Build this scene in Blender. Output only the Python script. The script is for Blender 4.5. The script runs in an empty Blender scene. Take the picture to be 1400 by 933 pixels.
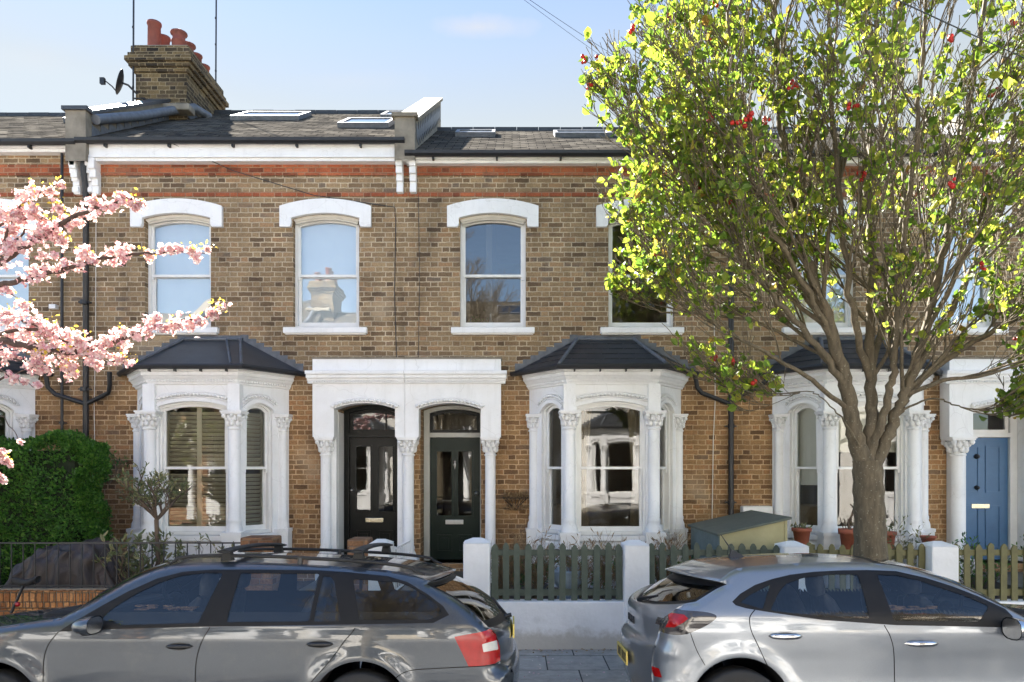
import bpy, math, random
import numpy as np
from mathutils import Vector, Matrix
from mathutils.geometry import delaunay_2d_cdt
random.seed(7); np.random.seed(7)
R = math.radians
scene = bpy.context.scene
COL = scene.collection
CAMZ = 2.15          # camera height above the pavement
F = 1000.0           # focal length in photo pixels, used only to turn measurements into metres

def mx(px, Y): return (px - 700.0) * Y / F
def mz(py, Y): return CAMZ - (py - 640.0) * Y / F

# ------------------------------------------------------------------ materials
def newmat(name):
    m = bpy.data.materials.new(name); m.use_nodes = True
    nt = m.node_tree; nt.nodes.clear()
    out = nt.nodes.new('ShaderNodeOutputMaterial')
    return m, nt, out
def nd(nt, t, **kw):
    n = nt.nodes.new(t)
    for k, v in kw.items(): setattr(n, k, v)
    return n
def setin(nt, sock, v):
    if isinstance(v, bpy.types.NodeSocket): nt.links.new(v, sock)
    elif v is not None: sock.default_value = v
def M(nt, op, a, b=None, c=None):
    n = nd(nt, 'ShaderNodeMath', operation=op)
    setin(nt, n.inputs[0], a)
    if b is not None: setin(nt, n.inputs[1], b)
    if c is not None: setin(nt, n.inputs[2], c)
    return n.outputs[0]
def noise(nt, vec, scale, detail=4, rough=.55):
    n = nd(nt, 'ShaderNodeTexNoise'); n.inputs['Scale'].default_value = scale
    n.inputs['Detail'].default_value = detail; n.inputs['Roughness'].default_value = rough
    if vec is not None: nt.links.new(vec, n.inputs['Vector'])
    return n.outputs['Fac']
def ramp(nt, fac, stops, interp='LINEAR'):
    n = nd(nt, 'ShaderNodeValToRGB'); n.color_ramp.interpolation = interp
    e = n.color_ramp.elements
    while len(e) < len(stops): e.new(.5)
    for el, (p, c) in zip(e, stops):
        el.position = p; el.color = (c[0], c[1], c[2], 1) if hasattr(c, '__len__') else (c, c, c, 1)
    nt.links.new(fac, n.inputs[0]); return n.outputs[0]
def mixc(nt, fac, a, b, mode='MIX'):
    n = nd(nt, 'ShaderNodeMix', data_type='RGBA', blend_type=mode)
    setin(nt, n.inputs[0], fac)
    for s, v in ((n.inputs[6], a), (n.inputs[7], b)):
        if isinstance(v, bpy.types.NodeSocket): nt.links.new(v, s)
        else: s.default_value = (v[0], v[1], v[2], 1)
    return n.outputs[2]
def bump(nt, h, strength=.5, dist=.01):
    n = nd(nt, 'ShaderNodeBump'); n.inputs['Strength'].default_value = strength
    n.inputs['Distance'].default_value = dist; nt.links.new(h, n.inputs['Height']); return n.outputs[0]
def coords(nt, kind='Object'):
    return nd(nt, 'ShaderNodeTexCoord').outputs[kind]
def pmat(name, col, col2=None, rough=.6, metal=0., vs=6., bs=None, bstr=.3, bd=.004, coat=0., spec=.5, detail=5, contrast=(.3, .7)):
    m, nt, out = newmat(name)
    b = nd(nt, 'ShaderNodeBsdfPrincipled')
    if col2 is None: col2 = tuple(c * .82 for c in col)
    oc = coords(nt)
    n1 = noise(nt, oc, vs, detail, .6)
    c = ramp(nt, n1, [(contrast[0], col2), (contrast[1], col)])
    nt.links.new(c, b.inputs['Base Color'])
    b.inputs['Roughness'].default_value = rough; b.inputs['Metallic'].default_value = metal
    b.inputs['Coat Weight'].default_value = coat; b.inputs['Coat Roughness'].default_value = .04
    b.inputs['Specular IOR Level'].default_value = spec
    if bs:
        nt.links.new(bump(nt, noise(nt, oc, bs, 4), bstr, bd), b.inputs['Normal'])
    nt.links.new(b.outputs[0], out.inputs[0])
    return m

def brick_mat(name, stops, mortar, stain=.75, rough=.85, flemish=True, bw=.225, bh=.075, mort=.008, vert=False, warm_low=False):
    m, nt, out = newmat(name)
    uv = nd(nt, 'ShaderNodeUVMap').outputs[0]
    sep = nd(nt, 'ShaderNodeSeparateXYZ'); nt.links.new(uv, sep.inputs[0])
    wob = noise(nt, uv, 9, 2); wob2 = noise(nt, uv, 55, 2)
    u, v = sep.outputs[0], sep.outputs[1]
    if vert: u, v = v, u
    u = M(nt, 'ADD', u, 100.0); v = M(nt, 'ADD', v, 20.0)
    v = M(nt, 'ADD', v, M(nt, 'MULTIPLY', M(nt, 'SUBTRACT', wob, .5), .022))
    u = M(nt, 'ADD', u, M(nt, 'MULTIPLY', M(nt, 'SUBTRACT', wob2, .5), .012))
    rowf = M(nt, 'DIVIDE', v, bh); row = M(nt, 'FLOOR', rowf)
    fv = M(nt, 'MULTIPLY', M(nt, 'FRACT', rowf), bh)
    P = bw * 1.5 if flemish else bw
    rj = nd(nt, 'ShaderNodeTexWhiteNoise', noise_dimensions='1D'); nt.links.new(row, rj.inputs['W'])
    u2 = M(nt, 'ADD', M(nt, 'ADD', u, M(nt, 'MULTIPLY', row, P * .5)), M(nt, 'MULTIPLY', rj.outputs[0], .03))
    cf = M(nt, 'DIVIDE', u2, P); cell = M(nt, 'FLOOR', cf)
    a = M(nt, 'MULTIPLY', M(nt, 'FRACT', cf), P)
    if flemish:
        hd = M(nt, 'GREATER_THAN', a, bw)
        a1 = M(nt, 'SUBTRACT', a, M(nt, 'MULTIPLY', hd, bw))
        wd = M(nt, 'SUBTRACT', bw, M(nt, 'MULTIPLY', hd, bw * .5))
        cid = M(nt, 'ADD', M(nt, 'MULTIPLY', cell, 2), hd)
    else: a1, wd, cid = a, bw, cell
    du = M(nt, 'MINIMUM', a1, M(nt, 'SUBTRACT', wd, a1))
    dv = M(nt, 'MINIMUM', fv, M(nt, 'SUBTRACT', bh, fv))
    d = M(nt, 'MINIMUM', du, dv)
    ns = noise(nt, uv, 70, 3)
    d = M(nt, 'ADD', d, M(nt, 'MULTIPLY', M(nt, 'SUBTRACT', ns, .5), .013))
    mr = nd(nt, 'ShaderNodeMapRange', interpolation_type='SMOOTHSTEP')
    nt.links.new(d, mr.inputs[0]); mr.inputs[1].default_value = mort * .4; mr.inputs[2].default_value = mort * 1.1
    mask = mr.outputs[0]
    comb = nd(nt, 'ShaderNodeCombineXYZ'); nt.links.new(cid, comb.inputs[0]); nt.links.new(row, comb.inputs[1])
    wn = nd(nt, 'ShaderNodeTexWhiteNoise', noise_dimensions='2D'); nt.links.new(comb.outputs[0], wn.inputs[0])
    big = noise(nt, uv, 1.1, 3)
    sel = M(nt, 'ADD', wn.outputs[0], M(nt, 'MULTIPLY', M(nt, 'SUBTRACT', big, .5), .7))
    bc = ramp(nt, sel, stops)
    gr = noise(nt, uv, 38, 5, .7)
    bc = mixc(nt, 1, bc, ramp(nt, gr, [(.25, .58), (.75, 1.3)]), 'MULTIPLY')
    mo = mixc(nt, 1, mortar, ramp(nt, noise(nt, uv, 3.5, 4), [(.3, .6), (.7, 1.15)]), 'MULTIPLY')
    c = mixc(nt, mask, mo, bc)
    c = mixc(nt, 1, c, ramp(nt, noise(nt, uv, .55, 5, .62), [(.3, stain), (.68, 1.12)]), 'MULTIPLY')
    if warm_low:      # redder bricks were used for the ground floor
        lowm = ramp(nt, M(nt, 'ADD', M(nt, 'MULTIPLY', sep.outputs[1], .2), M(nt, 'MULTIPLY', M(nt, 'SUBTRACT', noise(nt, uv, .9, 3), .5), .25)), [(.60, 1), (.74, 0)])
        c = mixc(nt, lowm, c, mixc(nt, 1, c, (1.07, .90, .74), 'MULTIPLY'))
    mp = nd(nt, 'ShaderNodeMapping'); mp.inputs['Scale'].default_value = (1, .22, 1); mp.inputs['Location'].default_value = (3, 7, 0); nt.links.new(uv, mp.inputs[0])
    c = mixc(nt, 1, c, ramp(nt, noise(nt, mp.outputs[0], 1.6, 6, .7), [(.30, .66), (.48, 1.0), (.75, 1.12)]), 'MULTIPLY')     # damp and soot runs
    c = mixc(nt, ramp(nt, noise(nt, uv, .8, 3, .5), [(.60, 0), (.70, .32)]), c, tuple(x*.95 for x in mortar))                    # smeared repointing
    b = nd(nt, 'ShaderNodeBsdfPrincipled'); nt.links.new(c, b.inputs['Base Color'])
    b.inputs['Roughness'].default_value = rough; b.inputs['Specular IOR Level'].default_value = .25
    h = M(nt, 'ADD', mask, M(nt, 'MULTIPLY', gr, .6))
    nt.links.new(bump(nt, h, .8, .007), b.inputs['Normal'])
    nt.links.new(b.outputs[0], out.inputs[0])
    return m

def glass_mat(name, tint=(.9, .93, .92), refl=.12, rough=.0, wav=.0):
    """a single sheet of window glass: mirror reflection by Fresnel over a tinted see-through layer"""
    m, nt, out = newmat(name)
    tr = nd(nt, 'ShaderNodeBsdfTransparent'); tr.inputs[0].default_value = (*tint, 1)
    gl = nd(nt, 'ShaderNodeBsdfGlossy'); gl.inputs['Roughness'].default_value = rough
    gl.inputs['Color'].default_value = (1, 1, 1, 1)
    fr = nd(nt, 'ShaderNodeFresnel'); fr.inputs[0].default_value = 1.5
    if wav > 0:
        bn = bump(nt, noise(nt, coords(nt), 2.2, 2), wav, .05)
        nt.links.new(bn, gl.inputs['Normal'])
    fac = M(nt, 'ADD', M(nt, 'MULTIPLY', fr.outputs[0], 1.2), refl); fac = M(nt, 'MINIMUM', fac, 1.0)
    mx_ = nd(nt, 'ShaderNodeMixShader'); nt.links.new(fac, mx_.inputs[0])
    nt.links.new(tr.outputs[0], mx_.inputs[1]); nt.links.new(gl.outputs[0], mx_.inputs[2])
    nt.links.new(mx_.outputs[0], out.inputs[0]); return m

def leaf_mat(name, stops, transl=.5, rough=.5, tcol=1.3):
    m, nt, out = newmat(name)
    g = nd(nt, 'ShaderNodeNewGeometry')
    c = ramp(nt, g.outputs['Random Per Island'], stops)
    d = nd(nt, 'ShaderNodeBsdfPrincipled'); nt.links.new(c, d.inputs['Base Color']); d.inputs['Roughness'].default_value = rough
    t = nd(nt, 'ShaderNodeBsdfTranslucent')
    c2 = mixc(nt, 1, c, (tcol, tcol, tcol * .8), 'MULTIPLY'); nt.links.new(c2, t.inputs[0])
    s = nd(nt, 'ShaderNodeMixShader'); s.inputs[0].default_value = transl
    nt.links.new(d.outputs[0], s.inputs[1]); nt.links.new(t.outputs[0], s.inputs[2])
    nt.links.new(s.outputs[0], out.inputs[0]); return m

MT = {}
def bark(name, c1, c2, lich=None):
    m, nt, out = newmat(name)
    oc = coords(nt); mp = nd(nt, 'ShaderNodeMapping'); mp.inputs['Scale'].default_value = (1, 1, .25)
    nt.links.new(oc, mp.inputs[0])
    n1 = noise(nt, mp.outputs[0], 22, 6, .65)
    c = ramp(nt, n1, [(.3, c1), (.7, c2)])
    if lich: c = mixc(nt, ramp(nt, noise(nt, oc, 45, 2), [(.66, 0), (.7, .8)]), c, lich)
    b = nd(nt, 'ShaderNodeBsdfPrincipled'); nt.links.new(c, b.inputs['Base Color']); b.inputs['Roughness'].default_value = .85
    nt.links.new(bump(nt, n1, .7, .012), b.inputs['Normal']); nt.links.new(b.outputs[0], out.inputs[0]); return m

# ------------------------------------------------------------------ mesh builder
class MB:
    def __init__(s): s.v = []; s.f = []; s.mi = []; s.sm = []
    def add(s, vs, fs, mi=0, smooth=False):
        o = len(s.v); s.v.extend([tuple(p) for p in vs])
        for f in fs: s.f.append(tuple(o + i for i in f)); s.mi.append(mi); s.sm.append(smooth)
    def box(s, x0, x1, y0, y1, z0, z1, mi=0):
        if x1 < x0: x0, x1 = x1, x0
        if y1 < y0: y0, y1 = y1, y0
        if z1 < z0: z0, z1 = z1, z0
        s.add([(x0,y0,z0),(x1,y0,z0),(x1,y1,z0),(x0,y1,z0),(x0,y0,z1),(x1,y0,z1),(x1,y1,z1),(x0,y1,z1)],
              [(0,3,2,1),(4,5,6,7),(0,1,5,4),(1,2,6,5),(2,3,7,6),(3,0,4,7)], mi)
    def fbox(s, fr, u0, u1, v0, v1, w0, w1, mi=0):
        P = lambda u, v, w: fr(u, v, w)
        s.add([P(u0,v0,w0),P(u1,v0,w0),P(u1,v0,w1),P(u0,v0,w1),P(u0,v1,w0),P(u1,v1,w0),P(u1,v1,w1),P(u0,v1,w1)],
              [(0,1,2,3),(4,7,6,5),(0,4,5,1),(1,5,6,2),(2,6,7,3),(3,7,4,0)], mi)
    def tube(s, pts, rad, n=8, mi=0, caps=True, smooth=True):
        pts = [Vector(p) for p in pts]
        if not hasattr(rad, '__len__'): rad = [rad] * len(pts)
        vs = []; up = None
        for i, p in enumerate(pts):
            t = (pts[min(i + 1, len(pts) - 1)] - pts[max(i - 1, 0)]).normalized()
            if up is None:
                up = Vector((0, 0, 1)) if abs(t.z) < .9 else Vector((1, 0, 0))
            a = t.cross(up)
            if a.length < 1e-5: a = t.orthogonal()
            a.normalize(); b = a.cross(t); up = b
            for k in range(n):
                an = 2 * math.pi * k / n
                vs.append(p + (a * math.cos(an) + b * math.sin(an)) * rad[i])
        fs = []
        for i in range(len(pts) - 1):
            for k in range(n):
                k2 = (k + 1) % n
                fs.append((i*n+k, i*n+k2, (i+1)*n+k2, (i+1)*n+k))
        s.add(vs, fs, mi, smooth)
        if caps:
            s.add([vs[k] for k in range(n)], [tuple(range(n))[::-1]], mi)
            s.add([vs[(len(pts)-1)*n+k] for k in range(n)], [tuple(range(n))], mi)
    def lathe(s, prof, c, n=16, mi=0, smooth=True, sx=1, sy=1, axis='z', caps=True):
        vs = []
        for r, z in prof:
            for k in range(n):
                a = 2 * math.pi * k / n
                q = (r * math.cos(a) * sx, r * math.sin(a) * sy, z)
                if axis == 'y': q = (q[0], q[2], q[1])
                if axis == 'x': q = (q[2], q[0], q[1])
                vs.append((c[0] + q[0], c[1] + q[1], c[2] + q[2]))
        fs = []
        for i in range(len(prof) - 1):
            for k in range(n):
                k2 = (k + 1) % n
                f = (i*n+k, i*n+k2, (i+1)*n+k2, (i+1)*n+k)
                fs.append(f if axis != 'y' else f[::-1])
        s.add(vs, fs, mi, smooth)
        for i, rv in ((0, True), (len(prof) - 1, False)):
            if caps and prof[i][0] > 1e-4:
                f = tuple(i*n+k for k in range(n))
                s.add([vs[j] for j in f], [tuple(range(n))[::-1] if rv else tuple(range(n))], mi)
    def ball(s, c, r, n=8, mi=0, rx=1, ry=1, rz=1):
        m = max(4, n // 2 + 1)
        pr = [(max(1e-5, math.sin(math.pi * i / m)) * r, -math.cos(math.pi * i / m) * r * rz) for i in range(m + 1)]
        s.lathe(pr, c, n, mi, True, rx, ry)
    def poly(s, pts3, mi=0): s.add(pts3, [tuple(range(len(pts3)))], mi)
    def plate(s, fr, outer, holes, th, mi=0, back=True, mi_rev=None):
        """flat plate with holes; front face at w=0, back at w=-th; reveals round outline and holes"""
        if mi_rev is None: mi_rev = mi
        pts = []; loops = []
        for lp in [outer] + list(holes):
            a = len(pts); pts += [Vector(p) for p in lp]; loops.append(list(range(a, a + len(lp))))
        eds = [(l[i], l[(i + 1) % len(l)]) for l in loops for i in range(len(l))]
        vo, eo, fo, *_ = delaunay_2d_cdt(pts, eds, [], 0, 1e-6, False)
        tris = []
        for f in fo:
            c = sum((vo[i] for i in f), Vector((0, 0))) / len(f)
            if pip(c, outer) and not any(pip(c, h) for h in holes):
                a, b_, c_ = vo[f[0]], vo[f[1]], vo[f[2]]
                if (b_ - a).cross(c_ - a) < 0: f = f[::-1]
                tris.append(tuple(f))
        A = [fr(p.x, p.y, 0) for p in vo]
        # keep orientation: (u,v,w) right-handed frame gives outward normals for ccw
        s.add(A, tris, mi)
        if back: s.add([fr(p.x, p.y, -th) for p in vo], [t[::-1] for t in tris], mi)
        for li, lp in enumerate([outer] + list(holes)):
            n = len(lp); ar = sum(lp[i][0]*lp[(i+1)%n][1] - lp[(i+1)%n][0]*lp[i][1] for i in range(n))
            vs = [fr(p[0], p[1], 0) for p in lp] + [fr(p[0], p[1], -th) for p in lp]
            fs = []
            for i in range(n):
                j = (i + 1) % n
                f = (i, n + i, n + j, j)
                if (ar < 0) != (li > 0): f = f[::-1]
                fs.append(f)
            s.add(vs, fs, mi_rev)
    def sweep(s, path, prof, mi=0, closed_prof=True, smooth=False):
        """sweep profile (out,z) along an open plan polyline; 'out' is to the right of travel"""
        n = len(path); rows = []
        for i in range(n):
            p = Vector(path[i])
            d1 = (Vector(path[i]) - Vector(path[i-1])).normalized() if i > 0 else None
            d2 = (Vector(path[i+1]) - Vector(path[i])).normalized() if i < n - 1 else None
            n1 = Vector((d1.y, -d1.x)) if d1 else None; n2 = Vector((d2.y, -d2.x)) if d2 else None
            if n1 is None: mdir = n2
            elif n2 is None: mdir = n1
            else:
                mdir = (n1 + n2); mdir = mdir / (1 + n1.dot(n2))
            rows.append([(p.x + mdir.x * o, p.y + mdir.y * o, z) for o, z in prof])
        k = len(prof); vs = [q for r_ in rows for q in r_]; fs = []
        for i in range(n - 1):
            for j in range(k if closed_prof else k - 1):
                j2 = (j + 1) % k
                fs.append((i*k+j, (i+1)*k+j, (i+1)*k+j2, i*k+j2))
        s.add(vs, fs, mi, smooth)
        if closed_prof:
            s.add(rows[0], [tuple(range(k))], mi); s.add(rows[-1], [tuple(range(k))[::-1]], mi)

def pip(p, poly):
    x, y = p[0], p[1]; c = False; n = len(poly); j = n - 1
    for i in range(n):
        xi, yi = poly[i][0], poly[i][1]; xj, yj = poly[j][0], poly[j][1]
        if (yi > y) != (yj > y) and x < (xj - xi) * (y - yi) / (yj - yi) + xi: c = not c
        j = i
    return c

def frame(o, u, w):
    """frame with vertical v; w is the outward normal; returns point function"""
    o = Vector(o); u = Vector(u).normalized(); w = Vector(w).normalized(); v = Vector((0, 0, 1))
    return lambda a, b, c: o + u * a + v * b + w * c

def arch(u0, u1, v0, v1, rise, n=12):
    """window outline, v1 is the crown, ccw"""
    c = (u0 + u1) / 2; h = (u1 - u0) / 2
    if rise < 1e-4: return [(u0, v0), (u1, v0), (u1, v1), (u0, v1)]
    r = (h * h + rise * rise) / (2 * rise); a = math.asin(min(1, h / r))
    return [(u0, v0), (u1, v0)] + [(c + r * math.sin(t), v1 - r + r * math.cos(t)) for t in [a - 2 * a * i / n for i in range(n + 1)]]

def world_origin(o):
    v = Vector((0, 0, 0))
    while o is not None: v = v + Vector(o.location); o = o.parent
    return v

def mesh_obj(name, v, f, mats, parent=None, mi=None, smooth=None, uv=True, origin=None):
    me = bpy.data.meshes.new(name)
    if parent is not None: org = world_origin(parent)
    else: org = Vector(origin) if origin is not None else Vector((0, 0, 0))
    V = np.array([tuple(p) for p in v], dtype=float).reshape(-1, 3)
    me.from_pydata((V - np.array(org)).tolist(), [], f)
    if not isinstance(mats, (list, tuple)): mats = [mats]
    for m in mats: me.materials.append(m)
    if mi is not None: me.polygons.foreach_set('material_index', mi)
    if smooth is not None: me.polygons.foreach_set('use_smooth', smooth)
    if uv and len(f):
        ul = me.uv_layers.new(name='UVMap')
        nf = len(me.polygons); nrm = np.empty(nf * 3); me.polygons.foreach_get('normal', nrm); nrm = np.abs(nrm.reshape(-1, 3))
        lt = np.empty(nf, dtype=np.int32); me.polygons.foreach_get('loop_total', lt)
        nl = len(me.loops); li = np.empty(nl, dtype=np.int32); me.loops.foreach_get('vertex_index', li)
        fn = np.repeat(nrm, lt, axis=0); P = V[li]
        U = np.where(fn[:, 2] > .72, P[:, 0], np.where(fn[:, 1] >= fn[:, 0], P[:, 0], P[:, 1]))
        W = np.where(fn[:, 2] > .72, P[:, 1] * 1.15, P[:, 2])
        uvs = np.stack([U, W], 1).ravel(); ul.data.foreach_set('uv', uvs)
    o = bpy.data.objects.new(name, me); COL.objects.link(o)
    if parent is not None: o.parent = parent
    else: o.location = org
    return o
def build(mb, name, mats, parent=None, origin=None, bevel=0, uv=True):
    o = mesh_obj(name, mb.v, mb.f, mats, parent, mb.mi, mb.sm, uv, origin)
    if bevel:
        b = o.modifiers.new('bevel', 'BEVEL'); b.width = bevel; b.segments = 2; b.limit_method = 'ANGLE'; b.angle_limit = R(40)
    return o
def tag(o, label=None, cat=None, group=None, kind=None):
    if label: o['label'] = label
    if cat: o['category'] = cat
    if group: o['group'] = group
    if kind: o['kind'] = kind
    return o
def thing(name, label, cat, loc=(0, 0, 0), group=None):
    o = bpy.data.objects.new(name, None); COL.objects.link(o); o.location = loc; o.empty_display_size = .2
    return tag(o, label, cat, group)
def copy_tree(o, parent=None, depth=9):
    c = o.copy(); COL.objects.link(c); c.parent = parent
    if depth > 0:
        for ch in list(o.children): copy_tree(ch, c, depth - 1)
    return c

def leaf_cloud(P, size, normal_bias=None, fold=.25, aspect=.62, jitter=.35, dirs=None):
    """many leaf faces (6 verts, 2 quads) at points P; returns verts, faces"""
    n = len(P); P = np.asarray(P, float)
    d = np.random.normal(size=(n, 3)) if dirs is None else np.asarray(dirs) + np.random.normal(size=(n, 3)) * .6
    d /= np.linalg.norm(d, axis=1)[:, None] + 1e-9
    h = np.random.normal(size=(n, 3))
    if normal_bias is not None: h += np.array(normal_bias)
    s = np.cross(d, h); s /= np.linalg.norm(s, axis=1)[:, None] + 1e-9
    nn = np.cross(s, d)
    L = size * (1 + jitter * (np.random.rand(n) * 2 - 1))[:, None]
    wd = L * aspect * .5
    f = fold
    v = np.stack([P, P + d*L*.35 + s*wd*.9 + nn*wd*f, P + d*L*.7 + s*wd*.8 + nn*wd*f, P + d*L - nn*L*.12,
                  P + d*L*.7 - s*wd*.8 + nn*wd*f, P + d*L*.35 - s*wd*.9 + nn*wd*f], 1).reshape(-1, 3)
    fs = []
    for i in range(n):
        o = i * 6; fs.append((o, o+1, o+2, o+3)); fs.append((o, o+3, o+4, o+5))
    return v, fs
# ------------------------------------------------------------------ the material set
MT['stock'] = brick_mat('stock_brick', [(0.0, (.125, .083, .050)), (.08, (.18, .12, .068)), (.26, (.24, .162, .092)), (.5, (.28, .192, .105)), (.75, (.34, .24, .135)), (.93, (.33, .20, .105)), (1.0, (.18, .135, .095))], (.52, .425, .30), stain=.76, mort=.0095, warm_low=True)
MT['stock_red'] = brick_mat('stock_brick_reddish', [(0.0, (.10, .055, .033)), (.3, (.24, .125, .062)), (.6, (.34, .185, .088)), (.85, (.42, .25, .13)), (1.0, (.18, .10, .07))], (.44, .34, .22), stain=.72)
MT['redband'] = brick_mat('red_band_brick', [(0.0, (.17, .055, .03)), (.4, (.36, .10, .045)), (.75, (.44, .135, .06)), (1.0, (.30, .12, .07))], (.36, .22, .14), stain=.7)
MT['orange'] = brick_mat('orange_coping_brick', [(0.0, (.28, .11, .04)), (.5, (.45, .19, .065)), (1.0, (.55, .27, .11))], (.16, .11, .07), flemish=False, bw=.075, bh=.11, mort=.009)
MT['pierbrick'] = brick_mat('brown_pier_brick', [(0.0, (.12, .06, .035)), (.5, (.24, .12, .06)), (1.0, (.33, .19, .10))], (.22, .15, .10))
MT['chimbrick'] = brick_mat('chimney_brick', [(0.0, (.03, .024, .019)), (.4, (.08, .058, .032)), (.8, (.19, .135, .066)), (1.0, (.07, .05, .036))], (.30, .24, .15), stain=.6)
MT['oppbrick'] = brick_mat('orange_red_brick', [(0.0, (.20, .09, .045)), (.5, (.36, .18, .09)), (1.0, (.44, .26, .14))], (.42, .34, .25))

def slate_mat():
    m, nt, out = newmat('roof_slate')
    uv = nd(nt, 'ShaderNodeUVMap').outputs[0]
    br = nd(nt, 'ShaderNodeTexBrick'); nt.links.new(uv, br.inputs[0])
    br.inputs['Color1'].default_value = (.02, .02, .02, 1); br.inputs['Color2'].default_value = (1, 1, 1, 1); br.inputs['Mortar'].default_value = (0, 0, 0, 1)
    br.inputs['Scale'].default_value = 1; br.inputs['Mortar Size'].default_value = .007; br.inputs['Brick Width'].default_value = .26; br.inputs['Row Height'].default_value = .2
    br.inputs['Mortar Smooth'].default_value = .2
    sep = nd(nt, 'ShaderNodeSeparateXYZ'); nt.links.new(uv, sep.inputs[0])
    saw = M(nt, 'FRACT', M(nt, 'DIVIDE', sep.outputs[1], .2))
    c = ramp(nt, br.outputs[0], [(.0, (.055, .050, .044)), (.5, (.085, .077, .066)), (1, (.12, .108, .09))])
    c = mixc(nt, 1, c, ramp(nt, noise(nt, uv, 2.5, 5, .7), [(.3, .65), (.7, 1.25)]), 'MULTIPLY')
    c = mixc(nt, br.outputs[1], c, (.012, .012, .012))
    c = mixc(nt, ramp(nt, noise(nt, uv, 16, 3), [(.62, 0), (.72, .5)]), c, (.11, .10, .075))
    b = nd(nt, 'ShaderNodeBsdfPrincipled'); nt.links.new(c, b.inputs['Base Color']); b.inputs['Roughness'].default_value = 1; b.inputs['Specular IOR Level'].default_value = 0
    h = M(nt, 'ADD', M(nt, 'MULTIPLY', M(nt, 'SUBTRACT', 1, saw), .8), M(nt, 'MULTIPLY', br.outputs[0], .35))
    nt.links.new(bump(nt, h, .25, .01), b.inputs['Normal'])
    nt.links.new(b.outputs[0], out.inputs[0]); return m
MT['slate'] = slate_mat()
MT['slate_dark'] = pmat('dark_bay_slate', (.032, .036, .042), (.018, .02, .024), rough=.5, vs=7)
MT['lead'] = pmat('lead_sheet', (.13, .145, .17), (.07, .078, .09), rough=.5, vs=9, bs=18, bstr=.4)
MT['leadroof'] = pmat('dark_lead_roofing', (.055, .06, .068), (.035, .038, .042), rough=.42, vs=4, bs=12, bstr=.2)

def paint_white():
    m, nt, out = newmat('white_masonry_paint')
    oc = coords(nt)
    n1 = noise(nt, oc, 1.7, 6, .65); n2 = noise(nt, oc, 26, 5, .7)
    c = ramp(nt, n1, [(.28, (.74, .735, .72)), (.58, (.83, .83, .825))])
    c = mixc(nt, ramp(nt, n2, [(.60, 0), (.80, .40)]), c, (.50, .47, .41))
    mp = nd(nt, 'ShaderNodeMapping'); mp.inputs['Scale'].default_value = (1, 1, .09); nt.links.new(oc, mp.inputs[0])
    c = mixc(nt, ramp(nt, noise(nt, mp.outputs[0], 11, 5, .7), [(.54, 0), (.76, .26)]), c, (.52, .51, .47))
    cr = nd(nt, 'ShaderNodeTexVoronoi', feature='DISTANCE_TO_EDGE'); cr.inputs['Scale'].default_value = 1.6
    nt.links.new(mixc(nt, .18, oc, nd(nt, 'ShaderNodeTexNoise').outputs['Color']), cr.inputs['Vector'])
    c = mixc(nt, ramp(nt, cr.outputs['Distance'], [(.0, .28), (.006, 0)]), c, (.40, .39, .36))
    b = nd(nt, 'ShaderNodeBsdfPrincipled'); nt.links.new(c, b.inputs['Base Color']); b.inputs['Roughness'].default_value = .6
    nt.links.new(bump(nt, noise(nt, oc, 40, 5), .35, .006), b.inputs['Normal'])
    nt.links.new(b.outputs[0], out.inputs[0]); return m
MT['white'] = paint_white()
def wall_white():
    m, nt, out = newmat('white_rendered_garden_wall')
    oc = coords(nt)
    geo = nd(nt, 'ShaderNodeNewGeometry').outputs['Position']
    sep = nd(nt, 'ShaderNodeSeparateXYZ'); nt.links.new(geo, sep.inputs[0])
    n1 = noise(nt, geo, 1.6, 6, .65)
    c = ramp(nt, n1, [(.3, (.72, .715, .70)), (.62, (.84, .835, .825))])
    # splashed dirt along the foot of the wall with a ragged edge
    d = M(nt, 'SUBTRACT', M(nt, 'MULTIPLY', noise(nt, geo, 5, 6, .75), .34), sep.outputs[2])
    c = mixc(nt, ramp(nt, M(nt, 'ADD', d, .5), [(.42, 0), (.53, .75)]), c, (.42, .38, .31))
    c = mixc(nt, ramp(nt, noise(nt, geo, 2.4, 3, .5), [(.64, 0), (.70, .28)]), c, (.40, .40, .37))
    b = nd(nt, 'ShaderNodeBsdfPrincipled'); nt.links.new(c, b.inputs['Base Color']); b.inputs['Roughness'].default_value = .75
    nt.links.new(bump(nt, noise(nt, geo, 18, 6), .5, .012), b.inputs['Normal'])
    nt.links.new(b.outputs[0], out.inputs[0]); return m
MT['wallwhite'] = wall_white()
MT['gloss_white'] = pmat('white_gloss_paint', (.80, .80, .78), (.72, .715, .69), rough=.35, vs=5)
MT['cream_paint'] = pmat('weathered_cream_paint', (.68, .65, .58), (.55, .52, .46), rough=.5, vs=5)
MT['black_metal'] = pmat('black_painted_iron', (.02, .021, .024), (.012, .012, .014), rough=.45, vs=10)
MT['black_door'] = pmat('black_gloss_door', (.008, .009, .008), (.006, .007, .006), rough=.35, vs=6, coat=.0, spec=.2)
MT['green_door'] = pmat('dark_green_gloss_door', (.010, .021, .015), (.007, .015, .011), rough=.35, vs=6, coat=0, spec=.22)
MT['frame_grey'] = pmat('pale_grey_frame_paint', (.50, .50, .46), (.42, .42, .38), rough=.45, vs=6)
MT['blue_door'] = pmat('blue_painted_door', (.05, .14, .28), (.042, .12, .24), rough=.4, vs=6)
MT['brass'] = pmat('polished_metal', (.75, .68, .52), (.6, .54, .4), rough=.25, metal=1, vs=10)
MT['steel'] = pmat('brushed_steel', (.6, .6, .6), (.45, .45, .45), rough=.3, metal=1, vs=10)
MT['pot'] = pmat('terracotta', (.42, .13, .07), (.28, .075, .045), rough=.75, vs=8, bs=30)
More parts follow.
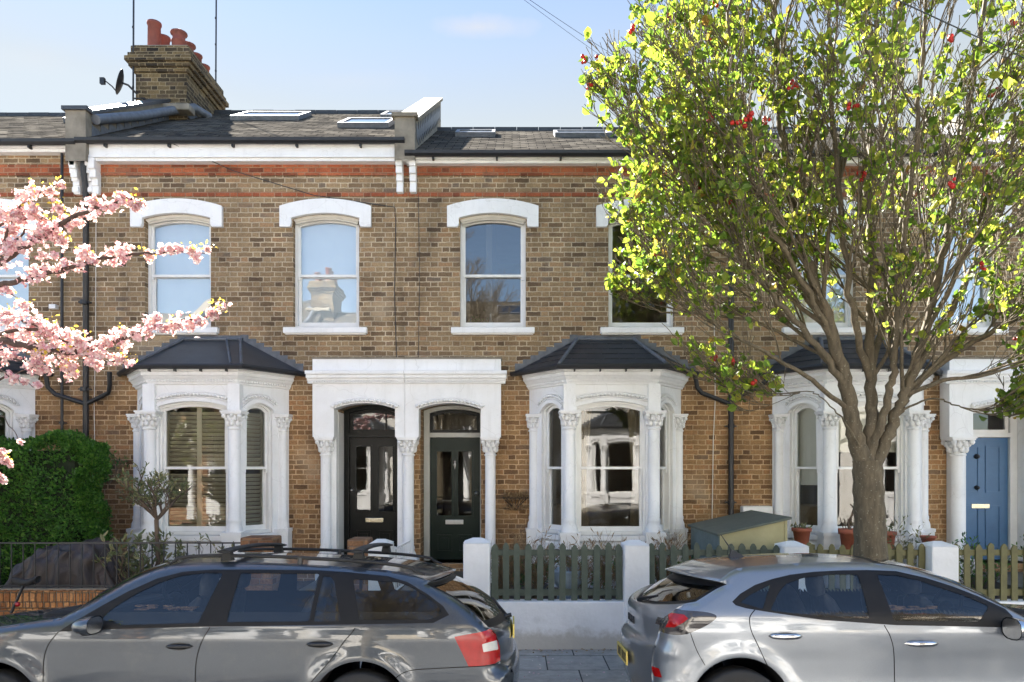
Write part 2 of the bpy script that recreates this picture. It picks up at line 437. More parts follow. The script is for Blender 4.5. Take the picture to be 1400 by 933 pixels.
MT['chimpot'] = pmat('red_clay_chimney_pot', (.22, .055, .036), (.13, .036, .026), rough=.7, vs=7, bs=20)
MT['cement'] = pmat('weathered_cement_render', (.27, .24, .19), (.15, .13, .10), rough=.9, vs=4, bs=25, bstr=.5)
MT['coping'] = pmat('stone_coping', (.23, .20, .15), (.14, .12, .09), rough=.85, vs=5, bs=25)
MT['glass'] = glass_mat('window_glass', (.84, .86, .84), .015, wav=.006)
MT['glass_sky'] = glass_mat('window_glass_bright', (.85, .9, .92), .20, wav=.012)
MT['skyglass'] = glass_mat('rooflight_glass', (.5, .55, .6), .35)
MT['interior'] = pmat('room_plaster', (.34, .29, .22), (.28, .24, .18), rough=.9, vs=2)
MT['floorboards'] = pmat('room_floor', (.13, .08, .045), (.09, .055, .03), rough=.6, vs=3)
MT['blind'] = pmat('white_roller_blind', (.75, .78, .80), (.70, .73, .76), rough=.8, vs=3)
MT['blind_cream'] = pmat('cream_roller_blind', (.72, .70, .62), (.66, .64, .56), rough=.85, vs=3)
MT['shutter'] = pmat('olive_cream_shutter_paint', (.60, .56, .43), (.50, .46, .34), rough=.5, vs=6)
MT['curtain'] = pmat('grey_brown_curtain', (.46, .38, .27), (.33, .26, .18), rough=.9, vs=7)
MT['curtain_red'] = pmat('orange_curtain', (.36, .15, .08), (.26, .10, .05), rough=.9, vs=7)
MT['picket_green'] = pmat('grey_green_fence_paint', (.085, .105, .078), (.055, .072, .052), rough=.65, vs=11, bs=40)
MT['picket_olive'] = pmat('olive_fence_paint', (.165, .15, .058), (.11, .10, .04), rough=.65, vs=11, bs=40)
MT['shed_lid'] = pmat('grey_green_felt_lid', (.115, .13, .105), (.085, .10, .08), rough=.7, vs=6)
MT['shed_side'] = pmat('cream_timber_side', (.44, .40, .22), (.35, .32, .17), rough=.7, vs=4)
MT['shed_front'] = pmat('blue_green_timber', (.17, .22, .22), (.12, .16, .16), rough=.7, vs=6)
MT['tarp'] = pmat('dark_brown_cover_cloth', (.055, .04, .034), (.03, .023, .021), rough=.55, vs=4, bs=7, bstr=.8, bd=.03)
MT['rubber'] = pmat('black_rubber', (.018, .018, .018), (.012, .012, .012), rough=.75)
MT['blackplastic'] = pmat('black_plastic', (.016, .016, .018), (.012, .012, .013), rough=.4)
MT['soil'] = pmat('garden_soil', (.07, .05, .033), (.035, .026, .018), rough=.95, vs=8, bs=20, bstr=.8, bd=.03)
MT['pathtile'] = pmat('dark_path_tiles', (.09, .09, .075), (.05, .05, .042), rough=.5, vs=5, bs=12)
MT['asphalt'] = pmat('asphalt', (.14, .137, .13), (.10, .098, .095), rough=.85, vs=3, bs=180, bstr=.6, bd=.006)
MT['kerb'] = pmat('granite_kerb', (.24, .235, .225), (.16, .155, .15), rough=.8, vs=14, bs=60)
MT['whiteline'] = pmat('road_marking_paint', (.7, .7, .66), (.5, .5, .46), rough=.7, vs=12)
MT['trunk'] = bark('street_tree_bark', (.06, .047, .028), (.155, .122, .075), (.26, .25, .18))
MT['cherrybark'] = bark('cherry_bark', (.035, .022, .018), (.10, .065, .05))
MT['shrubbark'] = bark('shrub_stem', (.08, .055, .04), (.17, .12, .085))
MT['leaf'] = leaf_mat('spring_leaf', [(0, (.075, .14, .022)), (.3, (.15, .235, .03)), (.65, (.26, .325, .042)), (.9, (.38, .41, .06)), (.97, (.42, .40, .07)), (1, (.30, .17, .04))], .58, tcol=1.1)
MT['berry'] = leaf_mat('red_berry', [(0, (.35, .01, .008)), (1, (.6, .03, .02))], .15)
MT['hedge'] = leaf_mat('hedge_leaf', [(0, (.022, .07, .012)), (.5, (.05, .15, .02)), (.9, (.09, .225, .03)), (1, (.15, .26, .04))], .3)
MT['laurel'] = leaf_mat('grey_green_leaf', [(0, (.07, .10, .04)), (.6, (.17, .19, .085)), (1, (.30, .27, .13))], .3)
MT['blossom'] = leaf_mat('cherry_blossom_petal', [(0, (.55, .24, .29)), (.25, (.68, .40, .44)), (.6, (.76, .56, .58)), (1, (.82, .72, .72))], .4, tcol=1.0)
MT['youngleaf'] = leaf_mat('young_yellow_leaf', [(0, (.5, .36, .04)), (1, (.62, .50, .08))], .5)
MT['dryleaf'] = leaf_mat('dried_stems', [(0, (.14, .08, .04)), (.6, (.28, .18, .09)), (1, (.35, .26, .13))], .2)
def paving_mat():
    m, nt, out = newmat('concrete_paving')
    uv = nd(nt, 'ShaderNodeUVMap').outputs[0]
    mp = nd(nt, 'ShaderNodeMapping'); mp.inputs['Location'].default_value = (.28, .02, 0); mp.inputs['Scale'].default_value = (1, 1 / 1.15, 1); nt.links.new(uv, mp.inputs[0])
    br = nd(nt, 'ShaderNodeTexBrick'); nt.links.new(mp.outputs[0], br.inputs[0])
    br.inputs['Color1'].default_value = (.0, .0, .0, 1); br.inputs['Color2'].default_value = (1, 1, 1, 1); br.inputs['Mortar'].default_value = (.5, .5, .5, 1)
    br.inputs['Scale'].default_value = 1; br.inputs['Mortar Size'].default_value = .007; br.inputs['Brick Width'].default_value = .66; br.inputs['Row Height'].default_value = .6
    c = ramp(nt, br.outputs[0], [(0, (.28, .265, .235)), (1, (.355, .335, .30))])
    c = mixc(nt, 1, c, ramp(nt, noise(nt, uv, 6, 6, .7), [(.3, .7), (.7, 1.2)]), 'MULTIPLY')
    c = mixc(nt, br.outputs[1], c, (.03, .03, .022))
    c = mixc(nt, ramp(nt, noise(nt, uv, 22, 2), [(.70, 0), (.73, .6)]), c, (.07, .068, .065))
    b = nd(nt, 'ShaderNodeBsdfPrincipled'); nt.links.new(c, b.inputs['Base Color']); b.inputs['Roughness'].default_value = .8
    h = M(nt, 'ADD', M(nt, 'MULTIPLY', br.outputs[1], -1.0), M(nt, 'MULTIPLY', noise(nt, uv, 60, 4), .3))
    nt.links.new(bump(nt, h, .7, .008), b.inputs['Normal'])
    nt.links.new(b.outputs[0], out.inputs[0]); return m
MT['paving'] = paving_mat()

MT['drystem'] = pmat('dry_plant_stem', (.30, .21, .11), (.17, .11, .06), rough=.85, vs=20)
MT['bluebowl'] = pmat('pale_blue_glaze', (.45, .56, .64), (.30, .40, .50), rough=.3, vs=6)
MT['redlamp'] = pmat('red_lamp_plastic', (.38, .006, .006), (.26, .004, .004), rough=.25, vs=20, coat=.25)
MT['chrome'] = pmat('satin_chrome', (.62, .62, .63), (.55, .55, .56), rough=.12, metal=1, vs=8)
MT['stucco'] = pmat('cream_stucco', (.80, .78, .73), (.70, .67, .61), rough=.85, vs=1.5, bs=30)
MT['stucco2'] = pmat('pale_ochre_stucco', (.76, .68, .54), (.64, .55, .41), rough=.85, vs=1.5, bs=30)
MT['pale_paving'] = pmat('pale_concrete_paving', (.34, .33, .30), (.26, .25, .23), rough=.85, vs=2)

MT['glass_mid'] = glass_mat('window_glass_dimmed', (.42, .45, .48), .11, wav=.006)  # ordinary glass, tint darkened so the room behind looks dimmer
# ------------------------------------------------------------------ houses
WY = 11.1            # facade plane
BY = 10.4            # front plane of the bays
BACK = 19.0
def inset_arch(u0, u1, v0, v1, rise, t, b=None):
    b = t if b is None else b
    return arch(u0 + t, u1 - t, v0 + b, v1 - t, rise * (u1 - u0 - 2*t) / (u1 - u0))

def make_capital(name, cx, cy, z0, z1, r, parent, ax=1.0):
    mb = MB(); h = z1 - z0
    mb.lathe([(r*1.02, z0), (r*1.18, z0+h*.04), (r*1.18, z0+h*.1), (r*1.0, z0+h*.12), (r*1.03, z0+h*.45), (r*1.35, z0+h*.8), (r*1.5, z0+h*.84)], (cx, cy, 0), 14)
    mb.box(cx-r*1.72, cx+r*1.72, cy-r*1.72, cy+r*1.72, z0+h*.84, z1)
    mb.box(cx-r*1.85, cx+r*1.85, cy-r*1.85, cy+r*1.85, z1-h*.07, z1+.004)
    for tier, (zz, rr, n, s) in enumerate(((.34, 1.12, 8, .42), (.6, 1.28, 8, .40))):
        for k in range(n):
            a = 2*math.pi*(k + .5*tier)/n
            x, y = cx + math.cos(a)*r*rr, cy + math.sin(a)*r*rr
            mb.ball((x, y, z0+h*zz), r*s, 8, 0, 1, 1, 1.25)
            mb.ball((x + math.cos(a)*r*.2, y + math.sin(a)*r*.2, z0+h*(zz+.11)), r*s*.62, 6)
    for sx in (-1, 1):
        for sy in (-1, 1):
            mb.ball((cx+sx*r*1.35, cy+sy*r*1.35, z0+h*.74), r*.42, 8)
            mb.ball((cx+sx*r*1.12, cy+sy*r*1.12, z0+h*.6), r*.3, 6)
    mb.ball((cx, cy - r*1.5, z0+h*.76), r*.28, 6); mb.ball((cx, cy + r*1.5, z0+h*.76), r*.28, 6)
    return build(mb, name, MT['white'], parent, uv=False)
def make_column(name, cx, cy, z0, z1, r, parent, zb=None):
    """shaft with moulded base; zb is the foot of a square plinth under it"""
    mb = MB()
    mb.lathe([(r, z1), (r*1.0, z1-.02), (r*1.0, z0+.17), (r*1.12, z0+.155), (r*1.15, z0+.12), (r*1.05, z0+.10), (r*1.35, z0+.05), (r*1.42, z0+.0), (r*1.42, z0-.03)][::-1], (cx, cy, 0), 18)
    if zb is not None:
        mb.box(cx-r*1.65, cx+r*1.65, cy-r*1.65, cy+r*1.65, zb, z0-.028)
        mb.box(cx-r*1.8, cx+r*1.8, cy-r*1.8, cy+r*1.8, z0-.075, z0-.025)
    return build(mb, name, MT['white'], parent, uv=False)
def garland(name, fr, u0, u1, v0, rise, parent, w=.02, off=.03, s=.024):
    mb = MB(); c = (u0+u1)/2; h = (u1-u0)/2; r = (h*h+rise*rise)/(2*rise); a = math.asin(h/r)
    n = max(6, int((u1-u0)/(s*1.9)))
    for j in range(n + 1):
        t = -a + 2*a*j/n
        q = fr(c+(r+off)*math.sin(t), v0-r+(r+off)*math.cos(t), w)
        mb.ball(q, s, 6, 0, 1.15, 1, .95)
        q = fr(c+(r+off+.012)*math.sin(t+a/n), v0-r+(r+off+.012)*math.cos(t+a/n), w+.008)
        mb.ball(q, s*.55, 5)
    for dr, rad in ((off-.034, .010), (off+.036, .011)):
        mb.tube([fr(c+(r+dr)*math.sin(-a+2*a*j/14), v0-r+(r+dr)*math.cos(-a+2*a*j/14), w*.6) for j in range(15)], rad, 6)
    return build(mb, name, MT['white'], parent, uv=False)

def sash_window(parent, fr, u0, u1, v0, v1, rise, vm, glass, dw=-.09, wf=.055, mat='gloss_white', latch=True, name='window'):
    """window = box frame with two sliding sashes; panes and the meeting rail are sub-parts"""
    mb = MB()
    f2 = lambda a, b, c: fr(a, b, c + dw)
    mb.plate(f2, arch(u0, u1, v0, v1, rise), [inset_arch(u0, u1, v0, v1, rise, wf*.62, .05)], .14)
    # upper sash (outer) and lower sash (inner)
    iu0, iu1 = u0 + wf*.6, u1 - wf*.6; iv0, iv1 = v0 + .045, v1 - wf*.6
    r2 = rise * (iu1-iu0)/(u1-u0)
    f3 = lambda a, b, c: fr(a, b, c + dw - .03)
    mb.plate(f3, arch(iu0, iu1, vm-.018, iv1, r2), [inset_arch(iu0, iu1, vm-.018, iv1, r2, .04, .036)], .04)
    f4 = lambda a, b, c: fr(a, b, c + dw - .075)
    mb.plate(f4, arch(iu0, iu1, iv0, vm+.018, 0), [arch(iu0+.042, iu1-.042, iv0+.075, vm-.018, 0)], .04)
    # sash horns and a small catch
    for uu in (iu0+.004, iu1-.03): mb.fbox(f3, uu, uu+.026, vm-.07, vm-.015, -.035, -.002)
    win = build(mb, name, MT[mat], parent)
    g = MB(); ia = inset_arch(iu0, iu1, vm-.018, iv1, r2, .038, .034)
    g.poly([fr(a, b, dw-.05) for a, b in ia]); build(g, 'pane', glass, win)
    g = MB(); g.poly([fr(a, b, dw-.096) for a, b in arch(iu0+.04, iu1-.04, iv0+.073, vm-.016, 0)]); build(g, 'pane', glass, win)
    return win
def stone_sill(parent, fr, u0, u1, v, h=.085, proj=.09, mat='white'):
    mb = MB(); mb.fbox(fr, u0, u1, v-h, v, -.1, proj); mb.fbox(fr, u0+.02, u1-.02, v-h-.02, v-h+.001, -.1, proj-.03)
    return build(mb, 'sill', MT[mat], parent, bevel=.006)
def hood_mould(parent, cx, fr):
    o = arch(cx-.69, cx+.69, 5.78, 6.215, .11, 16)
    i = arch(cx-.515, cx+.515, 5.0, 6.0, .075, 16)
    # outer outline, then down the ears and back along the inner arch
    outl = [(cx-.69, 5.79), (cx-.535, 5.79), (cx-.515, 5.83)] + [p for p in reversed(i[2:])] + [(cx+.515, 5.83), (cx+.535, 5.79), (cx+.69, 5.79)] + o[2:]
    mb = MB(); f2 = lambda a, b, c: fr(a, b, c + .07); mb.plate(f2, outl, [], .10)
    h = build(mb, 'hood_mould', MT['white'], parent, bevel=.008)
    mb = MB()
    for k, (t, w0) in enumerate(((.0, -.02), (.035, -.045))):
        a1 = arch(cx-.515+t, cx+.515-t, 5.0, 6.0-t, .075, 16)[2:]; a2 = arch(cx-.47+t*.2, cx+.47-t*.2, 5.0, 5.955-t*.7, .07, 16)[2:]
        mb.plate(lambda a, b, c, w0=w0: fr(a, b, c + w0), list(a1) + list(reversed(a2)), [], .05)
    build(mb, 'arch_bead', MT['cream_paint'], parent)
    return h

def blind_or_dark(parent, fr, u0, u1, v0, v1, kind, w=-.24):
    mb = MB()
    if kind == 'blind': mb.fbox(fr, u0, u1, v0, v1, w-.004, w); build(mb, 'blind', MT['blind'], parent)
    elif kind == 'halfblind':
        mb.fbox(fr, u0, u1, v0 + (v1-v0)*.37, v1, w-.004, w); mb.fbox(fr, u0, u1, v0+(v1-v0)*.36, v0+(v1-v0)*.375, w-.012, w+.008); build(mb, 'blind', MT['blind_cream'], parent)
    elif kind == 'topblind':
        mb.fbox(fr, u0, u1, v0 + (v1-v0)*.62, v1, w-.004, w); build(mb, 'blind', MT['blind_cream'], parent)
    elif kind == 'curtains':
        for s in (0, 1):
            c = MB(); a0, a1 = (u0, u0+(u1-u0)*.26) if s == 0 else (u1-(u1-u0)*.2, u1)
            n = 36; top = [];
            for k in range(n + 1):
                uu = a0 + (a1-a0)*k/n; top.append((uu, w - .05 + .03*math.sin(k*1.25) + .012*math.sin(k*.6)))
            vs = []
            for zz, sp in ((v0-.3, .85), (v0+(v1-v0)*.4, .6), (v1+.05, 1.0)):
                for uu, ww in top:
                    e = a0 if s == 0 else a1
                    vs.append(fr(e + (uu-e)*sp, zz, ww))
            fs = [(j*(n+1)+k, j*(n+1)+k+1, (j+1)*(n+1)+k+1, (j+1)*(n+1)+k) for j in range(2) for k in range(n)]
            c.add(vs, fs, 0, True); build(c, 'curtain', MT['curtain'], parent)
    elif kind == 'shutters':
        n = 2 if u1-u0 > .6 else 1; wd = (u1-u0)/n
        for k in range(n):
            a = u0 + k*wd; s = MB(); ft = .035
            zm = (v0+v1)/2
            s.fbox(fr, a, a+ft, v0, v1, w-.03, w); s.fbox(fr, a+wd-ft, a+wd, v0, v1, w-.03, w)
            for zz in (v0, zm-.03, v1-.06): s.fbox(fr, a+ft, a+wd-ft, zz, zz+.06, w-.028, w-.002)
            z = v0 + .09
            while z < v1 - .08:
                if not (zm-.06 < z < zm+.05):
                    P = [fr(a+ft, z-.02, w-.045), fr(a+wd-ft, z-.02, w-.045), fr(a+wd-ft, z+.02, w+.012), fr(a+ft, z+.02, w+.012)]
                    Q = [fr(a+ft, z-.026, w-.045), fr(a+wd-ft, z-.026, w-.045), fr(a+wd-ft, z+.014, w+.012), fr(a+ft, z+.014, w+.012)]
                    s.add(P + Q, [(0,1,2,3),(7,6,5,4),(0,4,5,1),(1,5,6,2),(2,6,7,3),(3,7,4,0)])
                z += .06
            build(s, 'shutter', MT['shutter'], parent)

def make_bay(H, cx, style):
    P = [(cx-1.15, WY), (cx-.62, BY), (cx+.62, BY), (cx+1.15, WY)]
    bay = MB(); frs = []
    for i in range(3):
        a, b = Vector(P[i]), Vector(P[i+1]); d = (b-a).normalized(); L = (b-a).length
        fr = frame((a.x, a.y, 0), (d.x, d.y, 0), (d.y, -d.x, 0)); frs.append((fr, L))
    opens = [(.29, .735), (.13, 1.11), (.143, .588)]
    ztop, zs = 3.10, 1.19
    for i, (fr, L) in enumerate(frs):
        u0, u1 = opens[i]; rise = .075 if i == 1 else .10
        e = .0
        bay.plate(fr, [(e, -.1), (L-e, -.1), (L-e, 3.5), (e, 3.5)], [arch(u0, u1, zs, ztop if i == 1 else ztop-.005, rise)], .16)
        # raised architrave over each arch
        o = arch(u0-.045, u1+.045, zs, ztop+.05, rise+.02)[2:]; ii = arch(u0, u1, zs, ztop, rise)[2:]
        bay.plate(lambda a, b, c, fr=fr: fr(a, b, c+.022), list(o) + list(reversed(ii)), [], .022)
        # imposts
        bay.fbox(fr, u0-.075, u0+.0, ztop-rise-.035, ztop-rise, 0, .03); bay.fbox(fr, u1, u1+.075, ztop-rise-.035, ztop-rise, 0, .03)
    b = build(bay, 'bay_wall', MT['white'], H)
    # cornice, frieze bands, plinth
    c = MB()
    c.sweep(P, [(.0, 3.335), (.03, 3.34), (.035, 3.365), (.05, 3.37), (.055, 3.40), (.085, 3.425), (.10, 3.45), (.12, 3.455), (.12, 3.50), (.14, 3.51), (.14, 3.56), (-.02, 3.56)])
    build(c, 'cornice', MT['white'], b)
    c = MB(); c.sweep(P, [(0, -.1), (.045, -.1), (.045, 1.03), (.055, 1.05), (.055, 1.08), (.02, 1.10), (0, 1.12)]); build(c, 'plinth', MT['white'], b)
    dn = MB()
    for fr, L in frs:
        u = .02
        while u < L-.03:
            dn.fbox(fr, u, u+.022, 3.372, 3.398, .03, .072); u += .042
    build(dn, 'dentils', MT['white'], b, uv=False)
    # little carved motifs over the arches
    for i, (fr, L) in enumerate(frs):
        u0, u1 = opens[i]
        garland('carved_garland', fr, u0-.02, u1+.02, ztop+.06, .07 if i == 1 else .09, b, w=.026, off=.04, s=.028 if i == 1 else .022)
        s = MB(); s.fbox(fr, u0-.03, u1+.03, zs-.075, zs, -.12, .075); build(s, 'sill', MT['white'], b, bevel=.006)
    # columns and capitals at the corners and half pilasters at the wall
    zc0, zc1 = 2.69, 2.95
    cols = [(P[1][0]+.02, P[1][1]-.03, .082), (P[2][0]-.02, P[2][1]-.03, .082)]
    for fr, L in (frs[0], frs[2]):
        u = .115 if fr is frs[0][0] else L-.115
        q = fr(u, 0, .01); cols.append((q.x, q.y, .066))
    for x, y, r in cols:
        make_column('column', x, y, 1.27, zc0+.01, r, b, zb=.5)
        make_capital('capital', x, y, zc0, zc1, r, b)
    # pier face above each corner capital
    for x, y, r in cols[:2]:
        up = MB(); up.box(x-.085, x+.085, y-.04, y+.1, zc1, 3.338); build(up, 'pier', MT['white'], b)
    # windows
    kind = {'shutters': 'shutters', 'curtains': 'curtains', 'halfblind': 'halfblind', 'plain': None}[style]
    for i, (fr, L) in enumerate(frs):
        u0, u1 = opens[i]; rise = .075 if i == 1 else .10
        w = sash_window(H, fr, u0, u1, zs, ztop, rise, 2.15, MT['glass'], dw=-.05, wf=.05)
        k = kind
        if style == 'halfblind' and i == 1: k = 'topblind'
        if style == 'curtains' and i != 1: k = None
        if k: blind_or_dark(w, fr, u0+.02, u1-.02, zs+.04, ztop-.02, k, w=-.21 if k != 'curtains' else -.35)
    # roof
    rf = MB(); ez, tz = 3.60, 4.10
    E = [(cx-1.15-.22, WY-.002), (cx-.62-.13, BY-.17), (cx+.62+.13, BY-.17), (cx+1.15+.22, WY-.002)]
    T = [(cx-.42, WY-.004), (cx+.42, WY-.004)]
    e3 = [(x, y, ez) for x, y in E]; t3 = [(x, y, tz) for x, y in T]; u3 = [(x, y, ez-.05) for x, y in E]
    vs = e3 + t3 + u3
    rf.add(vs, [(1, 2, 5, 4), (0, 1, 4), (2, 3, 5), (0, 6, 7, 1), (1, 7, 8, 2), (2, 8, 9, 3), (6, 9, 8, 7)])
    rfo = build(rf, 'bay_roof', MT['leadroof'] if style == 'shutters' else MT['slate_dark'], H)
    if style != 'shutters':   # slate courses as real overlapping strips
        sl = MB()
        def slope(a0, a1, b0, b1, n, tri=False):
            a0, a1, b0, b1 = map(Vector, (a0, a1, b0, b1)); nrm = (a1-a0).cross(b0-a0).normalized()
            for k in range(n):
                t0, t1 = k/n, (k+1.0)/n
                p0, p1 = a0.lerp(b0, t0), a1.lerp(b1, t0); q0, q1 = a0.lerp(b0, t1), a1.lerp(b1, t1)
                L = (p1-p0).length; m = max(1, int(L/.22)); off = .5 if k % 2 else 0
                ed = [0] + [(j+off)/m for j in range(0 if off else 1, m)] + [1]
                ed = sorted(set(ed))
                for s0, s1 in zip(ed[:-1], ed[1:]):
                    h = .012 + random.uniform(-.003, .003); g = .006/max(L, .1)
                    A, B, C, D = p0.lerp(p1, s0+g), p0.lerp(p1, s1-g), q0.lerp(q1, s1-g), q0.lerp(q1, s0+g)
                    sl.add([A+nrm*h, B+nrm*h, C+nrm*.002, D+nrm*.002, A, B], [(0, 1, 2, 3), (4, 5, 1, 0)])
        slope(e3[1], e3[2], t3[0], t3[1], 5); slope(e3[0], e3[1], t3[0], t3[0], 5); slope(e3[2], e3[3], t3[1], t3[1], 5)
        build(sl, 'slates', MT['slate_dark'], rfo)
    hp = MB()
    for a, b_ in ((e3[1], t3[0]), (e3[2], t3[1])):
        a, b_ = Vector(a), Vector(b_); hp.tube([a + Vector((0, 0, .012)), b_ + Vector((0, -.02, .012))], .028 if style != 'shutters' else .022, 8)
    hp.tube([Vector(t3[0]) + Vector((-.04, -.03, .0)), Vector(t3[1]) + Vector((.04, -.03, 0))], .03, 8)
    if style == 'shutters':
        hp.tube([Vector(e3[1]).lerp(Vector(e3[2]), .9) + Vector((0, 0, .015)), Vector(t3[0]).lerp(Vector(t3[1]), .75) + Vector((0, -.02, .015))], .018, 6)
    build(hp, 'hip_roll', MT['lead'], rfo)
    fl = MB()
    for s in (0, 1):
        a, t = Vector(e3[0 if s == 0 else 3]), Vector(t3[s]); n = 8
        for k in range(n):
            p = a.lerp(t, k/n); q = a.lerp(t, (k+1)/n)
            fl.box(p.x, q.x, WY-.012, WY-.004 - .0005*k, min(p.z, q.z)-.02, max(p.z, q.z)+.07)
    fl.box(t3[0][0], t3[1][0], WY-.011, WY-.003, tz-.02, tz+.06)
    build(fl, 'step_flashing', MT['lead'], rfo)
    gt = MB()
    G = [(cx-1.15-.27, WY-.01), (cx-.62-.15, BY-.205), (cx+.62+.15, BY-.205), (cx+1.15+.27, WY-.01)]
    gt.sweep(G, [(-.035, 3.60), (.03, 3.60), (.036, 3.575), (.02, 3.54), (-.01, 3.53), (-.035, 3.55)], smooth=False)
    for k in range(4):
        x = cx - .55 + k*.36; gt.box(x, x+.02, BY-.2, BY-.12, 3.50, 3.54)
    build(gt, 'gutter', MT['black_metal'], rfo)
    return frs

def porch_half(H, xa, xb, ox0, ox1, left_end, cols, style):
    """one half of the shared double porch: entablature with its arch, columns and capitals"""
    PY = 10.85; fr = frame((0, PY, 0), (1, 0, 0), (0, -1, 0))
    ar = arch(ox0, ox1, 2.0, 3.115, .085, 14)[2:]
    outl = [(xa, 2.61), (ox0, 2.61)] + list(reversed(ar)) + [(ox1, 2.61), (xb, 2.61), (xb, 3.77), (xa, 3.77)]
    mb = MB(); mb.plate(fr, outl, [], .248)
    p = build(mb, 'porch', MT['white'], H)
    c = MB(); x0 = xa - (.06 if left_end else 0); x1 = xb + (0 if left_end else .06)
    for z0, z1, w in ((3.40, 3.44, .03), (3.44, 3.475, .045), (3.475, 3.53, .075), (3.53, 3.585, .10)): c.box(x0 - (w*.3 if left_end else 0), x1 + (0 if left_end else w*.3), PY-w, PY+.05, z0, z1)
    build(c, 'cornice', MT['white'], p, bevel=.008)
    dn = MB(); u = xa + .01
    while u < xb-.02: dn.box(u, u+.02, PY-.062, PY-.02, 3.415, 3.439); u += .04
    build(dn, 'dentils', MT['white'], p, uv=False)
    garland('carved_garland', fr, ox0, ox1, 3.115, .085, p, w=.022, off=.038, s=.030)
    cp = MB(); cp.box(xa-.012, xb+.012, PY-.012, PY+.24, 3.765, 3.79); build(cp, 'coping', MT['cement'], p)
    if left_end or True:
        for k, (x, r) in enumerate(cols):
            if left_end:
                q = MB(); q.box(x - (.09 if k == 0 else .17), x + (.15 if k == 0 else .06), 11.0, WY-.001, .5, 2.612); build(q, 'pilaster', MT['white'], p, bevel=.006)
    for x, r in cols:
        make_column('column', x, PY+.12, .82, 2.34, r, p, zb=.3)
        make_capital('capital', x, PY+.12, 2.325, 2.605, r, p)
    return p

def panel_door(H, x0, x1, z0, z1, Y, mat, glazed, zg0=0, zg1=0, gx=(), lower=True):
    fr = frame((0, Y, 0), (1, 0, 0), (0, -1, 0)); mb = MB()
    holes = [arch(a, b, zg0, zg1, 0) for a, b in gx] if glazed else []
    mb.plate(fr, arch(x0, x1, z0, z1, 0), holes, .045)
    w = x1-x0
    def ring(a, b, c, d, t=.022, pr=.014):
        f2 = lambda p, q, r_: fr(p, q, r_+pr)
        mb.plate(f2, arch(a, b, c, d, 0), [arch(a+t, b-t, c+t, d-t, 0)], pr+.004)
    if glazed:
        for a, b in gx: ring(a-.02, b+.02, zg0-.02, zg1+.02, .024)
        for a, b in gx: ring(a, b, z0+.12, zg0-.30)
        for a, b in gx: mb.fbox(fr, a+.05, b-.05, z0+.17, zg0-.35, 0, .01)
    else:
        zc = z0+.95
        for a, b in ((x0+.12, x0+w*.5-.05), (x0+w*.5+.05, x1-.12)):
            ring(a, b, zc+.1, z1-.13); ring(a, b, z0+.18, zc-.1)
    d = build(mb, 'door', mat, H)
    for a, b in (gx if glazed else ()):
        g = MB(); g.poly([fr(u, v, -.02) for u, v in arch(a-.005, b+.005, zg0-.005, zg1+.005, 0)]); build(g, 'pane', MT['glass'], d)
    return d

def fanlight(H, x0, x1, z0, z1, rise, Y, mat, bars=()):
    fr = frame((0, Y, 0), (1, 0, 0), (0, -1, 0)); mb = MB()
    mb.plate(fr, arch(x0, x1, z0, z1, rise), [inset_arch(x0, x1, z0, z1, rise, .05)], .05)
    for b in bars: mb.fbox(fr, b-.012, b+.012, z0+.03, z1-.03, -.04, -.01)
    w = build(mb, 'fanlight', mat, H)
    g = MB(); g.poly([fr(u, v, -.03) for u, v in inset_arch(x0, x1, z0, z1, rise, .045)]); build(g, 'pane', MT['glass'], w)

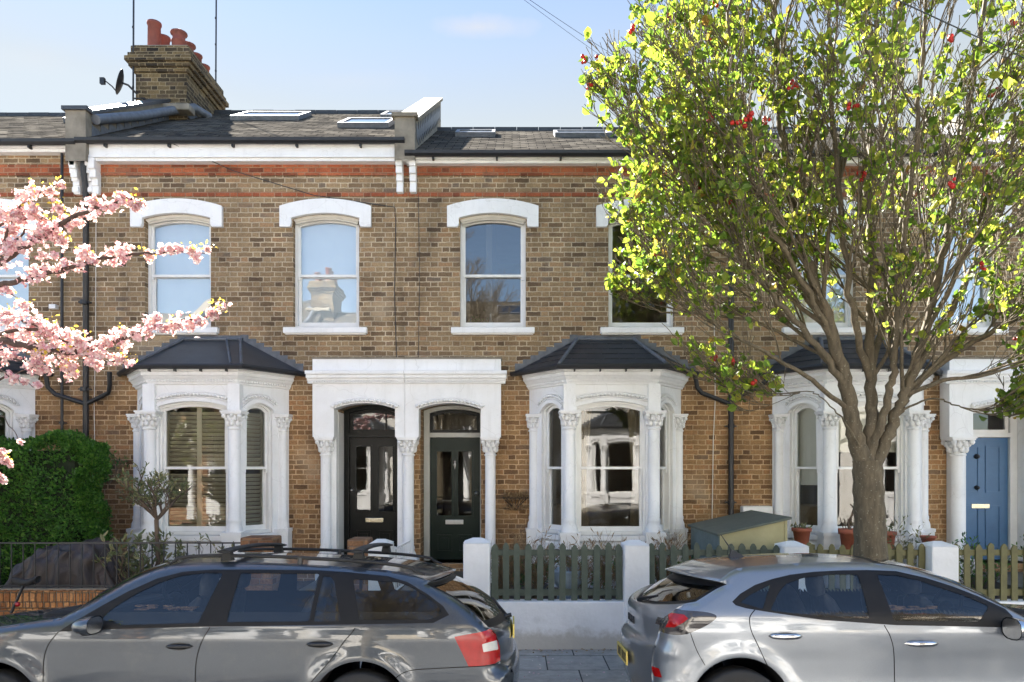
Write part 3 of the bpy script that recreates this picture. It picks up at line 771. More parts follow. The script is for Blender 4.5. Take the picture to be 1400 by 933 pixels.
def make_house(label, x0, x1, eave_z, ridge, wins, bay_cx, bay_style, door, low_fascia, parapet_right=None, win_fill=(None, None), glass=('glass', 'glass'), group='terraced houses along the street', lights=(), bands=True):
    H = thing('terraced_house', label, 'house', ((x0+x1)/2, WY, 0), group)
    fr = frame((0, WY, 0), (1, 0, 0), (0, -1, 0))
    ry, rz = ridge; tn = (rz - eave_z) / (ry - 10.9)
    holes = [arch(c-.50, c+.50, 4.27, 6.0, .075) for c in wins]
    if bay_cx is not None: holes.append([(bay_cx-1.0, .55), (bay_cx+1.0, .55), (bay_cx+1.0, 3.3), (bay_cx-1.0, 3.3)])
    if door: holes.append(arch(door['o0'], door['o1'], door['z0'], 3.14, .09))
    w = MB(); w.plate(fr, [(x0, -.2), (x1, -.2), (x1, eave_z-.10), (x0, eave_z-.10)], holes, .40)
    w.box(x0, x0+.1, WY+.4, BACK, -.2, eave_z-.3); w.box(x1-.1, x1, WY+.4, BACK, -.2, eave_z-.3); w.box(x0, x1, BACK-.3, BACK+.001, -.2, eave_z-.2)
    wall = build(w, 'wall', MT['stock'], H)
    # interior rooms
    r = MB(); a, b = x0+.12, x1-.12
    for z0, z1 in ((.66, 3.6), (3.9, eave_z-.35)):
        r.box(a, b, 15.6, 15.7, z0, z1); r.box(a, b, WY+.42, 15.6, z1, z1+.04)
        r.box(a-.02, a, WY+.42, 15.6, z0, z1); r.box(b, b+.02, WY+.42, 15.6, z0, z1)
        xm = (door['o0']-.18 if (door and bay_cx and bay_cx < door['o0']) else (door['o1']+.06 if door else (x0+x1)/2))
        r.box(xm, xm+.1, WY+.42, 15.6, z0, z1)
    build(r, 'interior', MT['interior'], wall)
    r = MB(); r.box(a, b, BY+.2, 15.6, .60, .66) if False else r.box(a, b, WY+.42, 15.6, .60, .66)
    r.box(a, b, WY+.42, 15.6, 3.82, 3.9)
    if bay_cx is not None: r.add([(bay_cx-1.0, WY+.42, .66), (bay_cx-.55, BY+.18, .66), (bay_cx+.55, BY+.18, .66), (bay_cx+1.0, WY+.42, .66)], [(0, 1, 2, 3)])
    build(r, 'floor', MT['floorboards'], wall)
    if bay_cx is not None:   # a sofa back and table give the front room something to see
        s = MB(); s.box(bay_cx-.8, bay_cx+.7, 12.6, 13.3, .66, 1.1); s.box(bay_cx-.8, bay_cx+.7, 13.1, 13.35, 1.1, 1.5); s.box(bay_cx-1.0, bay_cx-.8, 12.6, 13.3, .66, 1.25)
        build(s, 'sofa', MT['curtain'], wall, bevel=.05)
    # red bands
    if bands:
        bd = MB()
        bd.box(x0, x1, WY-.018, WY+.05, 6.585, 6.745)
        bd.box(x0, x1, WY-.014, WY+.05, 6.27, 6.335)
        build(bd, 'string_course', MT['redband'], wall)
    # windows upstairs
    for c, fill, gl in zip(wins, win_fill, glass):
        win = sash_window(H, fr, c-.50, c+.50, 4.27, 5.995, .075, 5.10, MT[gl], dw=-.10, wf=.06)
        hood_mould(win, c, fr); stone_sill(win, fr, c-.63, c+.63, 4.27)
        if fill: blind_or_dark(win, fr, c-.47, c+.47, 4.3, 5.97, fill, w=-.26)
    if bay_cx is not None: make_bay(H, bay_cx, bay_style)
    # roof
    rf = MB(); th = .06
    for (ya, za), (yb, zb) in (((10.86, eave_z), (ry, rz)), ((BACK+.2, eave_z), (ry, rz))):
        rf.add([(x0, ya, za), (x1, ya, za), (x1, yb, zb), (x0, yb, zb), (x0, ya, za-th), (x1, ya, za-th), (x1, yb, zb-th), (x0, yb, zb-th)],
               [(0, 1, 2, 3), (7, 6, 5, 4), (0, 4, 5, 1)])
    rf.add([(x0, 11.0, eave_z-.05), (x0, BACK, eave_z-.05), (x0, ry, rz-.05), (x1, 11.0, eave_z-.05), (x1, BACK, eave_z-.05), (x1, ry, rz-.05)], [(0, 1, 2), (5, 4, 3)])
    roof = build(rf, 'roof', MT['slate'], H)
    rc = MB()
    x = x0
    while x < x1 - .05:
        xe = min(x+.42, x1); rc.box(x+.004, xe-.004, ry-.11, ry+.11, rz-.035, rz+.035 + random.uniform(0, .008)); x = xe
    build(rc, 'ridge_tiles', MT['slate_dark'], roof)
    # slate edge courses: real overlapping slates over the front slope
    sl = MB(); nrow = int((ry-10.86)/.19)
    for k in range(nrow):
        ya, yb = 10.84 + k*(ry-10.9)/nrow, 10.84 + (k+1.05)*(ry-10.9)/nrow
        x = x0 - (.13 if k % 2 else 0)
        while x < x1:
            xe = x + .26; a_, b_ = max(x, x0)+.003, min(xe, x1)-.003
            if b_ > a_:
                j = random.uniform(-.006, .012); h = .009 + random.uniform(0, .004)
                za, zb = eave_z + (ya-10.86)*tn, eave_z + (yb-10.86)*tn
                sl.add([(a_, ya+j, za+h), (b_, ya+j, za+h), (b_, yb, zb+.006), (a_, yb, zb+.006), (a_, ya+j, za), (b_, ya+j, za)], [(0, 1, 2, 3), (4, 5, 1, 0)])
            x = xe
    build(sl, 'slates', MT['slate'], roof)
    for (lx0, lx1, t0, t1) in lights:   # rooflights
        n = Vector((0, -math.sin(math.atan(tn)), math.cos(math.atan(tn)))); s = Vector((0, math.cos(math.atan(tn)), math.sin(math.atan(tn))))
        o = Vector((0, 10.86, eave_z)); fr2 = lambda u, v, w: Vector((u, 0, 0)) + o + s*v + n*w
        f = MB(); f.plate(lambda u, v, w: fr2(u, v, w+.085), arch(lx0, lx1, t0, t1, 0), [arch(lx0+.06, lx1-.06, t0+.06, t1-.06, 0)], .095)
        sk = build(f, 'rooflight', MT['lead'], roof)
    eav = MB()
    if low_fascia: eav.box(x0, x1, 10.93, WY+.3, eave_z-.10, eave_z-.06); eav.box(x0, x1, 10.97, WY+.2, eave_z-.14, eave_z-.098)
    else:
        eav.box(x0, x1, 10.93, WY+.3, eave_z-.25, eave_z-.06); eav.box(x0, x1, 10.915, 10.94, eave_z-.26, eave_z-.225); eav.box(x0, x1, 10.95, WY+.2, eave_z-.305, eave_z-.248)
    build(eav, 'fascia', MT['white'], roof)
    g = MB(); pr = [(.06, .0), (.055, -.045), (.02, -.075), (-.02, -.075), (-.055, -.045), (-.06, 0)]
    g.sweep([(x0, 10.86), (x1, 10.86)], [(o_, eave_z-.01+z_) for o_, z_ in pr])
    x = x0 + .4
    while x < x1: g.box(x, x+.03, 10.86, 10.94, eave_z-.12, eave_z-.05); x += .95
    build(g, 'gutter', MT['black_metal'], roof)
    # door
    if door:
        D = door; Y = 11.5
        o0, o1, z0 = D['o0'], D['o1'], D['z0']
        mat = MT[D['mat']]; fm = MT[D['fmat']]
        l0, l1 = D['l0'], D['l1']
        f = MB(); fr5 = frame((0, 11.45, 0), (1, 0, 0), (0, -1, 0))
        f.plate(fr5, arch(o0+.01, o1-.01, z0, 3.13, .085), [arch(l0, l1, z0, 2.63, 0), arch(l0, l1, 2.70, 3.07, .06)], .09)
        build(f, 'door_frame', fm, H)
        f = MB(); f.box(o0, o1, 11.15, 11.6, z0-.12, z0); build(f, 'doorstep', MT['coping'], H, bevel=.01)
        f = MB(); f.box(o0-.02, o0+.006, WY-.0, 11.5, z0, 3.0) if D.get('lwhite') else None
        if D.get('rwhite'): f.box(o1-.006, o1+.02, WY, 11.5, z0, 3.0)
        if f.v: build(f, 'door_reveal', MT['white'], H)
        fanlight(H, l0+.004, l1-.004, 2.70, 3.065, .06, 11.49, fm if D['mat'] != 'green_door' else MT['black_door'], D.get('bars', ()))
        dr = panel_door(H, l0+.004, l1-.004, z0+.01, 2.625, Y, mat, bool(D.get('gx')), D.get('zg0', 0), D.get('zg1', 0), D.get('gx', ()))
        m = (l0+l1)/2 if not D.get('lx') else D['lx']
        zl = D.get('zl', 1.33)
        lp = MB(); lp.box(m-.14, m+.14, Y-.016, Y-.001, zl-.035, zl+.035); lp.box(m-.11, m+.11, Y-.022, Y-.015, zl-.018, zl+.018)
        build(lp, 'letter_plate', MT['brass' if D['mat'] != 'green_door' else 'steel'], dr, bevel=.003)
        kn = MB()
        for (kx, kz, kr) in D.get('knobs', ()):
            kn.lathe([(kr*1.2, 0), (kr*1.2, -.008), (kr*.4, -.012), (kr*.4, -.03), (kr, -.04), (kr*.7, -.06), (.001, -.065)], (kx, Y, kz), 12, axis='y')
        if kn.v: build(kn, 'door_knob', MT[D.get('kmat', 'brass')], dr, uv=False)
        if D.get('knocker'):
            kx, kz = D['knocker']; k = MB(); k.ball((kx, Y-.02, kz+.05), .022, 8); k.tube([(kx, Y-.02, kz+.05), (kx-.012, Y-.035, kz), (kx, Y-.035, kz-.07), (kx+.012, Y-.035, kz), (kx, Y-.02, kz+.05)], .008, 6)
            build(k, 'door_knocker', MT[D.get('kmat', 'steel')], dr, uv=False)
        porch_half(H, D['pa'], D['pb'], D['po0'], D['po1'], D['left'], D['cols'], None)
    # parapet on the right party wall
    if parapet_right is not None:
        px, h0, cap = parapet_right
        p = MB(); ya, yb = 10.84, ry
        za, zb = eave_z + h0, rz + h0 - .02
        p.add([(px-.15, ya, eave_z-.33), (px+.15, ya, eave_z-.33), (px+.15, ya, za), (px-.15, ya, za), (px-.15, yb, eave_z-.33), (px+.15, yb, eave_z-.33), (px+.15, yb, zb), (px-.15, yb, zb)],
              [(0, 1, 2, 3), (1, 5, 6, 2), (4, 0, 3, 7), (5, 4, 7, 6), (3, 2, 6, 7)])
        pp = build(p, 'parapet', MT['cement'], roof)
        c = MB()
        c.add([(px-.19, ya-.04, za), (px+.19, ya-.04, za), (px+.19, ya-.04, za+.055), (px-.19, ya-.04, za+.055), (px-.19, ya+.12, za+.055), (px+.19, ya+.12, za+.055),
               (px-.19, yb, zb+.06), (px+.19, yb, zb+.06), (px+.19, yb, zb), (px-.19, yb, zb), (px+.19, ya+.12, za), (px-.19, ya+.12, za)],
              [(0, 1, 2, 3), (3, 2, 5, 4), (4, 5, 7, 6), (6, 7, 8, 9), (1, 10, 5, 2), (10, 8, 7, 5), (0, 3, 4, 11), (11, 4, 6, 9), (0, 11, 10, 1)])
        build(c, 'coping', MT[cap], pp)
        n = 16
        for s in (-1, 1):
            lf = MB()
            for k in range(n):
                y0_, y1_ = ya+.15+(yb-ya-.3)*k/n, ya+.15+(yb-ya-.3)*(k+1)/n
                xx = px + s*.153; zz = eave_z + (y0_-10.86)*tn
                lf.box(xx, xx+s*.008, y0_+.006, y1_, zz-.02, zz+.20)
            build(lf, 'step_flashing', MT['lead'], pp)
        for s in (-1, 1):
            b = MB()
            for q, (z0, z1, pr_) in enumerate(((6.66, 6.76, .20), (6.56, 6.66, .17), (6.46, 6.56, .12), (6.38, 6.46, .08), (6.30, 6.38, .10))):
                b.box(px + s*.05, px + s*.15, WY-pr_, WY, z0, z1+.002)
            build(b, 'corbel', MT['white'], pp, bevel=.01)
    return H, wall, roof
# ------------------------------------------------------------------ setting
def ground():
    mb = MB(); mb.add([(-300, -300, -.14), (300, -300, -.14), (300, 300, -.14), (-300, 300, -.14)], [(0, 1, 2, 3)])
    o = build(mb, 'ground', MT['soil']); tag(o, kind='structure')
    cs = [(-1.2, -.125), (0, -.035), (1.5, .045), (3.0, .07), (4.4, .045), (5.3, .0), (6.2, -.06), (7.15, -.125)]   # cambered road
    vs = [(x, y, z) for x in (-60, 60) for y, z in cs] + [(x, y, -.3) for x in (-60, 60) for y in (-1.2, 7.15)]; n = len(cs)
    mb = MB(); mb.add(vs, [(j, j+n, j+n+1, j+1)[::1] for j in range(n-1)]); o = build(mb, 'road', MT['asphalt']); tag(o, kind='structure')
    for nm, y0, y1 in (('pavement', 7.28, 8.66), ('pavement', -3.4, -1.33)):
        mb = MB(); mb.box(-60, 60, y0, y1, -.3, 0); o = build(mb, nm, MT['paving' if y0 > 0 else 'pale_paving']); tag(o, kind='structure')
    for y0, y1 in ((7.15, 7.28), (-1.33, -1.2)):
        mb = MB(); x = -60
        while x < 60: mb.box(x+.004, x+.91, y0, y1, -.3, .004); x += .915
        o = build(mb, 'kerb', MT['kerb'], bevel=.012 if y0 > 0 else 0); tag(o, kind='structure')
    # raised front gardens
    mb = MB(); n = 90; vs = []; fs = []
    for j in range(11):
        for i in range(n):
            vs.append((-14 + 28*i/(n-1), 8.85 + 2.3*j/10, .44 + random.uniform(-.02, .03)))
    for j in range(10):
        for i in range(n-1): fs.append((j*n+i, j*n+i+1, (j+1)*n+i+1, (j+1)*n+i))
    mb.add(vs, fs, 0, True); o = build(mb, 'garden_soil', MT['soil']); tag(o, kind='structure')
    mb = MB(); mb.box(-1.43, -.55, 8.85, 11.2, .2, .58)
    for k in range(3): mb.box(-1.43, -.57, 8.45+k*.14, 8.87, -.02, .16*(k+1))
    o = build(mb, 'path', MT['pathtile']); tag(o, kind='structure')
    mb = MB(); mb.box(-2.75, -1.85, 8.85, 11.2, .2, .575); o = build(mb, 'path', MT['pathtile']); tag(o, kind='structure')
    mb = MB(); mb.box(6.7, 7.9, 8.85, 11.2, .2, .575); o = build(mb, 'path', MT['pathtile']); tag(o, kind='structure')
ground()

# party lines
XA, XB, XC, XD, XE = -11.4, -6.47, -1.59, 3.3, 8.10
HB, HBw, HBr = None, None, None
doorB = dict(o0=-2.64, o1=-1.73, z0=.70, l0=-2.55, l1=-1.78, mat='black_door', fmat='black_door', gx=((-2.45, -2.22), (-2.10, -1.87)), zg0=1.47, zg1=2.49, zl=1.33, lx=-2.16,
             knobs=((-2.51, 1.80, .028),), kmat='steel', pa=-2.96, pb=-1.592, po0=-2.64, po1=-1.735, left=True, cols=((-2.79, .078), (-1.555, .085)), lwhite=True, bars=(-1.98,))
doorC = dict(o0=-1.39, o1=-.47, z0=.70, l0=-1.29, l1=-.50, mat='green_door', fmat='frame_grey', gx=((-1.185, -.945), (-.85, -.63)), zg0=1.40, zg1=2.41, zl=1.30, lx=-.905,
             knobs=((-.56, 1.75, .028),), kmat='steel', knocker=(-.897, 2.2), pa=-1.588, pb=-.165, po0=-1.385, po1=-.465, left=False, cols=((-.325, .078),))
def shift(d, s, **kw):
    e = dict(d)
    for k in ('o0', 'o1', 'l0', 'l1', 'lx', 'pa', 'pb', 'po0', 'po1'): e[k] = d[k] + s
    e['gx'] = tuple((a+s, b+s) for a, b in d['gx']); e['cols'] = tuple((a+s, r) for a, r in d['cols'])
    e['knobs'] = tuple((a+s, z, r) for a, z, r in d['knobs'])
    if 'knocker' in d: e['knocker'] = (d['knocker'][0]+s, d['knocker'][1])
    if 'bars' in d: e['bars'] = tuple(b+s for b in d['bars'])
    e.update(kw); return e
doorD = dict(o0=6.86, o1=7.92, z0=.70, l0=6.98, l1=7.80, mat='blue_door', fmat='gloss_white', zl=1.55, lx=7.36, knobs=((7.30, 1.84, .03), (7.30, 2.33, .034)), kmat='black_metal',
             pa=6.49, pb=8.098, po0=6.84, po1=7.93, left=True, cols=((6.68, .10), (8.13, .09)), rwhite=True, lwhite=True)
doorE = shift(doorC, 9.72, pa=8.102, knocker=(8.823, 2.2))
doorA = shift(doorC, -9.8, pa=-11.39)

HA = make_house('brick house at the far left edge, mostly hidden by pink blossom and hedge', XA, XB, 7.03, (14.8, 9.25), [1.965-9.8, -.29-9.8], 1.414-9.8, 'curtains', doorA, True,
                parapet_right=(XB, .42, 'leadroof'), win_fill=('blind', None), glass=('glass_sky', 'glass'), lights=((-8.2, -7.0, 2.9, 3.5),))
HB_ = make_house('brick house with smooth lead bay roof, shuttered bay windows and black front door', XB, XC, 7.05, (14.8, 9.30), [-5.07, -2.82], -4.535, 'shutters', doorB, False,
                 parapet_right=(XC, .30, 'coping'), win_fill=('blind', 'blind'), glass=('glass_sky', 'glass_sky'), lights=((-5.15, -3.9, 2.9, 3.9), (-2.9, -2.05, 1.5, 2.5), (-2.45, -1.85, 3.2, 4.0)))
HC = make_house('brick house with black slate bay roof, curtained bay window and dark green door', XC, XD, 6.86, (14.2, 8.68), [-.29, 1.965], 1.414, 'curtains', doorC, True,
                glass=('glass_mid', 'glass'), lights=((-1.0, -.3, 2.3, 2.9), (.75, 1.75, 2.2, 2.8)))
HD = make_house('brick house behind the big leafy tree, with a blue front door', XD, XE, 6.86, (14.2, 8.68), [4.72, 6.85], 5.10, 'halfblind', doorD, True,
                parapet_right=(XE, .30, 'coping'), win_fill=('blind', 'blind'), glass=('glass_sky', 'glass_sky'), lights=((4.2, 5.2, 2.2, 2.8),))
HE = make_house('brick house at the far right, beyond the blue door, only its porch side in view', XE, XE+4.9, 6.86, (14.2, 8.68), [9.4, 11.7], 11.1, 'curtains', doorE, True, glass=('glass', 'glass'))

# rooflight panes
for H in (HA, HB_, HC, HD):
    for o in list(H[2].children):
        if o.name.startswith('rooflight'):
            org = world_origin(o); vs = np.array([v.co[:] for v in o.data.vertices]) + np.array(org)
            lo, hi = vs.min(0), vs.max(0)
            g = MB(); z0, z1 = None, None
            # glass just below the frame's top plane
            f0 = vs[np.argmin(vs[:, 1])]; tv = vs[vs[:, 2] > hi[2]-1e-3]; bv = vs[vs[:, 1] < lo[1]+1e-3]
            y0, zz0 = bv[0][1], bv[0][2]; y1, zz1 = tv[0][1], tv[0][2]
            g.add([(lo[0]+.06, y0+.03, zz0-.005), (hi[0]-.06, y0+.03, zz0-.005), (hi[0]-.06, y1-.03, zz1-.035), (lo[0]+.06, y1-.03, zz1-.035)], [(0, 1, 2, 3)])
            build(g, 'pane', MT['skyglass'], o)

# chimney on the left party wall of the black-door house
def chimney():
    roof = HB_[2]; mb = MB()
    x0, x1, y0, y1 = -6.92, -5.98, 13.45, 14.95
    mb.box(x0, x1, y0, y1, 8.0, 9.42)
    for k, (z0, z1, e) in enumerate(((9.42, 9.50, .04), (9.50, 9.58, .09), (9.58, 9.66, .14), (9.66, 9.74, .10), (9.74, 9.88, .06))): mb.box(x0-e, x1+e, y0-e, y1+e, z0, z1+.001)
    ch = build(mb, 'chimney', MT['chimbrick'], roof)
    f = MB(); f.box(x0-.03, x1+.03, y0-.03, y1+.03, 9.88, 9.92); build(f, 'chimney_cap', MT['cement'], ch, bevel=.02)
    k = 0
    for iy in range(4):
        for ix in range(2):
            x = -6.68 + ix*.46; y = 13.66 + iy*.36; h = [.56, .40, .50, .38, .44, .36, .46, .34][k]; r = .112; z = 9.9
            p = MB()
            if k in (1, 3, 6):
                p.lathe([(r*1.1, z), (r*1.1, z+h*.45), (r*1.2, z+h*.47), (r*1.2, z+h*.55), (r*.98, z+h*.58), (r*1.0, z+h*.8), (r*1.35, z+h*.86), (r*1.35, z+h*.93), (r*.9, z+h), (r*.7, z+h)], (x, y, 0), 14)
            else:
                p.lathe([(r*1.05, z), (r*1.0, z+h*.9), (r*1.15, z+h*.92), (r*1.15, z+h), (r*.85, z+h), (r*.85, z+h*.7)], (x, y, 0), 14)
            build(p, 'chimney_pot', MT['chimpot'], ch, uv=False); k += 1
    # lead apron
    l = MB(); l.box(x1, x1+.02, y0-.1, 14.8, 8.62, 8.8); l.tube([(-6.25, 10.98, 7.38), (-6.2, 12.2, 8.02), (-6.12, 13.3, 8.66), (-5.9, 13.6, 8.85), (-5.75, 13.9, 8.82)], .075, 8)
    build(l, 'flashing', MT['lead'], ch)
    f2 = MB(); f2.box(x0+.1, x1+.15, y0-.25, y0+.02, 8.62, 8.74); build(f2, 'flashing', MT['cement'], ch, bevel=.02)
chimney()

def aerial(x, y, z0, z1, label):
    mb = MB(); mb.tube([(x, y, z0), (x+.01, y, (z0+z1)/2), (x, y, z1)], .016, 6)
    z = z0 + .3
    while z < z1: mb.lathe([(.022, z), (.022, z+.03)], (x, y, 0), 6); z += .55
    for zz in ((z0+.1, z0+.75) if x < -6.5 else ()): mb.box(x, x+.22, y-.01, y+.01, zz, zz+.02)
    o = build(mb, 'aerial_pole', MT['black_metal'], origin=(x, y, z0)); tag(o, label, 'aerial pole', 'aerial poles beside the chimney')
aerial(mx(182, 13.4), 13.4, mz(143, 13.4), 13.0, 'thin dark aerial pole rising on the left of the chimney, next to the satellite dish')
aerial(mx(295, 15.2), 15.2, mz(118, 15.2), 13.6, 'thin dark aerial pole rising on the right of the chimney, away from the satellite dish')
def dish():
    c = Vector((mx(168, 13.2), 13.2, mz(114, 13.2)))
    t = thing('satellite_dish', 'small dark satellite dish on the pole at the left of the chimney', 'satellite dish', tuple(c))
    d = Vector((-.9, -.35, .25)).normalized(); q = d.to_track_quat('Z', 'Y').to_matrix()
    mb = MB(); vs = []; n = 20
    for j, r in enumerate((0.001, .08, .15, .21, .22)):
        for k in range(n):
            a = 2*math.pi*k/n; vs.append(c + q @ Vector((r*math.cos(a)*.92, r*math.sin(a)*1.05, r*r*1.1)))
    fs = [(j*n+k, j*n+(k+1) % n, (j+1)*n+(k+1) % n, (j+1)*n+k) for j in range(4) for k in range(n)]
    mb.add(vs, fs, 0, True); ds = build(mb, 'reflector', MT['black_metal'], t)
    so = ds.modifiers.new('sol', 'SOLIDIFY'); so.thickness = .008
    mb = MB(); tip = c + Vector((-.30, -.1, .02)); mb.tube([c + q @ Vector((0, -.2, .04)), c + Vector((-.15, -.08, -.10)), tip], .011, 6)
    mb.box(tip.x-.05, tip.x+.03, tip.y-.03, tip.y+.03, tip.z-.09, tip.z+.02)
    build(mb, 'feed_arm', MT['black_metal'], t)
    mb = MB(); mb.tube([c, c + Vector((.08, .03, -.02)), c + Vector((.18, .15, -.12))], .018, 6); build(mb, 'bracket', MT['black_metal'], t)
dish()

# drainpipes
def pipe(H, pts, r=.036, collars=(), name='drainpipe', mat='black_metal', sub=None):
    mb = MB(); mb.tube(pts, r, 10)
    for z in collars:
        x, y = pts[0][0], pts[0][1]
        mb.lathe([(r*1.3, z), (r*1.3, z+.06)], (x, y, 0), 10); mb.box(x-r*2, x+r*2, y-.01, y+.06, z+.02, z+.04)
    return build(mb, name, MT[mat], H, uv=False)
yP = 11.02
pipe(HB_[0], [(-6.40, yP-.08, 6.95), (-6.40, yP-.10, 6.6), (-6.42, yP, 6.35), (-6.42, yP, .5)], .043, (5.9, 4.6, 3.3, 2.2, 1.2))
pipe(HA[0], [(-6.78, yP, 7.0), (-6.78, yP, .5)], .022, (5.6, 4.2, 2.8, 1.5))
pipe(HB_[0], [(-6.0, 10.9, 3.58), (-6.02, 10.95, 3.38), (-6.08, yP, 3.28), (-6.40, yP, 3.12)], .034)
pipe(HA[0], [(-6.95, 10.9, 3.56), (-6.95, 10.95, 3.36), (-6.88, yP, 3.26), (-6.44, yP, 3.12)], .034)
for s in (-1, 1):
    b = MB()
    for z0, z1, pr_ in ((6.62, 6.78, .20), (6.50, 6.62, .16), (6.40, 6.50, .10), (6.28, 6.40, .08)): b.box(-6.42 + s*.09, -6.42 + s*.19, WY-pr_, WY, z0, z1+.002)
    build(b, 'corbel', MT['white'], HB_[0], bevel=.012)
pipe(HC[0], [(3.30, yP, 6.75), (3.30, yP, .5)], .040, (6.0, 4.9, 3.7, 2.75, 1.6))
pipe(HC[0], [(2.74, 10.95, 3.58), (2.78, 10.98, 3.36), (2.86, yP, 3.28), (3.27, yP, 3.12)], .034)
pipe(HD[0], [(3.86, 10.95, 3.58), (3.80, 10.98, 3.44), (3.70, yP, 3.36), (3.32, yP, 3.18)], .034)
# service cables on the facade
pipe(HB_[0], [(-5.2, 10.92, 7.05), (-4.2, 10.99, 6.62), (-3.0, 11.05, 6.27), (-1.78, 11.08, 6.10), (-1.76, 11.083, 5.9), (-1.78, 11.083, 4.8), (-1.75, 11.083, 3.8)], .006, name='cable')
pipe(HC[0], [(-1.42, 11.085, 6.3), (-1.40, 11.085, 5.0), (-1.42, 11.085, 3.79)], .004, name='cable')
pipe(HC[0], [(3.06, 11.08, 4.6), (3.08, 11.08, 3.2), (3.05, 11.08, 2.6), (3.02, 11.08, .6)], .007, name='cable', mat='cream_paint')
pipe(HB_[0], [(-6.30, 11.08, 6.6), (-6.31, 11.08, 4.0), (-6.33, 11.08, 3.1), (-6.30, 11.08, .9)], .006, name='cable', mat='cream_paint')
mb = MB(); mb.box(-7.0+.03, -6.90+.03, 11.0, 11.09, mz(424, WY), mz(418, WY)); build(mb, 'junction_box', MT['gloss_white'], HA[0], bevel=.005)
mb = MB(); mb.box(mx(144, WY), mx(155, WY), 11.0, 11.09, mz(741, WY), mz(729, WY)); build(mb, 'junction_box', MT['frame_grey'], HB_[0], bevel=.005)
mb = MB(); mb.box(mx(1014, 11), mx(1055, 11), 10.93, 11.09, mz(704, 11), mz(692, 11)); build(mb, 'vent_box', MT['gloss_white'], HC[0], bevel=.02)
# overhead telephone wires
def wire(p0, p1, sag, label, r=.006):
    p0, p1 = Vector(p0), Vector(p1); pts = []
    for k in range(25):
        t = k/24; q = p0.lerp(p1, t); q.z -= sag*4*t*(1-t); pts.append(q)
    mb = MB(); mb.tube(pts, r, 5); o = build(mb, 'telephone_wire', MT['black_metal'], origin=tuple(p0), uv=False); tag(o, label, 'overhead wire', 'telephone wires over the street')
wire((mx(695, 6.5), 6.5, mz(-20, 6.5)), (mx(1010, 10.8), 10.8, mz(175, 10.8)), .06, 'thin overhead wire entering the left of the tree, upper one of a close pair', .0022)
wire((mx(680, 6.5), 6.5, mz(-28, 6.5)), (mx(1010, 10.9), 10.9, mz(190, 10.9)), .10, 'thin overhead wire entering the left of the tree, lower one of a close pair', .0018)
wire((mx(1100, 3.8), 3.8, mz(-60, 3.8)), (mx(1640, 10.8), 10.8, mz(170, 10.8)), .08, 'dark overhead wire slanting through the crown of the tree at the top right', .0045)
# ------------------------------------------------------------------ front gardens
FY = 8.70
def obj_thing(mb, name, mat, label, cat, origin, group=None, bevel=0, uv=True):
    o = build(mb, name, mat, origin=origin, bevel=bevel, uv=uv); tag(o, label, cat, group); return o

def soldier_wall():
    x0, x1 = -12.5, -3.20
    t = thing('garden_wall', 'low orange brick garden wall under the iron railings, behind the bonnet of the grey car', 'wall', (-6, FY, 0))
    mb = MB(); mb.box(x0, x1, 8.63, 8.85, -.1, .50); build(mb, 'brickwork', MT['orange'], t)
    mb = MB(); x = x0
    while x < x1-.07:
        e = random.uniform(-.004, .004); mb.box(x+.005, x+.070, 8.615+e, 8.865, .505, .70+e); x += .0775
    build(mb, 'soldier_course', MT['orange'], t, bevel=.006)
    mb = MB(); mb.box(x0, x1, 8.63, 8.86, .49, .69); mb.box(x0, x1, 8.70, 8.78, .69, .715); build(mb, 'mortar_bed', MT['cement'], t)
soldier_wall()
def railings():
    x0, x1 = -12.5, -3.20
    t = thing('railing', 'black iron railing with plain upright bars standing on the orange brick wall', 'railing', (-5, 8.74, .715))
    mb = MB(); mb.box(x0, x1, 8.725, 8.755, 1.245, 1.262); build(mb, 'rail', MT['black_metal'], t)
    mb = MB(); mb.box(x0, x1, 8.725, 8.755, .735, .75); build(mb, 'rail', MT['black_metal'], t)
    x = x1-.12; k = 0; first = None
    while x > x0:
        if first is None:
            mb = MB(); mb.tube([(x, 8.74, .70), (x, 8.74, 1.25)], .0075, 6)
            first = build(mb, 'bar', MT['black_metal'], t, uv=False)
        else:
            c = first.copy(); COL.objects.link(c); c.parent = t; c.location.x = x - (x1-.12)
        x -= .14 if k % 9 else .14; k += 1
railings()

def pier(x0, x1, top, label, mat='wallwhite', cap=True, y0=8.60, y1=8.94, group='gate and fence piers'):
    flat = mat == 'pierbrick'
    mb = MB(); mb.box(x0, x1, y0, y1, -.1, top if flat else top-.05)
    cx, cy = (x0+x1)/2, (y0+y1)/2
    if not flat: mb.add([(x0, y0, top-.05), (x1, y0, top-.05), (x1, y1, top-.05), (x0, y1, top-.05), (cx-.05, cy, top), (cx+.05, cy, top)], [(0, 1, 5, 4), (1, 2, 5), (2, 3, 4, 5), (3, 0, 4)])
    obj_thing(mb, 'gate_pier', MT[mat], label, 'pier', (cx, cy, 0), group, bevel=.018)
pier(-3.20, -2.81, 1.33, 'brown brick gate pier at the right end of the iron railings', 'pierbrick')
pier(-1.94, -1.70, 1.31, 'brown brick pier joined to a white pier, in front of the black door', 'pierbrick')
pier(-1.695, -1.44, 1.30, 'white pier beside the brown brick one, left of the garden gate', 'gloss_white')
pier(-.575, -.26, 1.315, 'white rendered pier right of the green door path, left end of the picket fence')
pier(1.325, 1.62, 1.29, 'white rendered pier between the two grey-green picket fences')
pier(3.20, 3.50, 1.275, 'squat white pier seen over the silver car roof, between green and olive pickets')
pier(4.94, 5.26, 1.275, 'white pier right of the tree trunk, between two olive picket fences')

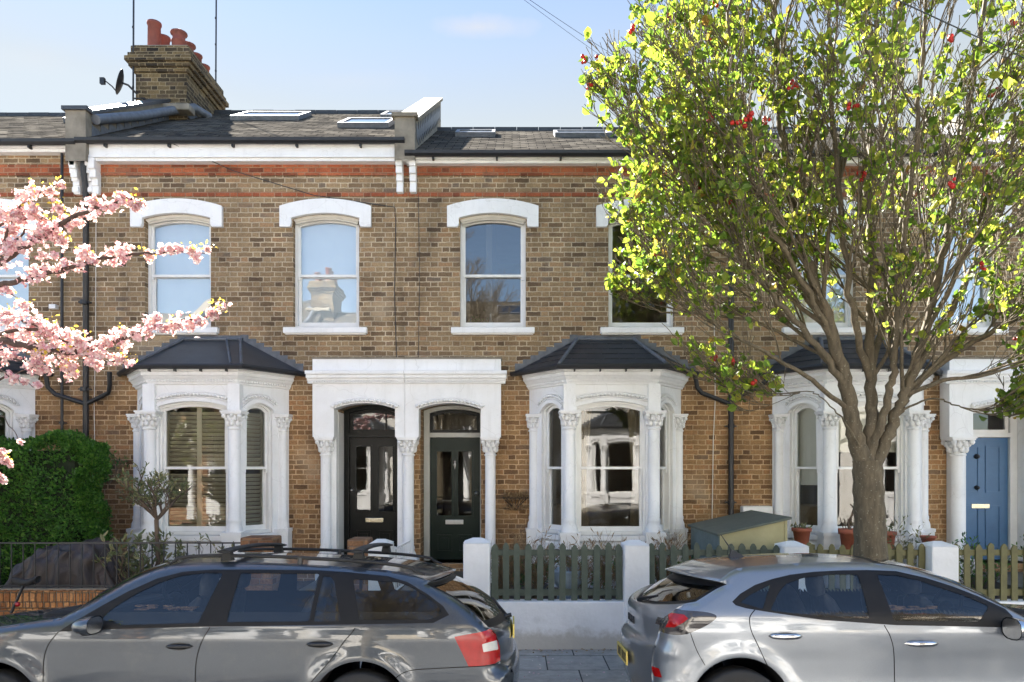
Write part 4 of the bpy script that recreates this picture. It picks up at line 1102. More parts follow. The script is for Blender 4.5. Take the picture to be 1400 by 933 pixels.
mb = MB()
n = 60; vs = []
mb.box(-.262, 6.9, 8.66, 8.86, -.1, .565)
obj_thing(mb, 'garden_wall', MT['wallwhite'], 'low white rendered garden wall under the picket fences, stained at its foot', 'wall', (3, 8.76, 0), bevel=.012)

def fence(x0, x1, mat, label, z0=.575, zt=1.245, n=None, lean=.0):
    t = thing('picket_fence', label, 'fence', ((x0+x1)/2, 8.74, .56), 'picket fences on the low white wall')
    mb = MB(); mb.box(x0, x1, 8.752, 8.785, 1.10, 1.17); build(mb, 'rail', MT[mat], t, bevel=.004)
    mb = MB(); mb.box(x0, x1, 8.752, 8.785, .62, .70); build(mb, 'rail', MT[mat], t, bevel=.004)
    n = n or round((x1-x0)/.142)
    for k in range(n):
        x = x0 + .04 + (x1-x0-.08)*k/(n-1) + random.uniform(-.006, .006); w = .038 + random.uniform(-.003, .002)
        zt_ = zt + random.uniform(-.018, .018); ln = random.uniform(-.008, .008); zb = z0 + random.uniform(-.008, .004)
        m = MB(); F_ = frame((x, 8.75, 0), (1, 0, 0), (0, -1, 0)); f2 = lambda a, b, c: F_(a + ln*(b-zb)/.6, b, c)
        m.plate(lambda a, b, c: f2(a, b, c+.02), [(-w, zb), (w, zb), (w, zt_-.045), (w*.45, zt_-.01), (0, zt_), (-w*.45, zt_-.01), (-w, zt_-.045)], [], .02)
        build(m, 'picket', MT[mat], t, bevel=.002)
fence(-.25, 1.32, 'picket_green', 'grey-green picket fence between the two white piers nearest the middle of the street view', n=12)
fence(1.625, 3.195, 'picket_green', 'grey-green picket fence behind the tailgate of the silver car, below the garden box', n=12)
fence(3.505, 4.935, 'picket_olive', 'olive picket fence behind the tree trunk and the terracotta pots', n=11)
fence(5.265, 6.75, 'picket_olive', 'olive picket fence below the blue door at the right edge', z0=.50, n=11)

mb = MB(); mb.box(7.95, 13.0, 8.66, 8.86, -.1, .565)
obj_thing(mb, 'garden_wall', MT['wallwhite'], 'low white garden wall of the next house, beyond the right edge', 'wall', (10, 8.76, 0), bevel=.012)
pier(7.86, 8.16, 1.28, 'white pier on the far side of the blue door path, beyond the right edge')
fence(8.18, 10.6, 'picket_olive', 'olive picket fence of the next house, beyond the right edge')
mb = MB()
for k in range(3): mb.box(6.95, 7.84, 8.45+k*.14, 8.87, -.02, .16*(k+1))
o = build(mb, 'path', MT['pathtile']); tag(o, kind='structure')
mb = MB()
for k in range(3): mb.box(-2.75, -1.95, 8.45+k*.14, 8.87, -.02, .16*(k+1))
o = build(mb, 'path', MT['pathtile']); tag(o, kind='structure')
# iron gate standing open
def gate():
    t = thing('garden_gate', 'white painted metal gate standing open beside the middle porch column', 'gate', (-1.42, 8.8, .6))
    d = Vector((.06, 1, 0)).normalized(); L = .95; o = Vector((-1.42, 8.85, 0))
    mb = MB()
    for z in (1.17, 1.02, .66): mb.tube([o + Vector((0, 0, z)), o + d*L + Vector((0, 0, z))], .012, 6)
    for s in (0, L): mb.tube([o + d*s + Vector((0, 0, .6)), o + d*s + Vector((0, 0, 1.2))], .014, 6)
    build(mb, 'frame', MT['gloss_white'], t, uv=False)
    for k in range(1, 8):
        m = MB(); p = o + d*(L*k/8); m.tube([p + Vector((0, 0, .66)), p + Vector((0, 0, 1.17))], .008, 6); build(m, 'bar', MT['gloss_white'], t, uv=False)
gate()

# garden box with sloping lid
def shed():
    x0, x1, y0, y1 = 2.60, 3.44, 9.15, 10.6
    t = thing('storage_box', 'cream and blue-green garden storage box with a grey-green sloping lid', 'storage box', (3.0, 9.9, .45))
    zl, zr = 1.31, 1.50
    mb = MB(); mb.add([(x0, y0, .45), (x1, y0, .45), (x1, y0, zr), (x0, y0, zl), (x0, y1, .45), (x1, y1, .45), (x1, y1, zr), (x0, y1, zl)], [(0, 1, 2, 3), (5, 4, 7, 6), (1, 5, 6, 2)])
    mb.box(x0+.0, x0+.03, y0-.012, y0, .45, zl); mb.box(x1-.03, x1, y0-.012, y0, .45, zr)
    build(mb, 'side_panel', MT['shed_side'], t)
    mb = MB(); y = y0
    while y < y1-.02: mb.box(x0-.012, x0, y+.004, min(y+.088, y1)-.003, .45, zl-.01); y += .09
    mb.box(x0-.001, x0+.01, y0, y1, .45, zl-.005)
    build(mb, 'front_panel', MT['shed_front'], t)
    mb = MB(); e = .045
    a = [(x0-e, y0-e, zl-.01), (x1+e, y0-e, zr+.01), (x1+e, y1+e, zr+.01), (x0-e, y1+e, zl-.01)]
    mb.add(a + [(p[0], p[1], p[2]+.03) for p in a], [(3, 2, 1, 0), (4, 5, 6, 7), (0, 1, 5, 4), (1, 2, 6, 5), (2, 3, 7, 6), (3, 0, 4, 7)])
    build(mb, 'lid', MT['shed_lid'], t, bevel=.006)
shed()

def pot(x, y, z, r, h, label, plant):
    t = thing('plant_pot', label, 'plant pot', (x, y, z), 'terracotta pots in front of the bay behind the tree')
    mb = MB(); mb.lathe([(r*.68, z), (r*.9, z+h*.78), (r*1.03, z+h*.79), (r*1.06, z+h), (r*.93, z+h), (r*.9, z+h*.88), (.001, z+h*.88)], (x, y, 0), 20)
    build(mb, 'pot', MT['pot'], t, uv=False)
    if plant:
        P = np.array([x, y, z+h*.9]) + np.random.normal(size=(plant, 3))*np.array([r*.45, r*.45, .0]); P[:, 2] += np.random.rand(plant)*.05
        v, f = leaf_cloud(P, .055, dirs=np.tile([0, 0, 1.], (plant, 1)), aspect=.35)
        mesh_obj('foliage', v, f, MT['laurel'], t)
pot(3.96, 10.0, 1.11, .125, .22, 'small terracotta pot with a low plant, leftmost of the pots behind the tree', 40)
pot(4.60, 9.95, .98, .145, .34, 'largest terracotta pot, with a dry stem, just left of the tree trunk', 0)
pot(5.13, 10.0, 1.05, .115, .23, 'terracotta pot showing just right of the tree trunk', 18)
pot(5.70, 10.02, 1.08, .10, .14, 'shallow brown pot at the right corner of the bay, rightmost of the pots', 0)
mb = MB(); mb.tube([(4.60, 9.95, 1.28), (4.57, 9.95, 1.40), (4.62, 9.95, 1.50), (4.65, 9.95, 1.60), (4.60, 9.95, 1.66)], [.02, .018, .015, .012, .008], 6)
for k in range(5): mb.tube([(4.58+.03*k-.06, 9.95, 1.28), (4.56+.05*k-.1, 9.93, 1.46)], .006, 5)
obj_thing(mb, 'dry_stem', MT['shrubbark'], 'dry curled brown stem growing from the largest terracotta pot', 'plant', (4.6, 9.95, 1.28))
mb = MB()
mb.box(3.75, 5.9, 9.8, 10.2, .93, .98)
for x in (3.8, 4.8, 5.8): mb.box(x, x+.05, 9.85, 10.15, .44, .93)
for a, b, c in ((3.9, 4.1, 1.11), (5.0, 5.26, 1.05), (5.6, 5.82, 1.08)): mb.box(a, b, 9.9, 10.12, .98, c)
obj_thing(mb, 'plant_stand', MT['picket_olive'], 'low timber stand under the terracotta pots, hidden behind the olive pickets', 'stand', (4.8, 10, .44))

# covered motorbike
def tarp():
    x0, x1 = -6.25, -4.72; n, m = 90, 44; vs = []
    prof = [(0, .12), (.08, .40), (.2, .54), (.35, .58), (.5, .61), (.62, .66), (.72, .60), (.82, .36), (.92, .12), (1, .02)]
    for i in range(n+1):
        t = i/n
        h = np.interp(t, [p[0] for p in prof], [p[1] for p in prof]) + .012*math.sin(t*40)
        for j in range(m+1):
            a = math.pi*j/m
            fold = .035*math.sin(t*55 + 2*math.sin(j*.25)) * math.sin(a) * (1-.6*abs(math.sin(a)))
            w = .34*(1+.12*math.sin(t*31)) + fold*1.6
            yy = math.cos(a); yy = math.copysign(abs(yy)**.75, yy)
            zz = max(0, math.sin(a))**.6
            vs.append((x0 + (x1-x0)*t + .02*math.sin(j*.7+t*9), 9.28 - yy*w, .47 + (h+.12)*zz*(1+.03*math.sin(j*.9+t*20))))
    fs = [(i*(m+1)+j, (i+1)*(m+1)+j, (i+1)*(m+1)+j+1, i*(m+1)+j+1) for i in range(n) for j in range(m)]
    mb = MB(); mb.add(vs, fs, 0, True)
    obj_thing(mb, 'motorbike_cover', MT['tarp'], 'dark brown cloth cover draped over a motorbike behind the iron railings, under the hedge', 'cover', (-5.5, 9.28, .45), uv=False)
tarp()

# hedge
def hedge():
    t = thing('hedge', 'dense dark green clipped hedge at the left, above the covered motorbike', 'hedge', (-7.3, 9.95, .44))
    x0, x1, y0, y1, z0, z1 = -10.4, -5.53, 9.5, 10.05, .5, 2.54
    N = 52000; P = []
    A = np.random.rand(N, 3)
    # points near the surface of a soft-cornered block
    face = np.random.choice(4, N, p=[.52, .26, .16, .06])
    X = x0 + (x1-x0)*A[:, 0]; Y = y0 + (y1-y0)*A[:, 1]; Z = z0 + (z1-z0)*A[:, 2]
    Y = np.where(face == 0, y0, Y); Z = np.where(face == 1, z1, Z); X = np.where(face == 2, x1, X)
    dep = np.abs(np.random.normal(size=N))*.045
    Y = np.where(face == 0, Y+dep, Y); Z = np.where(face == 1, Z-dep, Z); X = np.where(face == 2, X-dep, X)
    # soften the corners and give an uneven outline
    cx, cy, cz = (x0+x1)/2, (y0+y1)/2, (z0+z1)/2
    q = np.maximum(0, (X-(x1-.35))/.35)**2 + np.maximum(0, (Z-(z1-.35))/.35)**2 + np.maximum(0, (y0+.25-Y)/.25)**2
    sc = np.where(q > 1, (np.sqrt(q)-1)*.30, 0)
    X -= np.where(X > x1-.35, sc*.8, 0); Z -= np.where(Z > z1-.35, sc*.8, 0); Y += np.where(Y < y0+.25, sc*.5, 0)
    wob = .07*np.sin(X*3.1+1)*np.cos(Z*2.7) + .05*np.sin(X*7+Z*5) + .03*np.sin(X*13-Z*11)
    Y += np.where(face == 0, wob, 0); Z += np.where(Z > z1-.4, wob*.8, 0); X += np.where(face == 2, .06*np.sin(Z*6)+.04*np.sin(Z*13+Y*5), 0)
    P = np.stack([X, Y, Z], 1)
    nb = np.zeros((N, 3)); nb[:, 1] = -1.0; nb[:, 2] = .6
    v, f = leaf_cloud(P, .047, dirs=nb*.7, aspect=.55)
    mesh_obj('foliage', v, f, MT['hedge'], t)
    mb = MB(); mb.box(x0+.1, x1-.22, y0+.14, y1-.1, z0, z1-.16); build(mb, 'shade_core', MT['hedgecore'], t, bevel=.1)  # solid near-black block standing in for the shade deep between the leaves
    mb = MB()
    for k in range(12): mb.tube([(x0+.3+k*.42, 9.95, .42), (x0+.3+k*.42+.05, 9.95, 1.2)], .025, 6)
    build(mb, 'stems', MT['shrubbark'], t, uv=False)
MT['hedgecore'] = pmat('hedge_core_shade', (.012, .022, .008), (.006, .011, .004), rough=.95, vs=20)  # colour of shade inside the hedge
hedge()

# little trees and shrubs
def twiggy(name, label, base, h, spread, nst, nleaf, lsize, mat='laurel', trunk_h=0, r0=.02, cat='shrub', up=1.0, group=None, bark_='shrubbark', lasp=.36):
    t = thing(name, label, cat, base, group); mb = MB(); tips = []
    b = Vector(base)
    if trunk_h: mb.tube([b, b+Vector((.01, 0, trunk_h*.5)), b+Vector((-.01, 0, trunk_h))], [r0*1.2, r0, r0*.95], 8)
    s = b + Vector((0, 0, trunk_h))
    def br(p, d, L, r, lev):
        pts = [p]; q = p; dd = d
        for k in range(4):
            dd = (dd + Vector((random.gauss(0, .16), random.gauss(0, .16), .10*up))).normalized(); q = q + dd*L/4; pts.append(q)
            if lev >= 1: tips.append((q, dd))
        mb.tube(pts, [r*(1-.15*i) for i in range(5)], 5)
        if lev < 3:
            for k in range(3 if lev < 2 else 2):
                j = random.randint(1, 4); a = random.uniform(0, 6.28); o = Vector((math.cos(a), math.sin(a), .25))
                br(pts[j], (dd*.8 + o*.75).normalized(), L*.62, r*.6, lev+1)
    for k in range(nst):
        a = 6.28*k/nst + random.uniform(-.4, .4); d = Vector((math.cos(a)*spread, math.sin(a)*spread, 1)).normalized()
        br(s, d, (h-trunk_h)*.55, r0*.7 if trunk_h else r0*.6, 0)
    build(mb, 'stems', MT[bark_], t, uv=False)
    P = []; D = []
    for _ in range(nleaf):
        q, d = random.choice(tips); P.append((q.x+random.gauss(0, .012), q.y+random.gauss(0, .012), q.z+random.gauss(0, .012))); D.append(tuple(d))
    v, f = leaf_cloud(P, lsize, dirs=np.array(D), aspect=lasp); mesh_obj('foliage', v, f, MT[mat], t)
    return t
twiggy('standard_tree', 'small clipped standard tree with grey-green leaves in front of the shuttered bay window', (-4.56, 9.4, .44), 1.75, 1.0, 7, 750, .062, trunk_h=1.05, r0=.03, cat='tree', up=.3)
twiggy('laurel_shrub', 'leafy grey-green shrub at the foot of the small standard tree, behind the railings', (-4.72, 9.15, .44), 1.0, .6, 6, 330, .10, r0=.018)
twiggy('laurel_shrub', 'thin leafy shrub behind the railings, left of the brown brick pier', (-3.86, 9.2, .44), .85, .7, 5, 200, .08, r0=.014)
twiggy('laurel_shrub', 'straggly light shrub rising between the pots and the white pier right of the tree', (5.05, 9.5, .44), 1.05, .4, 5, 170, .06, r0=.012)
twiggy('laurel_shrub', 'dark low bush behind the olive pickets, below the blue door', (6.1, 9.6, .44), .85, 1.0, 7, 420, .06, mat='hedge', r0=.014)
twiggy('laurel_shrub', 'dark leafy bush behind the last olive pickets at the right edge', (7.0, 9.5, .44), .95, .8, 7, 350, .06, mat='hedge', r0=.014)
twiggy('laurel_shrub', 'climbing sprig with small leaves in front of the white wall left of the shuttered bay', (-5.95, 10.8, 1.9), .55, .7, 4, 160, .05, mat='hedge', r0=.01)
for k, (x, h, lb) in enumerate(((-.12, .80, 'dried brown plant behind the first pickets right of the white path pier'), (.28, .9, 'dried reddish seed heads behind the pickets left of the blue bowl'), (.82, .8, 'dried brown stalks behind the pickets right of the blue bowl'), (1.18, .85, 'tall dried stalks behind the last pickets before the middle white pier'), (1.85, .9, 'dry stalks poking over the pickets beside the silver car spoiler'))):
    twiggy('dried_plant', lb, (x, 9.1+.05*(k % 2), .44), h, .32, 15, 120, .09, mat='dryleaf', r0=.013, cat='plant', group='dried plants behind the pickets', bark_='drystem', lasp=.16) if 'drystem' in MT else None
twiggy('garden_bush', 'low dark green bush behind the left pickets of the middle fence', (.22, 9.5, .44), .62, 1.1, 8, 620, .06, mat='hedge', r0=.012)
twiggy('garden_bush', 'low dark green bush behind the right pickets of the middle fence', (1.05, 9.55, .44), .62, 1.1, 8, 620, .06, mat='hedge', r0=.012)
twiggy('garden_bush', 'low dark green bush behind the pickets next to the cream storage box', (2.1, 9.4, .44), .66, 1.0, 8, 620, .06, mat='hedge', r0=.012)
mb = MB(); mb.lathe([(.10, .62), (.19, .74), (.225, .86), (.225, .885), (.20, .885), (.17, .78), (.001, .72)], (.70, 9.15, 0), 24)
mb.lathe([(.15, .44), (.13, .62)], (.70, 9.15, 0), 16)
obj_thing(mb, 'garden_bowl', MT['bluebowl'], 'pale blue bowl on a stand glimpsed behind the middle pickets', 'bowl', (.7, 9.15, .44), uv=False)

# half basket with dry growth on the brick wall
t = thing('wall_basket', 'half round wall basket of dried plants on the bricks beside the green door', 'wall basket', (.05, 11.0, 1.5))
mb = MB()
for k in range(9):
    a = math.pi*k/8; mb.tube([(.05 + .19*math.cos(a)*s_, 11.09 - .16*math.sin(a)*s_, 1.70 - .19*(1-s_)) for s_ in (1, .9, .7, .4, .1)], .005, 5)
mb.tube([(.05 + .19*math.cos(math.pi*k/12), 11.09 - .16*math.sin(math.pi*k/12), 1.70) for k in range(13)], .007, 5)
build(mb, 'basket', MT['black_metal'], t, uv=False)
a = np.random.rand(420)*math.pi; rr = np.sqrt(np.random.rand(420))*.19; u = np.random.rand(420)
P = np.stack([.05+rr*np.cos(a), 11.07-rr*.8*np.sin(a), 1.62+u*.14-.10*(u < .3)], 1)
v, f = leaf_cloud(P, .05, dirs=np.tile([0, -.3, .6], (420, 1)), aspect=.3); mesh_obj('foliage', v, f, MT['dryleaf'], t)

mb = MB(); vx = mx(671, 11.4); mb.lathe([(.035, 4.33), (.04, 4.37), (.02, 4.47), (.012, 4.54), (.018, 4.56)], (vx, 11.38, 0), 14)
obj_thing(mb, 'vase', MT['gloss_white'], 'small white vase on the sill inside the upper window above the green door', 'vase', (vx, 11.38, 4.33), uv=False)
vx = mx(652, 11.4); P_ = np.array([vx, 11.42, 4.40]) + np.random.normal(size=(160, 3))*np.array([.07, .03, .05]); P_[:, 2] = np.clip(P_[:, 2], 4.34, 4.6)
v, f = leaf_cloud(P_, .05); o = mesh_obj('house_plant', v, f, MT['hedge'], origin=(vx, 11.42, 4.33)); tag(o, 'bright green house plant inside the upper window above the green door', 'plant')
# folding bicycle leaning on the brick wall
def bike():
    Y = 8.34; t = thing('bicycle', 'small-wheeled folding bicycle leaning on the orange brick wall at the left edge', 'bicycle', (-5.9, Y, 0))
    for nm, x in (('wheel', -5.42), ('wheel', -6.42)):
        mb = MB(); mb.lathe([(.175, -.02), (.20, -.022), (.215, 0), (.20, .022), (.175, .02), (.17, 0), (.175, -.02)], (x, Y, .215), 28, axis='y', caps=False); w_ = build(mb, nm, MT['rubber'], t, uv=False)
        mb = MB()
        for k in range(14): a = 6.28*k/14; mb.tube([(x, Y, .215), (x+.17*math.cos(a), Y, .215+.17*math.sin(a))], .0015, 3)
        mb.lathe([(.165, -.012), (.178, -.012), (.178, .012), (.165, .012)], (x, Y, .215), 24, axis='y', caps=False)
        build(mb, 'rim', MT['steel'], w_, uv=False)
    mb = MB(); mb.tube([(-5.42, Y-.05, .215), (-5.6, Y-.03, .26), (-5.76, Y, .30)], .012, 6); mb.tube([(-5.42, Y+.05, .215), (-5.6, Y+.03, .26), (-5.76, Y, .30)], .012, 6)
    mb.tube([(-5.76, Y, .30), (-6.0, Y, .42), (-6.33, Y, .50)], .022, 8); mb.tube([(-6.42, Y, .215), (-6.36, Y, .45), (-6.30, Y, .95)], .018, 8)
    mb.tube([(-5.5, Y, .36), (-5.74, Y, .38)], .012, 6)
    build(mb, 'frame', MT['blackplastic'], t, uv=False)
    mb = MB(); mb.tube([(-5.78, Y, .30), (-5.70, Y, .52), (-5.56, Y, .83)], .016, 8); build(mb, 'seat_post', MT['black_metal'], t, uv=False)
    mb = MB()
    vs = []; n = 14
    for i in range(11):
        s_ = i/10; x = -5.70 + .30*s_; wd = np.interp(s_, [0, .3, .6, .85, 1], [.02, .028, .06, .078, .06]); z = .86 + .012*math.cos(s_*6.28) + (.012 if s_ > .8 else 0)
        for k in range(n): a = 6.28*k/n; vs.append((x, Y+wd*math.cos(a), z + .034*math.sin(a)*(1 if math.sin(a) > 0 else 1.3)))
    mb.add(vs, [(i*n+k, i*n+(k+1) % n, (i+1)*n+(k+1) % n, (i+1)*n+k) for i in range(10) for k in range(n)] + [tuple(range(n)), tuple(range(10*n, 11*n))[::-1]], 0, True)
    build(mb, 'saddle', MT['rubber'], t, uv=False)
    mb = MB(); mb.tube([(-6.33, Y-.24, .97), (-6.30, Y, .95), (-6.33, Y+.24, .97)], .013, 8); build(mb, 'handlebar', MT['blackplastic'], t, uv=False)
    mb = MB(); mb.lathe([(.028, 0), (.028, -.015), (.001, -.02)], (-5.62, Y-.02, .60), 12, axis='y'); build(mb, 'rear_reflector', MT['redlamp'], t, uv=False)
    mb = MB(); mb.lathe([(.055, -.008), (.06, 0), (.055, .008)], (-5.76, Y-.05, .30), 18, axis='y'); mb.tube([(-5.76, Y-.06, .30), (-5.66, Y-.07, .18)], .009, 6); mb.box(-5.70, -5.62, Y-.15, Y-.07, .165, .185); build(mb, 'crank', MT['steel'], t, uv=False)

bike()
# ------------------------------------------------------------------ street tree
def street_tree():
    TX, TY = 3.77, 7.72
    t = thing('street_tree', 'big multi-stemmed street tree with fresh yellow-green leaves and scattered red berries', 'tree', (TX, TY, 0))
    rnd = random.Random(21); mb = MB(); leafpts = []; leafdir = []; berry = []
    P = lambda px, py, dy=0.: Vector((mx(px, TY+dy), TY+dy, mz(py, TY+dy)))
    C0 = Vector((4.1, TY, 5.8)); RAD = Vector((3.3, 2.5, 3.1))
    def inside(p):
        q = p - C0; tp = 1 - .13*max(0, q.z)/2.0; return (abs(q.x)/(RAD.x*tp))**2.2 + (abs(q.y)/RAD.y)**2.2 + (abs(q.z)/RAD.z)**2.8
    def curve(pts, n):
        out = []
        for i in range(len(pts)-1):
            p0, p1, p2, p3 = pts[max(0, i-1)], pts[i], pts[i+1], pts[min(len(pts)-1, i+2)]
            for k in range(n):
                s = k/n; out.append(.5*((2*p1)+(-p0+p2)*s+(2*p0-5*p1+4*p2-p3)*s*s+(-p0+3*p1-3*p2+p3)*s**3))
        out.append(pts[-1]); return out
    def branch(p, d, L, r, lev):
        n = 6 if lev < 3 else 4; pts = [p]; q = p; dd = d.normalized(); step = L/n
        out = Vector((p.x-C0.x, p.y-C0.y, 0)); out = out.normalized() if out.length > .01 else Vector((1, 0, 0))
        for k in range(n):
            dd = (dd + Vector((rnd.gauss(0, .10), rnd.gauss(0, .10), .085 + rnd.gauss(0, .05)))).normalized(); q = q + dd*step
            if inside(q) > 1.0 + .17*math.sin(q.z*3.1+q.x*2.3) + .10*math.sin(q.z*7.7-q.x*5+q.y*4): break
            pts.append(q)
        if len(pts) < 2: return
        m = len(pts)
        mb.tube(pts, [max(.0033, r*(1-.62*i/(m-1))) for i in range(m)], 6 if lev < 2 else (5 if lev < 3 else 4), caps=False)
        if lev >= 2:
            for i in range(1, m):
                a, b = pts[i-1], pts[i]; k = 5 if lev > 2 else 3
                for _ in range(k):
                    s = rnd.random(); w = a.lerp(b, s); leafpts.append(w); leafdir.append((b-a).normalized())
            if rnd.random() < .02 : berry.append(pts[-1])
        if lev < 4:
            nch = {0: 0, 1: 7, 2: 4, 3: 2}[lev]
            for k in range(nch):
                i = rnd.randint(1, m-1); a = rnd.uniform(0, 6.28)
                side = Vector((math.cos(a), math.sin(a), .1)); side = (side + out*.5)
                nd_ = (dd*.95 + side*.62).normalized()
                branch(pts[i], nd_, L*rnd.uniform(.42, .62), max(.003, r*(.5 if lev < 2 else .45)), lev+1)
    def stem(pxs, r0, r1, nb, dys=None):
        r0 *= .88; r1 *= .9
        pts = [P(a, b, (dys[i] if dys else 0)) for i, (a, b) in enumerate(pxs)]; c = curve(pts, 6); m = len(c)
        c = [q + Vector((rnd.gauss(0, .012), rnd.gauss(0, .012), 0)) if 2 < i < m-1 else q for i, q in enumerate(c)]
        rr = [r0 + (r1-r0)*(i/(m-1))**.8 for i in range(m)]
        mb.tube(c, rr, 12 if r0 > .06 else 8, caps=False)
        for k in range(nb):
            i = rnd.randint(int(m*.28), m-1); a = rnd.uniform(0, 6.28); tg = (c[min(i+1, m-1)] - c[max(0, i-1)]).normalized()
            o = Vector((c[i].x-C0.x, c[i].y-C0.y, 0)); o = o.normalized() if o.length > .05 else Vector((0, 0, 0))
            d = (tg*1.0 + Vector((math.cos(a), math.sin(a), .1))*.75 + o*.35).normalized()
            branch(c[i], d, rnd.uniform(.8, 1.7), max(.008, rr[i]*.45), 1)
        branch(c[-1], (c[-1]-c[-2]).normalized(), 1.0, r1, 1)
    # trunk
    tr = [Vector((TX+.02, TY, -.15)), Vector((TX+.02, TY, .35)), P(1190, 760), P(1189, 710), P(1187, 665), P(1186, 630)]
    c = curve(tr, 6); rad = [.20, .18, .165, .155, .15, .147]; rr = []
    for i in range(len(c)):
        s = i/(len(c)-1)*5; k = min(4, int(s)); rr.append(rad[k] + (rad[k+1]-rad[k])*(s-k) + .006*math.sin(i*1.7))
    mb.tube(c, rr, 18, caps=True)
    # knobbly base flare
    for k in range(6):
        a = 6.28*k/6 + .3; mb.tube([(TX+.02+.12*math.cos(a), TY+.12*math.sin(a), .3), (TX+.02+.19*math.cos(a), TY+.19*math.sin(a), .05), (TX+.02+.27*math.cos(a), TY+.27*math.sin(a), -.15)], [.06, .075, .07], 8)
    S_ = [
     ([(1184, 640), (1170, 600), (1160, 550), (1150, 500), (1128, 430), (1100, 350), (1080, 250), (1066, 130), (1060, 0), (1062, -90)], .115, .022, 15, [0, 0, 0, -.05, -.1, -.15, -.2, -.25, -.3, -.3]),
     ([(1186, 640), (1190, 590), (1192, 540), (1190, 470), (1192, 380), (1188, 260), (1195, 120), (1198, 0), (1200, -110)], .088, .02, 14, [0, .03, .08, .1, .1, .2, .3, .3, .2]),
     ([(1190, 650), (1212, 600), (1228, 560), (1245, 520), (1262, 460), (1285, 370), (1305, 260), (1325, 140), (1345, 20), (1360, -80)], .082, .018, 14, [0, 0, -.05, -.1, -.1, -.2, -.2, -.3, -.3, -.3]),
     ([(1190, 620), (1206, 575), (1215, 540), (1222, 500), (1228, 420), (1240, 300), (1252, 180), (1262, 60), (1270, -60)], .06, .016, 10, [0, -.05, -.1, -.2, -.4, -.6, -.8, -.9, -1]),
     ([(1155, 525), (1120, 480), (1080, 430), (1035, 380), (985, 320), (930, 245), (885, 160), (855, 90)], .048, .012, 16, [-.05, -.1, -.2, -.3, -.3, -.4, -.4, -.4]),
     ([(1150, 500), (1120, 430), (1070, 350), (1020, 260), (985, 160), (955, 60), (940, -40)], .045, .012, 14, [-.05, .1, .3, .5, .6, .7, .7]),
     ([(1140, 470), (1105, 400), (1050, 300), (1010, 190), (1000, 80), (995, -30)], .038, .012, 12, [-.05, -.3, -.6, -.9, -1, -1]),
     ([(1236, 545), (1275, 505), (1320, 475), (1370, 445), (1430, 400), (1490, 330), (1530, 230)], .052, .012, 14, [-.05, 0, .05, .1, .1, .1, .1]),
     ([(1245, 520), (1290, 440), (1340, 350), (1385, 250), (1420, 140), (1440, 30), (1450, -60)], .045, .012, 14, [-.1, 0, .2, .4, .5, .5, .5]),
     ([(1262, 460), (1310, 370), (1360, 260), (1400, 150), (1430, 60)], .035, .012, 10, [-.1, -.4, -.8, -1, -1.1]),
     ([(1190, 520), (1165, 420), (1150, 300), (1140, 180), (1135, 60), (1130, -60)], .05, .014, 12, [.08, -.2, -.5, -.7, -.8, -.8]),
     ([(1192, 500), (1215, 400), (1235, 280), (1225, 160), (1230, 40), (1235, -70)], .05, .014, 12, [.08, .4, .8, 1.1, 1.2, 1.2]),
     ([(1160, 560), (1110, 520), (1060, 490), (1005, 460), (950, 420), (900, 370), (865, 310)], .032, .009, 15, [0, -.2, -.3, -.4, -.4, -.4, -.4]),
     ([(1150, 510), (1095, 470), (1030, 440), (960, 430), (900, 425), (860, 400)], .026, .008, 12, [0, .2, .4, .5, .5, .5]),
     ([(1240, 540), (1290, 520), (1340, 515), (1390, 500), (1450, 480)], .03, .009, 9, [-.1, -.3, -.4, -.5, -.5]),
     ([(1175, 610), (1150, 570), (1125, 545), (1100, 535), (1075, 545)], .012, .004, 3, [-.1, -.15, -.2, -.2, -.2]),
     ([(1235, 560), (1275, 545), (1310, 555), (1340, 560), (1380, 545)], .014, .004, 5, [-.1, -.2, -.3, -.3, -.3]),
    ]
    for a in S_: stem(*a)
    tk = build(mb, 'trunk', MT['trunk'], t, uv=False)
    # leaves sit in little tufts along the twigs
    LP = np.array([tuple(p) for p in leafpts]); LD = np.array([tuple(d) for d in leafdir])
    NMAX = 6600
    # thinner at the upper right and in the middle of the crown, thicker at the left and low down
    px = 700 + LP[:, 0]/LP[:, 1]*1000
    left = np.clip((4.2-LP[:, 0])/3.0, 0, 1); low = np.clip((4.9-LP[:, 2])/1.6, 0, 1)
    wgt = .58 + .42*np.maximum(left**.8, low*.55)
    core = np.clip(1-np.abs(LP[:, 0]-3.9)/1.0, 0, 1)*np.clip((5.2-LP[:, 2])/2, 0, 1); wgt *= 1-.6*core
    idx = np.random.choice(len(LP), size=min(NMAX, len(LP)*2), p=wgt/wgt.sum())
    idx = np.repeat(idx, 3); Q = LP[idx] + np.random.normal(size=(len(idx), 3))*.017
    v, f = leaf_cloud(Q, .076, dirs=LD[idx]*.4 + np.array([0, 0, -.1]), aspect=.78, fold=.35, jitter=.45)
    print('TREE leaves', len(idx), 'twigs', len(LP), 'tubes faces', len(mb.f))
    mesh_obj('foliage', v, f, MT['leaf'], t, uv=False)
    rnd.shuffle(berry)
    for p in berry[:88]:
        bm_ = MB()
        n = rnd.randint(3, 8)
        for _ in range(n): bm_.ball((p.x+rnd.gauss(0, .022), p.y+rnd.gauss(0, .02), p.z+rnd.gauss(0, .018)), rnd.uniform(.016, .026), 6)
        build(bm_, 'berry_cluster', MT['berry'], t, uv=False)
    return t
TREE = street_tree()

